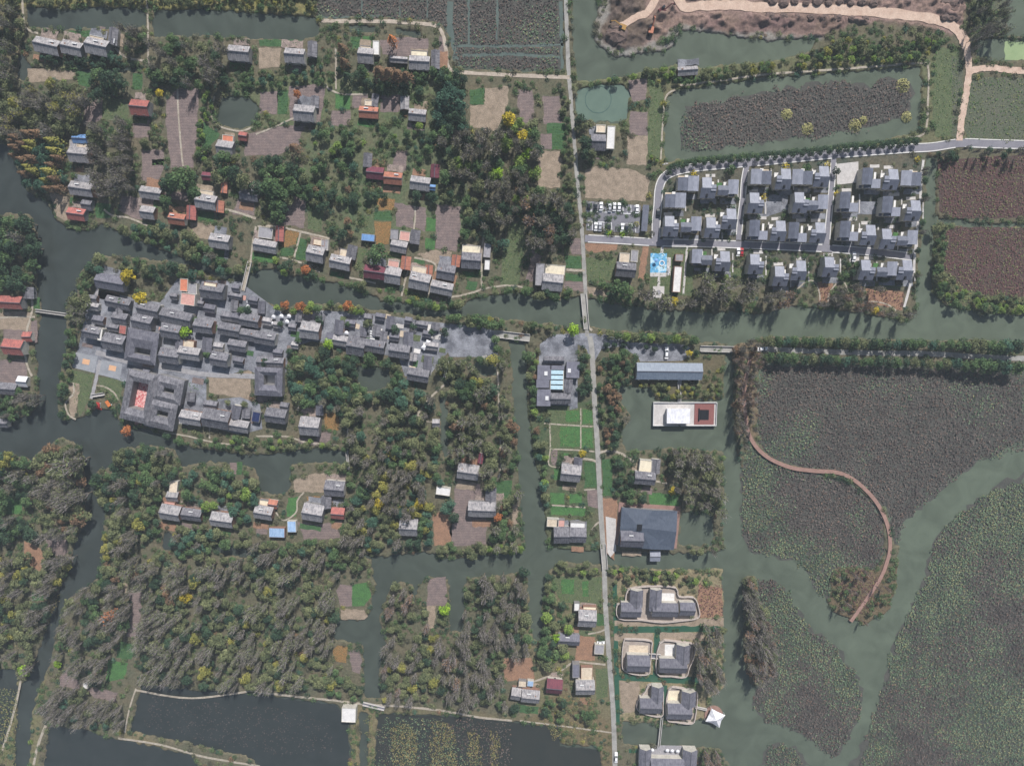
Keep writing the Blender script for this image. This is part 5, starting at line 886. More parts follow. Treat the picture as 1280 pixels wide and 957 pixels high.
for q_ in [(736.2,257,'black','black car at the left end of the car park top row'),(744.6,257.8,'black','second car from the left in the top row, black'),(751.4,258,'white','third car in the top row, white'),(762.4,259.6,'silver','silver car left of the white pair in the top row'),(768,258.6,'white','left car of the white pair in the top row'),(774,258.8,'white','right car of the white pair in the top row'),(796.4,261.3,'white','white car alone at the right end of the top row'),
    (744.8,283.2,'white','leftmost white car in the car park bottom row'),(750,283.6,'silver','silver car in the car park bottom row'),(760.8,283.4,'black','black car above the left yellow shrub'),(778,284.4,'white','white car above the right yellow shrub'),(783.3,285,'black','black car right of the entrance in the bottom row')]: car(q_[0], q_[1], 88, q_[2], q_[3], L_=1.02)
car(923,315,88,'white','white car beside the red one on the estate','cars on the villa estate'); car(927.2,315,88,'red','red car parked beside the lower estate street','cars on the villa estate'); car(1067.5,321,88,'white','white van parked on the pale bay in the estate','cars on the villa estate',1.15); car(822.8,266,88,'black','dark car driving on the estate road by the car park','cars on the villa estate')
car(770,946,90,'white','white van driving on the concrete road at the bottom','cars on the roads',1.4,'van','van'); car(751,803,3,'white','white car parked beside the straight concrete road','cars on the roads'); car(833,441,90,'white','white minibus in the riverside court','cars on the roads',1.45,'minibus','minibus'); car(470.5,59,90,'red','red car in the white farmyard by the curved track','cars on the roads'); car(953,435.6,2,'white','white van where the reed walkway begins','cars on the roads',1.3)
for v_ in [(816,303),(1068,324)]: sheet('parking_bay', rect(v_[0], v_[1]-2 if v_[0] > 1000 else v_[1], 12 if v_[0] > 1000 else 1, 12 if v_[0] > 1000 else 1, 0), .26, RM['pale'], jit=0)
def digger(cx, cy, ang, m_, label):
    x, y = P(cx, cy); zg = 0.9; r = tag(empty('excavator', x, y, zg, math.radians(ang)), label, 'excavator')
    for sg in (-1.1,1.1): MB().box(-1.8,sg-.3,0,1.8,sg+.3,.8).build('track', DARK, r)
    MB().box(-1.9,-1.2,.9,1.2,1.2,1.9).build('body', m_, r); MB().box(.1,.2,1.9,1.4,1.2,3.0).build('cab', GLASS, r)
    MB().slab((1.0,-.7,1.8),(1.0,-.2,1.8),(4.4,-.2,4.2),(4.4,-.7,4.2),.4).build('boom', m_, r); MB().slab((4.4,-.65,4.2),(4.4,-.25,4.2),(6.4,-.25,1.8),(6.4,-.65,1.8),.3).build('arm', m_, r); MB().box(5.8,-1.0,.7,6.8,.1,1.6).build('bucket', DARK, r)
DY = mat('digger_yellow', lin(170,134,80), lin(150,116,68)); digger(777,36,160,DY,'yellow excavator at the muddy tip of the headland'); digger(813,39,80,mat('digger_orange', lin(190,130,106), lin(166,108,88)),'orange and white excavator beside the dirt track'); digger(827,15,30,mat('digger_maroon', lin(96,52,56), lin(76,42,48)),'dark red excavator near the top edge')
# small yard pavings and planted beds inside the villages
_yr = random.Random(5); _beds = []
YM = [FL['grey'], FL['beige'], FL['white'], FL['pink'], RM['pale'], FM['lawn'], FM['soil'], FM['veg'], FM['lawn'], FL['slate'], FM['soil']]
YN = ['yard_paving','yard_paving','yard_paving','yard_paving','yard_paving','garden_bed','garden_bed','garden_bed','garden_bed','yard_paving','garden_bed']
_hm0 = np.zeros((MH, MW), np.uint8)
for o, cx, cy, d in HOUSES: fill(_hm0, rect(cx, cy, *((d[2], d[3]) if len(d) == 5 else (30, 34)), -math.degrees(o.rotation_euler.z), .5))
_ct = 0
for k in range(900):
    ax, ay = (_yr.uniform(104, 345), _yr.uniform(345, 535)) if k % 2 else (_yr.uniform(362, 560), _yr.uniform(392, 475))
    w_, d_ = _yr.uniform(5, 15), _yr.uniform(4, 9)
    if any(math.hypot(ax-b_[0], ay-b_[1]) < (w_+b_[2])*.5 for b_ in _beds): continue
    if not inpoly(PAVE[0][1], np.array([ax]), np.array([ay]))[0] or any(math.hypot(ax-q_[0], ay-q_[1]) < 20 for q_ in ((107,452),(140,460),(325,462),(290,485),(270,460))): continue
    ii = _yr.randrange(len(YM)); _beds.append((ax, ay, w_)); _ct += 1
    sheet(YN[ii], rect(ax, ay, w_, d_, 11), .26+.004*(_ct % 9), YM[ii], jit=.15)
    if _ct > 70: break
YARD = mat('yard_earth', lin(158,142,134), lin(108,98,94), scale=.5, coords=G, fine=.35)
for o, cx, cy, d in list(HOUSES):
    if len(d) != 5 or d[1] != 'gable' or d[2]*d[3] < 200 or cx < 40: continue
    if inpoly(PAVE[0][1], np.array([cx]), np.array([cy]))[0] or inpoly(VILLAS_BASE, np.array([cx]), np.array([cy]))[0]: continue
    a_ = -math.degrees(o.rotation_euler.z); ar_ = math.radians(a_); yv = d[3]/2+5; c_, s_ = math.cos(ar_), math.sin(ar_)
    off = _yr.uniform(-4, 4); w_ = d[2]*_yr.uniform(.6, 1.15); d_ = _yr.uniform(8, 13); X0, Y0 = cx+off*c_+yv*s_, cy+off*s_-yv*c_
    sheet('yard_paving', rect(X0, Y0, w_, d_, a_), .27+.003*(_yr.randrange(9)), _yr.choice([FM['straw'], YARD, FM['earth'], YARD, RM['stone'], YARD]), jit=.6)
    if _yr.random() < .8:
        X1, Y1 = cx-(yv+3)*s_, cy+(yv+3)*c_; _m = _yr.choice(['soil','veg','straw','lawn','bgreen','earth']); sheet(FN[_m], rect(X1, Y1, d[2]*_yr.uniform(.6, 1.1), _yr.uniform(6, 10), a_), .09+.003*(_yr.randrange(9)), FM[_m], jit=.6)
# narrow pale paths and terraces round the villas
for i, (o, x_, y_, k_) in enumerate(VL):
    if k_ in 'AD': sheet('villa_terrace', rect(x_+(7 if k_ == 'A' else 9)*(1 if i % 2 else -1)*.4, y_-15, 12, 4, -1.5), .12+.004*(i % 9), RM['pale'], jit=.1)
    sheet('villa_path', rect(x_+12.5, y_+2, 1.6, 24, 0), .16+.004*(i % 9), RM['pale'], jit=.1)
    sheet('villa_yard', rect(x_, y_+17, 20, 7, 0), .06+.004*(i % 9), RM['stone'], jit=.2)
# small sheds filling the gaps between the village roofs
_fill = np.zeros((MH, MW), np.uint8)
for o, cx, cy, d in HOUSES: fill(_fill, rect(cx, cy, *((d[2], d[3]) if len(d) == 5 else (36, 38)), -math.degrees(o.rotation_euler.z), 1.2))
for q_ in (rect(107,452,36,24,10), rect(140,460,34,26,10), [(258,466),(320,458),(320,508),(258,500)], rect(594,428,60,40), rect(200,458,110,7,6), rect(290,465,60,7,0)): fill(_fill, q_)
_n = 0
for k in range(1500):
    ax, ay = (_yr.uniform(104, 350), _yr.uniform(348, 535)) if k % 3 else (_yr.uniform(362, 548), _yr.uniform(394, 474))
    w_, d_, a_ = _yr.uniform(8, 16), _yr.uniform(6.5, 10), _yr.choice([10, 10, 8, 98])
    if not inpoly(PAVE[0][1], np.array([ax]), np.array([ay]))[0]: continue
    tst = np.zeros((MH, MW), np.uint8) if 0 else None
    R_ = rect(ax, ay, w_, d_, a_); cs = R_+[((R_[i][0]+R_[(i+1)%4][0])/2, (R_[i][1]+R_[(i+1)%4][1])/2) for i in range(4)]+[(ax, ay)]
    if any(_fill[int(y_+MG), int(x_+MG)] for x_, y_ in cs): continue
    gable(ax, ay, w_, d_, a_, _yr.choice(['dgrey','grey','dgrey','grey','lgrey']), name='outbuilding'); fill(_fill, rect(ax, ay, w_, d_, a_, 1.5)); _n += 1
    if _n >= 34: break
# ---- labels of houses, told apart by colour, size and where they stand
AREA = [(90,55,'on the top left pond bank'),(330,65,'below the top left ponds'),(500,75,'inside the curved farm track'),(450,140,'above the middle orchard'),(510,215,'among the upper woods'),(755,165,'by the round fish pond'),(175,135,'left of the long purple field'),(98,190,'on the left lake shore'),(85,262,'on the left lake point'),(200,262,'in the upper left hamlet'),(265,250,'left of the river path'),(290,190,'by the square pond'),(330,300,'at the bridge, north bank'),(410,320,'on the north bank'),(500,320,'on the middle north bank'),(575,335,'on the north bank square'),(690,345,'in the walled lane compound'),(785,330,'below the car park'),
 (860,88,'on the bank under the silt pond'),(20,380,'at the left edge'),(20,440,'in the left edge hamlet'),(8,500,'on the left edge island'),(130,370,'at the village left end'),(135,415,'above the paved courts'),(200,400,'in the village left part'),(260,375,'in the village top part'),(310,410,'in the village right part'),(230,440,'in the village middle'),(285,440,'above the curved village lane'),(270,520,'on the village lower edge'),(340,500,'under the square hall'),(390,525,'near the rust coloured garden'),(400,410,'left on the promenade'),(450,425,'middle of the promenade'),(510,440,'right on the promenade'),(545,440,'beside the village square'),
 (235,640,'on the wooded island'),(335,640,'by the pale blue roofs'),(405,630,'on the pond hamlet'),(590,590,'at the top of the big yard'),(600,630,'beside the big yard'),(510,660,'in the middle woods'),(545,529,'on the forest path'),(715,590,'by the canal gardens'),(712,665,'above the lower canal'),(812,590,'right of the straight road'),(795,674,'on the dark blue hall'),(730,770,'left of the walled villas'),(730,845,'by the lower road'),(665,865,'near the bottom lake'),(436,893,'on the dark bottom pond'),(107,856,'on the bottom left plots'),(693,858,'by the lower lane'),(554,613,'among trees by the big yard')]
CN = {'grey':'grey tiled','lgrey':'light grey tiled','dgrey':'dark grey tiled','red':'red','orange':'orange','dred':'dark red','blue':'blue','lblue':'pale blue','white':'white','beige':'beige','pink':'pinkish','cream':'cream','solar':'solar panelled','slate':'slate grey'}
groups = {}
for o, cx, cy, d in HOUSES:
    if d[0] == 'x': tag(o, d[1], d[2] if len(d) > 2 else 'house'); continue
    ar = min(AREA, key=lambda a_: math.hypot(a_[0]-cx, a_[1]-cy))[2]
    sz = 'big ' if d[2]*d[3] > 430 else 'small ' if d[2]*d[3] < 130 else ''
    what = {'gable':'ridged roof','flat':'flat roof'}[d[1]]
    groups.setdefault((sz+CN[d[0]]+' '+what, ar), []).append((cx, cy, o, d))
for (ds, ar), l in groups.items():
    l.sort(key=lambda t_: t_[0])
    for i, (cx, cy, o, d) in enumerate(l):
        typ = 'house' if o.name.startswith('house') else 'outbuilding'
        pre = '' if len(l) == 1 else (ordw(i)+' from the left, ' if len(l) > 2 else ('left ' if i == 0 else 'right '))
        lb = '%s%s with %s %s' % (pre, typ, ds, ar)
        if len(lb.split()) > 16: lb = lb.replace(' from the left,', ',').replace(' tiled', '')
        tag(o, lb, typ, 'village houses and outbuildings')
# ================================================================ TREES AND OTHER GROWTH
BARK = mat('bark', lin(120,110,98), lin(92,84,76), scale=2); TWIG = mat('bare_twigs', lin(170,162,162), lin(134,126,126), scale=1)
LM = {'dark': leafmat('leaves_dark', lin(36,54,44), lin(70,92,68)), 'green': leafmat('leaves_green', lin(50,72,48), lin(96,118,76)), 'olive': leafmat('leaves_olive', lin(64,74,52), lin(122,126,90)), 'bluegreen': leafmat('leaves_bluegreen', lin(40,66,56), lin(80,110,90)),
      'yellow': leafmat('leaves_yellow', lin(92,96,50), lin(156,150,80)), 'lime': leafmat('leaves_lime', lin(76,100,48), lin(132,152,76)), 'orange': leafmat('leaves_orange', lin(130,80,50), lin(196,126,80)), 'rust': leafmat('leaves_rust', lin(82,68,56), lin(140,112,88)), 'bare': leafmat('leaves_bare', lin(58,60,50), lin(108,106,86)),
      'gold': leafmat('leaves_gold', lin(140,128,44), lin(206,184,60)), 'vivid': leafmat('leaves_vivid', lin(104,140,40), lin(160,190,62))}
def leaf_quads(c, n, size, up=.35, aspect=.75):
    """c: centres (k,3); n: outward directions"""
    k = len(c); d = n+NR.normal(0, .55, (k, 3)); d[:, 2] += up; d /= np.linalg.norm(d, axis=1)[:, None]
    r = NR.normal(0, 1, (k, 3)); u = np.cross(d, r); u /= np.linalg.norm(u, axis=1)[:, None]; v = np.cross(d, u)
    s = (size*(.6+.8*NR.rand(k)))[:, None]/2; u = u*s; v = v*s*aspect
    return np.stack([c-u-v*.5, c-v, c+u+v*.3, c+v], 1)
def sphere_dirs(k):
    d = NR.normal(0, 1, (k, 3)); return d/np.linalg.norm(d, axis=1)[:, None]
def branch_quads(a, b, w0, w1):
    d = b-a; r = NR.normal(0, 1, a.shape); u = np.cross(d, r); u /= np.linalg.norm(u, axis=1)[:, None]
    return np.stack([a-u*w0, a+u*w0, b+u*w1, b-u*w1], 1)
def proto(sp):
    """crown of a tree of radius 3 m; returns (quads, tint, slot)"""
    if sp == 'leafy':
        nl = rnd.randint(7, 10); Q = []; T = []
        for i in range(nl):
            a = i*2.4+rnd.random(); rr = 0 if i == 0 else rnd.uniform(1.0, 2.1); R = rnd.uniform(.9, 1.5)
            cz = 5.6-rr*rnd.uniform(.4, 1.0)+(.6 if i == 0 else 0); k = int(46*R*R)
            d = sphere_dirs(k); d[:, 2] = np.abs(d[:, 2])*.9-.25*NR.rand(k); rad = R*(.72+.38*NR.rand(k))
            c = np.array([rr*math.cos(a), rr*math.sin(a), cz])+d*rad[:, None]*np.array([1, 1, .8])
            Q.append(leaf_quads(c, d, .62)); T.append(np.clip(rnd.uniform(.15, .75)+NR.normal(0, .22, k), 0, 1))
        Q = np.concatenate(Q); return Q, np.concatenate(T), np.zeros(len(Q), int)
    if sp == 'bare':        # tall wood with many upright grey limbs and thin foliage
        k = 44; ang = NR.rand(k)*6.28; z0 = 2+4*NR.rand(k); a = np.stack([.25*np.cos(ang), .25*np.sin(ang), z0], 1)
        rr = .6+1.7*NR.rand(k); ln = 4.5+5.5*NR.rand(k); b = a+np.stack([rr*np.cos(ang), rr*np.sin(ang), ln], 1)
        q1 = branch_quads(a, b, .09, .03); sel = NR.randint(0, k, 70); tt = .35+.5*NR.rand(70); a2 = a[sel]+(b[sel]-a[sel])*tt[:, None]; b2 = a2+NR.normal(0, .7, (70, 3))+np.array([0, 0, 1.0]); q2 = branch_quads(a2, b2, .06, .02)
        n = 240; sel = NR.randint(0, k, n); c = a[sel]+(b[sel]-a[sel])*(.3+.6*NR.rand(n))[:, None]+NR.normal(0, .45, (n, 3)); q3 = leaf_quads(c, sphere_dirs(n), .6)
        Q = np.concatenate([q1, q2, q3]); s = np.concatenate([np.ones(k+70, int), np.zeros(n, int)]); return Q, np.clip(.5+NR.normal(0, .28, len(Q)), 0, 1), s
    if sp == 'redwood':
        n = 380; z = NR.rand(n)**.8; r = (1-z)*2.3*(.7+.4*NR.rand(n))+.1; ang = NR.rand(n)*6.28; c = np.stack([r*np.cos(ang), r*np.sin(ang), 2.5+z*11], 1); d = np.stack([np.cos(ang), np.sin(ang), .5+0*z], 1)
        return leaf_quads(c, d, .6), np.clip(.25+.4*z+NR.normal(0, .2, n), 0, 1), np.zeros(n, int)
    if sp == 'bush':
        n = 95; d = sphere_dirs(n); d[:, 2] = np.abs(d[:, 2]); c = d*(1.1+.6*NR.rand(n))[:, None]*np.array([1, 1, .9])+np.array([0, 0, .3]); c[:, :2] += NR.normal(0, .35, (n, 2))
        return leaf_quads(c, d, .55), np.clip(.45+NR.normal(0, .25, n), 0, 1), np.zeros(n, int)
PROTO = {sp: [proto(sp) for _ in range(6)] for sp in ('leafy', 'bare', 'redwood', 'bush')}
TR = {sp: MB() for sp in ('leafy', 'bare', 'redwood')}
for sp, tm in TR.items():
    hgt = {'leafy': 4.6, 'bare': 6.5, 'redwood': 12.5}[sp]; tm.cyl(0, 0, -.3, hgt, .26, .07, n=7)
    for i in range(5):
        a = i*1.3; z0 = hgt*(.45+.08*i); x1, y1, z1 = math.cos(a)*1.3, math.sin(a)*1.3, z0+1.6
        if sp != 'redwood': tm.add([(.08,0,z0),(-.08,0,z0),(0,.09,z0),(x1,y1,z1)], [(0,1,3),(1,2,3),(2,0,3)])
TRM = {sp: tm.mesh('trunk_'+sp, BARK) for sp, tm in TR.items()}
_cm = {}
def crown_mesh(sp, v, m_):
    if (sp, v, m_) not in _cm:
        Q, T, S = PROTO[sp][v]; _cm[(sp, v, m_)] = quads_mesh('crown', Q, [LM[m_], TWIG], T, S)
    return _cm[(sp, v, m_)]
TREES = []     # px, py, radius px, species, colour, zone
def near(m_, px, py): return m_[int(min(max(py+MG, 0), MH-1)), int(min(max(px+MG, 0), MW-1))]
hm = np.zeros((MH, MW), np.uint8)
for o, cx, cy, d in HOUSES:
    w_, d_ = (d[2], d[3]) if len(d) == 5 else (14, 32); a_ = -math.degrees(o.rotation_euler.z); fill(hm, rect(cx, cy, w_, d_, a_, 3.2))
for q_ in (rect(696,478,52,66),rect(837,464,88,26),rect(856,517,84,34),rect(810,663,82,60,4),rect(819,695,14,14),rect(823,338,26,60),rect(806,272,10,34,3.5)): fill(hm, q_)
for p, lb in CM: fill(hm, p)
fill(hm, rect(834,948,76,26))
for o, x_, y_, k_ in VL: fill(hm, rect(x_, y_, 27 if k_ != 'A' else 20, 22 if k_ in 'BC' else 27, 0, 1))
ZN = [  # zone phrase, polygon, spacing px, radius range px, {species,colour: weight}
 ('at the top left corner', [(0,0),(28,0),(26,60),(16,100),(0,98)], 11, (5,8), 'bare olive 3,leafy olive 2,leafy green 1'),
 ('above the top left pond', [(30,0),(395,0),(395,14),(250,6),(150,3),(30,5)], 8, (3.5,5.5), 'leafy olive 4,leafy yellow 1,leafy green 2'),
 ('right of the top left farmhouses', [(148,34),(183,30),(183,74),(160,76)], 10, (5,7), 'leafy green 2,bare bare 2'),
 ('below the top left pond', [(188,40),(285,56),(285,112),(188,112),(180,95)], 12, (7,10), 'leafy green 2,leafy dark 2,bare bare 2,leafy olive 1'),
 ('under the first farmhouse row', [(44,66),(175,66),(175,82),(44,80)], 8, (4,6), 'leafy dark 2,leafy bluegreen 2'),
 ('in the golden wood at the left', [(0,102),(34,102),(104,104),(106,160),(62,176),(0,168)], 11, (7,10), 'bare yellow 2,leafy olive 4,bare bare 2,leafy yellow 1'),
 ('in the dark grove above the red roof', [(112,76),(156,84),(152,112),(116,138)], 11, (7,10), 'leafy dark 4,leafy green 1'),
 ('on the left lake shore', [(8,164),(62,160),(86,198),(82,238),(48,256),(28,218)], 11, (7,10), 'redwood rust 2,leafy bluegreen 2,leafy dark 1,redwood yellow 1'),
 ('in the grey wood left of the fields', [(106,118),(164,150),(166,244),(118,244)], 11, (7,10), 'bare bare 6,leafy olive 1'),
 ('below the long purple field', [(178,150),(210,180),(200,196),(176,190)], 9, (4,6), 'leafy olive 2,leafy dark 1'),
 ('below the long purple field', [(196,212),(246,208),(246,244),(206,252)], 12, (8,11), 'leafy green 3,leafy dark 1'),
 ('in the dark wood above the river path', [(250,195),(300,190),(378,196),(384,250),(350,276),(310,236),(270,232)], 13, (8,12), 'leafy dark 3,leafy green 3,leafy olive 1'),
 ('in the hedge below the top ponds', [(298,82),(418,84),(418,104),(300,112)], 9.5, (3.5,5), 'leafy green 3,leafy bluegreen 2,leafy olive 2'),
 ('beside the square pond', [(250,115),(268,115),(258,200),(246,205)], 8, (4,5.5), 'leafy green 2,leafy lime 1'),
 ('in the middle orchard', [(385,155),(548,158),(560,200),(512,205),(490,186),(445,190),(440,250),(400,262),(370,240),(378,196)], 13, (4,8), 'leafy green 4,leafy dark 1,leafy lime 1,leafy bluegreen 2,leafy olive 1'),
 ('in the wood above the north bank farms', [(440,235),(470,240),(560,236),(600,236),(600,300),(578,300),(578,252),(480,246),(440,262)], 11, (6,9), 'leafy dark 2,leafy green 2,leafy olive 1'),
 ('in the wood above the north bank farms', [(385,236),(445,236),(445,300),(412,292),(404,262),(385,262)], 12, (6,9), 'leafy dark 3,leafy green 1,leafy rust 1'),
 ('under the red row of trees', [(422,84),(575,88),(575,100),(540,112),(530,118),(470,116),(470,150),(440,112),(424,108)], 9.5, (5,8), 'leafy dark 3,leafy green 2'),
 ('in the round dark grove', [(546,96),(580,98),(582,160),(546,164),(540,125)], 12, (8,12), 'leafy bluegreen 3,leafy dark 2'),
 ('in the big mixed wood', [(545,165),(620,160),(668,136),(674,196),(700,240),(700,270),(650,270),(600,286),(562,236),(548,205)], 12, (7,11), 'bare bare 4,leafy green 2,leafy lime 1,leafy olive 2,leafy dark 1'),
 ('beside the upper lane', [(703,110),(716,120),(722,300),(704,300),(704,200)], 9, (4,5.5), 'leafy olive 3,leafy green 2'),
 ('right of the bank square', [(600,240),(652,260),(640,275),(628,310),(616,350),(612,356),(614,310),(602,300)], 11, (6,9), 'leafy dark 2,leafy bluegreen 2,bare bare 1'),
 ('left of the car park lane', [(655,246),(715,246),(716,300),(700,318),(664,308)], 12, (8,11), 'bare rust 2,leafy dark 3,bare bare 2'),
 ('on the upper river bank', [(140,276),(225,286),(250,300),(280,322),(300,335),(300,346),(245,332),(200,316),(160,296)], 10, (6,9), 'leafy green 3,leafy olive 2,leafy bluegreen 2,bare bare 1'),
 ('on the upper river bank', [(318,326),(345,325),(400,345),(470,358),(500,370),(540,376),(575,376),(600,368),(640,360),(725,362),(728,374),(690,378),(640,370),(590,378),(560,392),(500,384),(440,366),(380,352),(320,340)], 9, (5,8), 'leafy green 4,leafy olive 2,leafy dark 2,leafy lime 1'),
 ('at the river bend of the village', [(118,322),(170,318),(240,328),(290,350),(330,372),(300,366),(280,350),(235,346),(225,342),(180,345),(160,340),(110,356),(104,372),(96,360)], 9.5, (6,9), 'leafy green 3,leafy dark 3,leafy olive 2,leafy bluegreen 1'),
 ('on the village point', [(70,372),(110,362),(118,378),(112,400),(96,410),(80,395)], 10, (7,10), 'leafy olive 3,bare olive 1'),
 ('on the left river bank strip', [(84,404),(100,408),(90,460),(80,530),(72,520),(70,470),(80,440)], 9, (4,6.5), 'leafy green 3,leafy olive 1,leafy dark 2'),
 ('in the left edge grove', [(0,268),(38,266),(46,300),(46,350),(40,366),(0,362)], 13, (9,13), 'leafy green 3,leafy dark 3,bare bare 1'),
 ('on the promenade bank', [(330,368),(355,378),(400,376),(440,380),(500,388),(540,394),(620,398),(632,404),(626,412),(600,408),(500,396),(420,388),(372,392),(345,386)], 8.5, (5,8), 'leafy olive 3,leafy green 3,leafy lime 1,leafy yellow 1'),
 ('on the restaurant bank', [(655,400),(700,406),(728,408),(726,416),(690,414),(660,412)], 9, (5,7), 'leafy olive 3,leafy green 1'),
 ('on the car park garden', [(735,322),(775,325),(775,350),(797,360),(800,385),(740,378)], 10, (5,8), 'leafy green 3,leafy dark 2,leafy olive 1'),
 ('on the estate river bank', [(800,352),(812,368),(870,375),(870,345),(960,355),(960,380),(800,384)], 14, (9,13), 'bare bare 4,bare olive 3,leafy olive 1'),
 ('on the estate river bank', [(960,368),(1080,352),(1140,372),(1140,396),(960,392)], 11, (6,9), 'bare bare 4,leafy olive 2,leafy dark 1,bare rust 1'),
 ('along the marsh inlet', [(1151,200),(1160,200),(1158,300),(1150,370),(1180,385),(1160,396),(1140,380),(1146,300)], 8, (4,6), 'leafy dark 2,bare bare 2,leafy olive 1'),
 ('round the reed marsh', [(1166,280),(1182,276),(1182,340),(1205,364),(1280,378),(1280,396),(1220,392),(1180,380),(1164,365)], 8, (4,7), 'leafy olive 3,leafy green 3,leafy lime 1'),
 ('above the reed marsh', [(1168,184),(1280,186),(1280,208),(1170,206)], 9, (4,7), 'leafy dark 3,bare bare 2'),
 ('at the top right corner', [(1215,0),(1256,0),(1260,46),(1220,70),(1214,60)], 11, (5,7.5), 'bare bare 3,bare olive 2,leafy olive 2'),
 ('on the bank between the top ponds', [(722,100),(843,82),(880,86),(960,78),(1010,68),(1040,48),(1150,46),(1190,56),(1168,66),(1150,74),(1000,84),(850,104),(780,100)], 8, (3.5,6), 'leafy olive 3,leafy green 3,leafy lime 1,leafy yellow 1'),
 ('on the strip right of the walled pond', [(812,104),(832,108),(826,204),(812,200)], 8, (3,5), 'leafy olive 2,leafy lime 2,leafy yellow 1'),
 ('round the round fish pond', [(716,150),(745,150),(742,195),(722,195)], 10, (5,9), 'leafy dark 3,leafy olive 1'),
 ('along the estate pond edge', [(828,204),(860,200),(960,195),(1035,188),(1120,178),(1165,176),(1168,180),(1040,192),(880,206),(836,218)], 6.5, (3.4,4.6), 'leafy dark 2,leafy green 2'),
 ('on the central canal bank', [(655,430),(675,430),(672,500),(680,560),(684,600),(684,690),(676,688),(668,600),(660,540),(656,470)], 9, (5,8), 'leafy green 3,leafy olive 1,leafy bluegreen 1,leafy lime 1,leafy rust 1'),
 ('right of the restaurant', [(724,440),(742,450),(744,508),(722,508)], 9, (5,7), 'leafy green 3,leafy dark 2'),
 ('in the rough garden right of the crossroads', [(752,440),(790,438),(794,455),(794,478),(772,486),(780,540),(768,564),(752,562),(748,480)], 9.5, (5,8), 'leafy green 3,leafy rust 2,leafy dark 2,leafy olive 1'),
 ('beside the white deck pavilion', [(780,502),(812,500),(818,535),(800,545),(778,536)], 10, (6,9), 'bare bare 4,bare rust 1'),
 ('above the white deck pavilion', [(792,480),(905,480),(903,500),(818,502),(800,494)], 8, (3.5,5.5), 'leafy olive 2,leafy yellow 1,leafy green 1'),
 ('on the reed spit', [(912,422),(954,422),(950,470),(950,545),(930,562),(916,530),(918,480)], 8, (4.5,7.5), 'bare rust 3,bare bare 3,leafy rust 1'),
 ('in the wood east of the straight road', [(838,566),(860,552),(905,565),(918,610),(906,655),(880,648),(850,620),(842,605)], 11.5, (7,11), 'bare olive 3,bare bare 2,leafy olive 3'),
 ('in the garden grove', [(762,565),(790,575),(796,600),(812,612),(848,628),(846,636),(770,626),(766,600)], 10, (5,8), 'leafy green 2,leafy olive 2,leafy dark 1'),
 ('on the strip below the blue hall', [(840,690),(900,684),(914,640),(918,700),(905,712),(835,708)], 9.5, (5,8), 'bare bare 2,leafy olive 3'),
 ('on the canal villa bank', [(765,706),(870,714),(906,735),(896,745),(870,730),(780,728),(765,728)], 9, (4,6), 'leafy olive 3,leafy rust 1,leafy lime 1'),
 ('in the ghostly wood right of the canal villas', [(870,790),(905,770),(930,722),(950,730),(972,820),(955,860),(925,862),(880,860),(866,840)], 10.5, (6,9), 'bare bare 5,bare olive 2,leafy olive 1,bare rust 1'),
 ('on the reed strip beside the lotus bed', [(928,722),(945,720),(962,765),(974,815),(966,846),(948,862),(934,850),(928,790)], 8.5, (5,8), 'bare bare 3,bare rust 2,leafy rust 1,leafy olive 1'),
 ('at the hotel garden', [(880,935),(920,940),(925,957),(880,957)], 9, (5,7), 'bare rust 2,leafy olive 1'),
 ('under the promenade', [(362,446),(400,438),(440,446),(500,452),(515,485),(490,500),(430,500),(370,510),(362,470)], 11, (7,10), 'leafy dark 3,leafy green 2,leafy bluegreen 2,leafy olive 1'),
 ('below the village square', [(545,450),(640,450),(645,480),(560,480),(540,470)], 10.5, (6,9), 'leafy olive 3,bare olive 2,leafy green 1,leafy yellow 1'),
 ('in the upper central forest', [(395,500),(545,482),(550,560),(440,580),(432,540)], 10.5, (6,10), 'bare bare 4,leafy olive 3,leafy dark 2,leafy bluegreen 1'),
 ('in the lower central forest', [(430,560),(550,560),(545,620),(520,640),(500,690),(470,705),(430,680),(438,600)], 10.5, (6,10), 'bare bare 4,leafy olive 3,leafy bluegreen 2,leafy green 1,leafy yellow 1'),
 ('in the forest beside the canal', [(550,480),(640,480),(645,560),(652,640),(658,690),(616,690),(612,600),(570,596),(548,560)], 10.5, (6,10), 'leafy olive 3,bare olive 3,leafy green 2,leafy dark 1,leafy rust 1'),
 ('round the middle woods house', [(520,600),(562,600),(566,640),(540,640),(540,684),(500,688),(498,640)], 10, (6,9), 'leafy bluegreen 3,leafy dark 2,leafy green 1,leafy yellow 1'),
 ('on the yard shore', [(545,680),(655,680),(658,700),(600,696),(548,698)], 9, (5,8), 'leafy olive 3,leafy lime 1,leafy green 1'),
 ('on the lower village bank', [(208,545),(360,548),(436,556),(436,566),(360,566),(300,566),(250,558),(216,552)], 8, (4,6), 'leafy olive 2,leafy green 3,leafy lime 1'),
 ('on the left edge shore', [(0,470),(40,490),(40,520),(24,538),(0,535)], 9, (5,8), 'leafy green 2,leafy dark 2,bare bare 1'),
 ('on the lake spit', [(72,510),(96,520),(92,545),(78,545)], 8, (4,6), 'leafy olive 2,bare bare 1'),
 ('beside the tall court house', [(100,485),(120,500),(114,520),(104,520)], 9, (5,7), 'leafy dark 1'),
 ('on the left grove shore', [(38,460),(78,466),(74,508),(50,512),(40,500)], 10, (6,9), 'bare bare 3,leafy bluegreen 2'),
 ('on the left wooded island', [(0,560),(40,566),(38,620),(48,660),(30,674),(0,690)], 11, (7,11), 'leafy green 3,leafy dark 2,bare bare 1,leafy yellow 1'),
 ('in the big round thicket', [(40,572),(72,552),(108,556),(118,600),(104,655),(92,678),(60,672),(40,640)], 11.5, (8,12), 'bare olive 3,bare bare 3,leafy olive 3,leafy rust 1'),
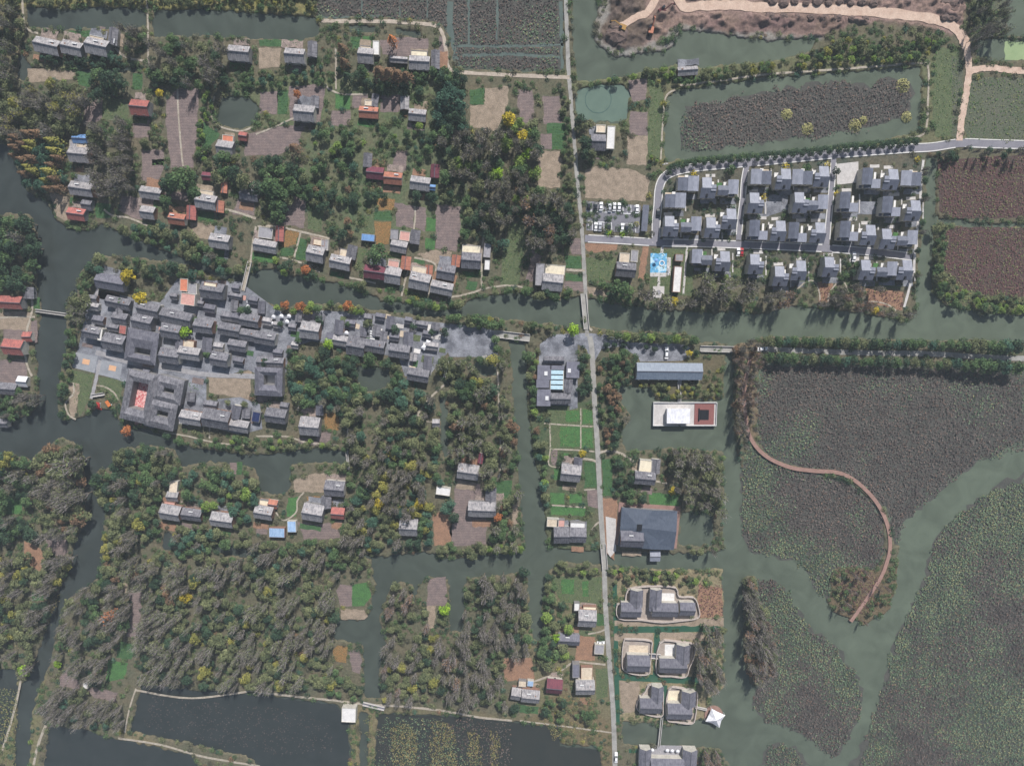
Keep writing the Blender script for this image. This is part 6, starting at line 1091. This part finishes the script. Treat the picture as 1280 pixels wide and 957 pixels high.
 ('on the lower left woods', [(0,690),(60,690),(90,690),(78,740),(60,800),(40,835),(0,836)], 11, (7,10), 'bare bare 3,leafy olive 3,leafy yellow 1,leafy dark 1'),
 ('at the top of the wooded island', [(148,562),(180,555),(218,560),(224,590),(215,620),(200,660),(170,690),(120,700),(128,640),(112,618),(120,590),(146,580)], 11.5, (7,11), 'leafy green 3,leafy olive 3,leafy dark 2,bare bare 2,leafy yellow 1'),
 ('round the island farmhouses', [(224,590),(262,576),(318,584),(322,620),(318,640),(306,668),(268,668),(216,660),(222,620)], 10.5, (6,9), 'leafy green 3,leafy lime 1,leafy bluegreen 2,leafy olive 2'),
 ('on the bank under the island farms', [(215,662),(310,668),(345,676),(440,678),(462,704),(430,720),(320,705),(215,700)], 10.5, (6,9), 'leafy bluegreen 2,leafy green 2,leafy olive 3,bare bare 2'),
 ('round the pale blue roofs', [(425,566),(440,580),(440,680),(432,680)], 9, (5,7), 'leafy olive 2,leafy green 1'),
 ('in the western half of the great wood', [(120,700),(215,695),(240,720),(240,858),(178,852),(172,800),(178,770),(178,740),(120,730)], 10.5, (6,10), 'bare bare 3,bare olive 4,leafy olive 3,leafy dark 2,leafy rust 1'),
 ('in the eastern half of the great wood', [(240,702),(330,706),(420,720),(418,740),(424,775),(415,806),(416,850),(440,866),(330,864),(240,858)], 10.5, (6,10), 'bare bare 3,bare olive 4,leafy olive 4,leafy dark 2,leafy yellow 1'),
 ('in the wood by the lower left canal', [(80,750),(125,725),(158,738),(165,765),(150,798),(134,822),(132,850),(110,856),(84,838),(72,830),(74,790)], 10.5, (6,10), 'bare bare 4,bare olive 2,leafy olive 2,leafy dark 1,leafy green 1'),
 ('on the bank above the bottom left pond', [(42,868),(75,862),(110,862),(155,880),(150,915),(110,910),(60,904),(40,890)], 10.5, (6,9), 'bare bare 4,leafy olive 2,leafy bluegreen 1'),
 ('beside the rust plot by the bottom canal', [(400,838),(440,842),(454,850),(452,875),(405,870)], 10.5, (6,9), 'leafy olive 3,leafy green 2'),
 ('on the thin bottom island', [(486,740),(502,728),(517,728),(518,770),(505,800),(484,790),(482,765)], 9.5, (5,8), 'bare rust 2,leafy olive 2,bare bare 1'),
 ('below the soil plot island', [(528,756),(562,756),(562,790),(528,790)], 10, (5,8), 'leafy olive 2,bare rust 1,leafy lime 1'),
 ('in the lower central wood', [(482,795),(580,790),(580,880),(480,876),(474,845)], 10.5, (6,10), 'bare bare 3,leafy olive 4,leafy dark 1,leafy yellow 1,bare rust 1'),
 ('in the wood left of the last canal', [(582,722),(656,714),(662,800),(664,820),(628,822),(628,860),(640,890),(580,884)], 10.5, (6,10), 'bare bare 4,leafy olive 4,leafy green 1,leafy dark 1'),
 ('left of the straight road gardens', [(676,712),(690,718),(704,758),(735,792),(700,792),(720,830),(680,838),(668,818),(680,780)], 10, (6,9), 'leafy green 3,leafy dark 2,leafy olive 2,leafy lime 1'),
 ('under the lower lane houses', [(640,876),(700,872),(715,890),(745,892),(740,908),(700,900),(640,892)], 9.5, (5,8), 'leafy green 2,leafy olive 2,leafy dark 1'),
 ('below the canal gardens', [(680,690),(745,700),(752,718),(690,716)], 9, (5,7), 'leafy olive 3,leafy lime 1'),
 ('right of the straight road', [(755,685),(766,690),(768,720),(762,720)], 9, (4,6), 'leafy olive 1'),
 ('on the estate lawns', [(870,333),(890,342),(960,338),(1060,348),(1072,340),(1072,330),(1055,330),(1055,352),(930,352),(862,342)], 9, (3.5,5.5), 'leafy green 3,leafy dark 1,leafy lime 1'),
 ('at the tip of the lotus walkway', [(1040,712),(1062,704),(1098,718),(1112,740),(1108,760),(1080,778),(1046,762)], 12, (3,4.5), 'bare rust 2,leafy rust 2,leafy olive 1'),
]
HAND = [  # px,py,r,species,colour,label
 (716,411,9.5,'leafy','lime','vivid lime green tree standing above the crossroads'),(728,566,5.5,'leafy','yellow','small bright yellow tree by the canal garden house'),(840,613,5.5,'leafy','yellow','golden yellow tree right of the straight road gardens'),(72,830,6,'leafy','lime','small lime tree alone at the right bank of the lower left canal'),(30,838,9,'leafy','lime','round yellow green tree at the left edge path end'),
 (160,345,9,'leafy','yellow','bright yellow tree beside the dark village house'),(158,350,7,'leafy','yellow','lower half of the bright yellow pair beside the dark village house'),(175,373,9,'leafy','yellow','yellow ginkgo like tree in the upper village gardens'),(232,415,7.5,'leafy','lime','yellow green tree between the village roofs'),(356,381,6,'leafy','orange','vivid orange tree on the river terrace'),(375,384,6.5,'leafy','orange','orange tree right of the vivid one on the terrace bank'),
 (435,383,6.5,'leafy','orange','orange tree on the promenade bank'),(382,338,6.5,'leafy','orange','orange tree on the north river bank'),(157,538,7,'leafy','orange','orange tree at the water below the long courtyard house'),(410,429,8,'leafy','lime','yellow green tree under the promenade houses'),(200,116,6,'leafy','yellow','small yellow tree left of the long purple field'),(635,148,9,'leafy','yellow','upper yellow tree in the big mixed wood'),(655,172,9,'leafy','yellow','middle yellow tree in the big mixed wood'),(660,190,9,'leafy','lime','lower yellow green tree in the big mixed wood'),(622,215,8,'leafy','lime','yellow green tree in the heart of the mixed wood'),
 (371,117,6,'leafy','orange','small orange tree above the field house'),(490,50,7,'redwood','orange','orange conifer in the curved track farmyard'),(368,185,8,'redwood','rust','rust coloured conifer at the purple field corner'),(427,60,7,'redwood','rust','top rust conifer of the thin left column'),(430,78,7,'redwood','rust','middle rust conifer of the thin left column'),(434,96,7,'redwood','dark','bottom dark conifer of the thin left column'),
 (474,90,10,'redwood','rust','first tall rust conifer in the row below the farmyard'),(486,92,10,'redwood','rust','second tall rust conifer in the row below the farmyard'),(497,95,10,'redwood','rust','third tall rust conifer in the row below the farmyard'),(508,96,9,'redwood','rust','fourth tall rust conifer in the row below the farmyard'),(472,320,13,'leafy','green','big round green tree on the north bank among farms'),(338,232,16,'leafy','green','great spreading tree above the river path'),(560,125,14,'leafy','bluegreen','great dark blue green tree by the farm track end'),(222,226,15,'leafy','green','great green tree below the long purple field'),
 (134,100,13,'leafy','dark','great dark tree above the red roofed house'),(730,178,10,'leafy','dark','dark tree left of the fish pond house'),(777,361,14,'leafy','green','great green tree on the river bank under the car park farm'),(90,580,16,'bare','olive','great pale tree crowning the round thicket'),(98,376,13,'leafy','olive','great olive tree on the village point'),(568,648,8,'leafy','dark','round dark tree alone in the big earth yard'),(1046,213,5,'leafy','dark','small dark tree in the pale estate courtyard'),(913,211,6,'leafy','green','round green tree at the first estate corner'),(1009,210,6,'leafy','green','round green tree in the top estate block'),
 (778,292,3.6,'bush','lime','right yellow shrub at the car park entrance'),(761,291,3.6,'bush','lime','left yellow shrub at the car park entrance'),(867,217,3.8,'bush','yellow','bright yellow shrub at the first top row villa'),(955,247,4.5,'bush','yellow','golden shrub row beside the second row villa'),(983,208,4.2,'bush','yellow','yellow shrub above the middle block of the estate'),(1034,206,4,'bush','yellow','yellow shrub at the second inner street corner'),(1147,199,3.5,'bush','yellow','yellow shrub at the right top estate corner'),(1046,242,3.5,'bush','yellow','yellow shrub at the right block corner'),(842,377,6,'leafy','yellow','yellow tree below the white clubhouse'),(862,441,5,'leafy','yellow','yellow tree in the riverside court'),
 (1093,388,5.5,'leafy','yellow','yellow tree on the reddish river bank'),(660,445,9,'leafy','green','round green tree on the canal bank beside the restaurant'),(697,797,6,'leafy','lime','yellow tree beside the dark roofed shed'),(645,790,0,'','',''),(600,605,0,'','',''),(622,647,7,'leafy','orange','orange green tree right of the big yard house'),(474,630,8,'leafy','yellow','left golden tree in the lower central forest'),(526,630,8,'leafy','yellow','right golden tree in the lower central forest'),(140,765,9,'bare','orange','rust orange tree left of the brown clearing'),(230,745,9,'leafy','yellow','golden tree at the top of the great wood'),(555,763,8,'leafy','lime','green tree on the soil plot island')]
for x, y, r_, sp, c_, lb in HAND:
    if r_: TREES.append([x, y, r_, sp, {'yellow':'gold','lime':'vivid'}.get(c_, c_), '', lb])
# avenue trees
av1 = [(836,215),(845,209),(857,206),(868,204.5),(880,203),(891,202),(902,201),(913,200),(924,199.5),(935,198.5),(947,198),(958,197),(969,196),(980,195),(991,194),(1003,192.5),(1014,191.5),(1025,190.5),(1037,189),(1048,187.5),(1059,186.5),(1070,185.5),(1081,184.5),(1092,183.5),(1103,182.5),(1114,181.5),(1124,180.5),(1134,179.5),(1145,178.5)]
for i, (x, y) in enumerate(av1): TREES.append([x, y, 4.3, 'leafy', 'dark', '', ordw(i)+' from the left of the small street trees above the estate road'])
for nm, y0, y1 in (('upper', 425.5, 434), ('lower', 447, 459)):
    xs = np.arange(962, 1280, 10.6)
    for i, x in enumerate(xs):
        TREES.append([x+rnd.uniform(-2, 2), y0+(y1-y0)*(x-962)/318+rnd.uniform(-1, 1), rnd.uniform(6.2, 8.2)+(2.5 if x > 1200 else 0), 'leafy', rnd.choice(['dark','green','green','dark','olive','bluegreen']), '', ordw(i)+' from the left in the %s tree row of the riverside road' % nm])
for i, x in enumerate(np.arange(762, 872, 10.5)): TREES.append([x, 418.5+(x-762)*.07, 6.5, 'leafy', ['olive','green','lime'][i % 3], '', ordw(i)+' from the left of the bank trees above the riverside court'])
for i, (x, y) in enumerate([(758,430),(768,431),(780,431),(807,434),(818,436),(856,434),(870,441)]): TREES.append([x, y, 4, 'leafy', 'dark', '', ordw(i)+' from the left of the small trees in the riverside court'])
for i, (x, y) in enumerate([(115,350),(200,350),(150,378),(245,400),(240,445),(258,442),(330,452),(305,505),(285,503),(362,440),(372,425),(350,405),(400,400),(435,405),(460,405),(493,412),(516,408),(540,416),(556,415),(620,424),(608,452),(195,520),(208,545),(310,388),(301,388),(620,436)]): TREES.append([x, y, rnd.uniform(4.5, 6.5), 'leafy', rnd.choice(['green','dark','olive']), '', None])
for i in range(len(TREES)):
    if TREES[i][6] is None: TREES[i][5] = 'among the village roofs'; TREES[i][6] = ''
nh = len(TREES)
for ph, poly, sp_, (r0, r1), mix in ZN:
    opts = []
    for it in mix.split(','):
        a, b_, w = it.split(); opts += [(a, b_)]*int(w)
    xs = [p[0] for p in poly]; ys = [p[1] for p in poly]; poly = ext(poly)
    x_ = min(p[0] for p in poly)
    row = 0; y_ = min(p[1] for p in poly)
    while y_ < max(p[1] for p in poly):
        x_ = min(p[0] for p in poly)+(row % 2)*sp_/2
        while x_ < max(p[0] for p in poly):
            qx, qy = x_+rnd.uniform(-.33, .33)*sp_, y_+rnd.uniform(-.33, .33)*sp_
            if inpoly(poly, np.array([qx]), np.array([qy]))[0] and not near(hm, qx, qy) and not near(pv0 if 'estate lawns' in ph else pv, qx, qy) and sample(wb, np.array([qx]), np.array([qy]))[0] < .35 and -40 < qx < 1320 and -40 < qy < 1000:
                cl = vnoise(np.array([qx/26.]), np.array([qy/26.]))[0]       # neighbours tend to be of one kind
                a, b_ = opts[int((cl*1.7+rnd.random()*.5)*len(opts)) % len(opts)]
                r_ = (r0*.85+(r1-r0*.85)*rnd.random()**1.5)*.92
                if fbm(np.array([qx/22.]), np.array([qy/22.+40]), 3)[0] < .33: x_ += sp_; continue
                if not any(abs(t_[0]-qx) < 5 and abs(t_[1]-qy) < 5 for t_ in TREES[:nh]): TREES.append([qx, qy, r_, a, b_, ph, ''])
            x_ += sp_
        y_ += sp_*.87; row += 1
# the 300 that show largest (and the ones with a name of their own) stand alone, the rest is one wood
inframe = lambda t_: -4 < t_[0] < 1284 and -4 < t_[1] < 961
named = [t_ for t_ in TREES if t_[6] and t_[3] != 'bush']; rest = [t_ for t_ in TREES if not t_[6] and t_[3] != 'bush']
rest.sort(key=lambda t_: -t_[2] if inframe(t_) else 99)
NIND = 298-len(named); singles = named+rest[:NIND]; mass = rest[NIND:]+[]
HB = {'leafy': 5.5, 'bare': 8, 'redwood': 9, 'bush': 1}
def place(t_):
    k = t_[2]*SCALE0/(3.0 if t_[3] != 'bush' else 1.6)*(1.3 if t_[3] == 'redwood' else 1); kz = k if t_[3] != 'bare' else (k*.55+.5)
    if t_[3] == 'redwood': kz = .5+k*.35
    x, y = P(t_[0], t_[1], HB[t_[3]]*kz*.8); return x, y, k, kz
CD = {'dark':'dark green','green':'green','olive':'olive','bluegreen':'blue green','yellow':'yellow','lime':'yellow green','orange':'orange','rust':'rust brown','bare':'greyish'}
SD = {'leafy':'leafy tree','bare':'bare tree','redwood':'conifer'}
gr = {}
for t_ in singles:
    x, y, k, kz = place(t_); v = rnd.randint(0, 5)
    o = empty('tree' if t_[3] != 'redwood' else 'conifer', x, y, 0, rnd.random()*6.28); o.scale = (k, k, kz)
    link('trunk', TRM[t_[3]], o); link('crown', crown_mesh(t_[3], v, t_[4]), o)
    if t_[6]: tag(o, t_[6], 'tree', 'single trees')
    else: gr.setdefault((CD[t_[4]]+' '+SD[t_[3]], t_[5]), []).append((t_[0], o, t_))
for (ds, zn), l in gr.items():
    l.sort(key=lambda q_: q_[0])
    for i, (x_, o, t_) in enumerate(l): tag(o, ('big %s %s' % (ds, zn)) if len(l) == 1 else '%s big %s %s, from left' % (ordw(i), ds, zn), 'tree', 'large trees')
for t_ in TREES:
    if t_[3] == 'bush':
        x, y, k, kz = place(t_); o = tag(link('shrub', crown_mesh('bush', rnd.randint(0, 5), t_[4]), None, (x, y, .1)), t_[6], 'shrub', 'bright garden shrubs'); o.scale = (k, k, k)
def merge(items, name, label, cat):
    names = list(LM); Q = []; T = []; S = []
    for x, y, k, kz, sp, v, c_ in items:
        q, t, s = PROTO[sp][v]; a = rnd.random()*6.28; ca, sa = math.cos(a), math.sin(a)
        q2 = np.empty_like(q); q2[..., 0] = (q[..., 0]*ca-q[..., 1]*sa)*k+x; q2[..., 1] = (q[..., 0]*sa+q[..., 1]*ca)*k+y; q2[..., 2] = q[..., 2]*kz
        Q.append(q2); T.append(np.clip(t+rnd.uniform(-.2, .2), 0, 1)); S.append(np.where(s == 1, len(names), names.index(c_)))
    me = quads_mesh(name, np.concatenate(Q), [LM[n_] for n_ in names]+[TWIG], np.concatenate(T), np.concatenate(S)); return tag(link(name, me), label, cat, kind='stuff')
items = []; TB = MB()
for t_ in mass:
    x, y, k, kz = place(t_); items.append((x, y, k, kz, t_[3], rnd.randint(0, 5), t_[4]))
merge(items, 'woodland', 'mass of smaller trees filling the woods and river banks', 'woodland')
# trunks of that wood in the same spirit
Q = []
for x, y, k, kz, sp, v, c_ in items:
    a = np.array([[x, y, -.2], [x, y, -.2]]); b_ = np.array([[x, y, 5*kz], [x+.01, y, 5*kz]]); u = np.array([[.22*k, 0, 0], [0, .22*k, 0]]); Q.append(np.stack([a-u, a+u, b_+u*.4, b_-u*.4], 1))
tag(link('woodland_trunks', quads_mesh('woodland_trunks', np.concatenate(Q), [BARK])), 'trunks of the smaller trees in the woods', 'tree trunks', kind='stuff')
# shrubs and rough growth over the open land and along the banks
items = []
gy_, gx_ = np.mgrid[-30:990:5.2, -30:1310:5.2]; gx_ = gx_.ravel()+NR.uniform(-2.4, 2.4, gx_.size); gy_ = gy_.ravel()+NR.uniform(-2.4, 2.4, gy_.size)
wv_ = sample(wb, gx_, gy_); hv = np.array([bool(near(hm, a, b_) or near(pv, a, b_)) for a, b_ in zip(gx_, gy_)], bool)
vb = np.zeros((MH, MW), np.uint8)
for q_ in ([(690,425),(900,425),(900,455),(690,455)],): fill(vb, q_)
ok = (wv_ < .45) & ~hv & (gx_ > -30)
cn = fbm(gx_/30, gy_/30, 3); pr = .18+.5*(fbm(gx_/18+9, gy_/18, 3) > .5)
east = (gx_ > 705) & (gy_ < 215)
for a, b_, w_, c_, p_ in zip(gx_[ok], gy_[ok], wv_[ok], cn[ok], pr[ok]):
    bank = w_ > .08
    if rnd.random() > (p_+.35 if bank else p_): continue
    ci = (c_*1.5+rnd.random()*.5)
    col_ = 'dark' if ci < .75 else 'green' if ci < 1.05 else 'olive' if ci < 1.25 else 'bluegreen' if ci < 1.32 else 'bare'
    if rnd.random() < .03: col_ = rnd.choice(['lime', 'yellow', 'rust'])
    x, y = P(a, b_, .5); k = rnd.uniform(.45, 1.05); items.append((x, y, k*(1 if not east.any() else 1), k*rnd.uniform(.7, 1.1), 'bush', rnd.randint(0, 5), col_))
for i in range(len(av1)*5):          # hedge between the estate road and the pond
    a, b_ = av1[i//5]; a2, b2 = av1[min(i//5+1, len(av1)-1)]; f_ = (i % 5)/5; x, y = P(a+(a2-a)*f_, b_+(b2-b_)*f_-3.2-rnd.random()*2, .5); items.append((x, y, rnd.uniform(.6, .95), rnd.uniform(.5, .9), 'bush', rnd.randint(0, 5), rnd.choice(['dark','green','dark'])))
for i in range(1900):                # garden planting round the villas
    a, b_ = rnd.uniform(826, 1150), rnd.uniform(204, 358)
    if not inpoly(VILLAS_BASE, np.array([a]), np.array([b_]))[0] or near(hm, a, b_) or near(pv0, a, b_) or (b_ < 312 and rnd.random() < .55): continue
    x, y = P(a, b_, .5); k = rnd.uniform(.35, .85); items.append((x, y, k, k, 'bush', rnd.randint(0, 5), rnd.choice(['dark','dark','green','bluegreen','olive'] if b_ < 312 else ['dark','green','green','olive'])))
merge(items, 'undergrowth', 'shrubs, reeds and rough growth along banks and between plots', 'undergrowth')
# crops in the green plots
def scatter(polys, dens, size, zr, mats, pick, name, label, cat, up=1.6, hole=None):
    A = []
    for poly in polys:
        pts = [P(*p) for p in ext(poly)]; xs = [p[0] for p in pts]; ys = [p[1] for p in pts]; n = int((max(xs)-min(xs))*(max(ys)-min(ys))*dens)
        X_ = NR.uniform(min(xs), max(xs), n); Y_ = NR.uniform(min(ys), max(ys), n); m_ = inpoly(pts, X_+(fbm(X_*.3, Y_*.3, 3)-.5)*7, Y_+(fbm(X_*.3+7, Y_*.3, 3)-.5)*7); A.append(np.stack([X_[m_], Y_[m_]], 1))
    A = np.concatenate(A)
    if hole is not None: A = A[hole(A[:, 0], A[:, 1])]
    n = len(A); s, t = pick(A[:, 0], A[:, 1]); c = np.stack([A[:, 0], A[:, 1], NR.uniform(zr[0], zr[1], n)], 1); d = np.zeros((n, 3)); d[:, 2] = 1
    Q = leaf_quads(c, d, size, up=up, aspect=1.0); me = quads_mesh(name, Q, mats, np.clip(t, 0, 1), s)
    return tag(link(name, me), label, cat, kind='stuff')
LOT = [leafmat('lotus_withered', lin(68,62,62), lin(110,101,96), 0), leafmat('lotus_green', lin(62,80,66), lin(112,130,102), 0), leafmat('lotus_yellow', lin(96,98,72), lin(142,140,104), 0), leafmat('lotus_rust', lin(88,74,68), lin(126,104,92), 0)]
BLOB = [(940,600,38,.5),(950,650,42,.55),(985,690,32,.5),(1015,715,28,.5),(1060,650,30,.12),(950,480,26,.26),(940,520,16,.2),(1180,500,45,.14),(975,755,38,.3),(990,800,30,.2),(950,890,22,.2),(1050,870,30,.22),(1200,770,45,.3),(1190,720,30,.22),(1260,640,55,.26),(1150,880,50,.22),(1240,860,70,.2),(1110,940,40,.2),(1250,930,40,.25),(1262,740,40,.2),(860,150,12,.2),(980,945,30,.3),(1165,640,0.1,0)]
def lotus_pick(kindname):
    def f(x, y):
        n = len(x); big = (fbm(x/38+3, y/38, 2)-.5)*1.3+.5; mid = fbm(x/9, y/9, 3); r = NR.rand(n)
        g = {'withered': -.16, 'mixed': -.1, 'green': -.1, 'reed': -.05, 'sunk': -.3}[kindname]
        px_, py_ = to_px(x, y); bl = np.zeros(n)
        for bx_, by_, br_, bv_ in BLOB: bl = np.maximum(bl, bv_*np.exp(-((px_-bx_)**2+(py_-by_)**2)/br_**2))
        v = .47+(big-.5)*.8+g+(mid-.5)*.35+(r-.5)*.3+bl
        s = np.where(v < .47, 0, np.where(v < .60, np.where(NR.rand(n) < .75, 1, 3), np.where(NR.rand(n) < .3, 2, 1)))
        s = np.where((s == 0) & (NR.rand(n) < .12), 3, s)
        if kindname == 'sunk': return s*0, NR.rand(n)*.25
        return s, .42+NR.normal(0, .36, n)+(mid-.5)*.9
    return f
MUD = mat('marsh_bed', lin(66,68,64), lin(80,78,74), scale=.15, coords=G, fine=.2)
for i, (p, k, nm) in enumerate(MARSH):
    if k == 'sunk': scatter([p], .35, .8, (WL-.02, WL+.12), LOT, lotus_pick(k), 'pond_weed', 'dark weed beds under the surface of the bottom left pond', 'pond weed', up=3); continue
    dn = {'withered': 1.5, 'mixed': 2.1, 'green': 2.3, 'reed': .8}[k]
    hole = None
    if nm == 'north lotus field':
        def hole(x, y):
            px_, py_ = to_px(x, y); w = (fbm(x/5, y/5, 2)-.5)*6
            ch = (np.abs(px_-563-w*.3) < 4) | (np.abs(py_-57+w*.5) < 2) & (px_ > 565) | (np.abs(px_-586) < 1.7) & (py_ < 57) | (np.abs(px_-622) < 1.4) & (py_ < 50) | (np.abs(py_-68) < 2) & (px_ > 575) | (np.abs(px_-500) < 1.2) & (py_ < 20) | (np.abs(px_-452) < 1.2) | (np.abs(px_-534) < 1.2) | (np.abs(px_-702) < 4)
            return ~ch
    scatter([p], dn*1.25, .68, (WL+.15, WL+1.1), LOT, lotus_pick(k), 'lotus_bed' if k != 'reed' else 'reed_bed', {'east lotus field':'brown withered lotus field north of the winding walkway','round lotus field':'mixed green and brown lotus field inside the walkway curve','south east lotus field':'green lotus field filling the bottom right corner','pond lotus':'withered lotus bed inside the long walled pond','north lotus field':'withered lotus field cut by thin channels at the top','dark reed ponds':'sparse reeds in the dark bottom ponds','lotus bed':['mottled lotus bed left of the lower right river','small lotus bed at the bottom edge beside the river'][0 if len(p) > 6 else 1]}[nm], 'lotus' if k != 'reed' else 'reeds', hole=hole)
    if k in ('withered', 'mixed', 'green'):
        sheet('marsh_mud', p, WL+.05+.004*i, MUD, jit=2.2, sub=3.0)
GR = [leafmat('crop_leaves', lin(48,78,46), lin(84,114,62), 0), leafmat('grass_tufts', lin(78,90,56), lin(126,128,88), 0), leafmat('marsh_blades', lin(76,52,54), lin(118,88,84), 0), leafmat('golden_reed', lin(104,96,62), lin(146,134,92), 0)]
one = lambda k: (lambda x, y: (np.full(len(x), k), .5+NR.normal(0, .3, len(x))))
tw = lambda a, b_, p_: (lambda x, y: (np.where(NR.rand(len(x)) < p_, a, b_), .5+NR.normal(0, .3, len(x))))
scatter(PLOTS['green vegetable plot'][1], 1.0, .55, (.08, .4), GR, one(0), 'crops', 'leafy crops growing in the green plots', 'crops'); scatter(PLOTS['grass plot'][1], .8, .5, (.08, .4), GR, tw(0, 1, .5), 'grass_tufts', 'rough grass tufts on the lawns and plots', 'grass')
scatter(PLOTS['marsh grassland'][1], 2.2, .6, (.1, .7), GR, tw(2, 1, .75), 'marsh_grass', 'reddish brown marsh grass at the right edge', 'marsh grass'); scatter(PLOTS['rough meadow'][1], .7, .6, (.1, .6), GR, tw(1, 0, .6), 'meadow_grass', 'dull green meadow grass at the top right', 'grass')
scatter([[(488,905),(500,904),(520,910),(525,957),(490,957)],[(540,902),(555,900),(570,912),(572,957),(538,957)],[(583,912),(600,912),(605,957),(585,957)],[(612,912),(625,914),(625,957),(614,957)],[(700,868),(715,860),(745,875),(750,925),(690,925),(680,900)],[(74,742),(60,790),(30,815),(14,800),(40,770)]], 2.2, .6, (WL+.1, .5), GR, tw(3, 1, .75), 'golden_reeds', 'golden reed patches in the bottom ponds', 'reeds')
scatter([[(1168,272),(1180,280),(1182,340),(1205,364),(1280,378),(1280,396),(1220,392),(1180,380),(1166,350)],[(441,890),(448,890),(446,957),(438,957)],[(460,892),(468,892),(466,957),(458,957)],[(0,860),(24,860),(20,957),(0,957)]], 1.6, .6, (.1, .8), GR, tw(1, 3, .8), 'bank_grass', 'tall pale grass on the pond banks', 'grass')
scatter([[(1082,360),(1130,365),(1128,388),(1085,378)],[(873,728),(905,733),(903,772),(872,774)],[(1022,350),(1042,352),(1036,384),(1024,384)],[(1040,712),(1062,706),(1100,722),(1090,770),(1050,760)]], 1.4, .6, (.1, .8), GR, tw(2, 3, .8), 'rusty_reeds', 'rust and pink reeds on the river bank and by the villas', 'reeds')
# round reed tussocks in the walled pond
for i, (x, y, r_, lb) in enumerate([(1129,107,8.5,'largest pale tussock at the upper right of the walled pond'),(1134,146,6.5,'pale tussock at the lower right corner of the walled pond'),(1080,150,5,'smaller of the twin tussocks in the walled pond'),(1069,157,8,'larger of the twin tussocks in the walled pond'),(1010,161,7.5,'tussock second from the left in the walled pond'),(984,143,7,'leftmost tussock in the walled pond')]):
    n = int(r_*38); a = NR.rand(n)*6.28; rr = np.sqrt(NR.rand(n))*r_*SCALE0; c = np.stack([rr*np.cos(a), rr*np.sin(a), .3+1.1*(1-(rr/(r_*SCALE0))**2)+NR.rand(n)*.3], 1); d = np.stack([np.cos(a), np.sin(a), 1+0*a], 1)
    me = quads_mesh('tussock', leaf_quads(c, d, .6, up=.3), [LM['lime'] if 0 else leafmat('tussock_%d' % i, lin(124,124,78), lin(184,178,124), 0)], np.clip(.5+NR.normal(0, .3, n), 0, 1)); xx, yy_ = P(x, y); o = link('reed_tussock', me, None, (xx, yy_, WL)); tag(o, lb, 'tussock', 'round reed tussocks in the walled pond')
# aerator ring in the small pond
x, y = P(748, 124); mb = MB(); n = 40; R0 = 15.5*SCALE0
for i in range(n):
    a_, b_ = 2*math.pi*i/n, 2*math.pi*(i+1)/n; mb.prism([((R0-.18)*math.cos(a_),(R0-.18)*math.sin(a_)),((R0+.18)*math.cos(a_),(R0+.18)*math.sin(a_)),((R0+.18)*math.cos(b_),(R0+.18)*math.sin(b_)),((R0-.18)*math.cos(b_),(R0-.18)*math.sin(b_))], WL-.2, WL+.08)
tag(mb.build('floating_ring', mat('float_ring', lin(72,96,90), lin(62,84,80)), None, (x, y, 0)), 'round floating net ring in the small green pond', 'pond ring')
# spoil heaps on the dug ground
SP = mat('spoil_earth', lin(112,94,88), lin(84,74,72), scale=.5, fine=.3, bump=.5)
hp = [(770,45,'')]+[(965+i*14, 3+(i % 2)*2, '') for i in range(10)]+[(962+i*17, 21+i*.5, '') for i in range(8)]+[(1180+(i % 3)*8, 5+(i//3)*9, '') for i in range(9)]
for i, (x, y, _) in enumerate(hp):
    n = 14; v = [(0, 0, 0)]; R_ = rnd.uniform(1.6, 2.6)*(2.2 if i == 0 else 1); H_ = R_*.5; v = [(0, 0, H_+.9)]; f = []
    for rg in (.33, .66, 1.0):
        for j in range(n): a = 2*math.pi*j/n; q_ = R_*rg*rnd.uniform(.85, 1.15); v.append((q_*math.cos(a)*1.3, q_*math.sin(a), H_*(1-rg)*rnd.uniform(.7, 1.2)+.9-(1.6 if rg == 1 else 0)))
    for j in range(n): f.append((0, 1+j, 1+(j+1)%n)); [f.append((1+n*k+j, 1+n*(k+1)+j, 1+n*(k+1)+(j+1)%n, 1+n*k+(j+1)%n)) for k in (0, 1)]
    xx, yy_ = P(x, y); o = MB().add(v, f).build('soil_heap', SP, None, (xx, yy_, .0))
    lb = 'largest dark soil heap at the muddy headland tip' if i == 0 else (ordw(i-1)+' from the left of the soil heaps above the dirt road' if i < 11 else (ordw(i-11)+' from the left of the soil heaps below the dirt road' if i < 19 else ordw(i-19)+' soil heap of the block above the road bend, counted row by row'))
    tag(o, lb, 'soil heap', 'soil heaps on the dug ground')
# ================================================================ the air
hz_ = MB().box(-4200,-4200,-6, 4200,4200,CAMH+12).build('haze', (lambda m: m)(bpy.data.materials.new('haze_air')))
hz_['kind'] = 'stuff'; m = hz_.data.materials[0]; m.use_nodes = True; N = m.node_tree.nodes; N.clear()
vo = N.new('ShaderNodeVolumePrincipled'); ou = N.new('ShaderNodeOutputMaterial'); vo.inputs['Density'].default_value = HAZE; vo.inputs['Color'].default_value = (.80, .90, 1, 1)
m.node_tree.links.new(vo.outputs[0], ou.inputs['Volume'])
tag(hz_, 'thin pale haze in the air over the whole place', 'haze')
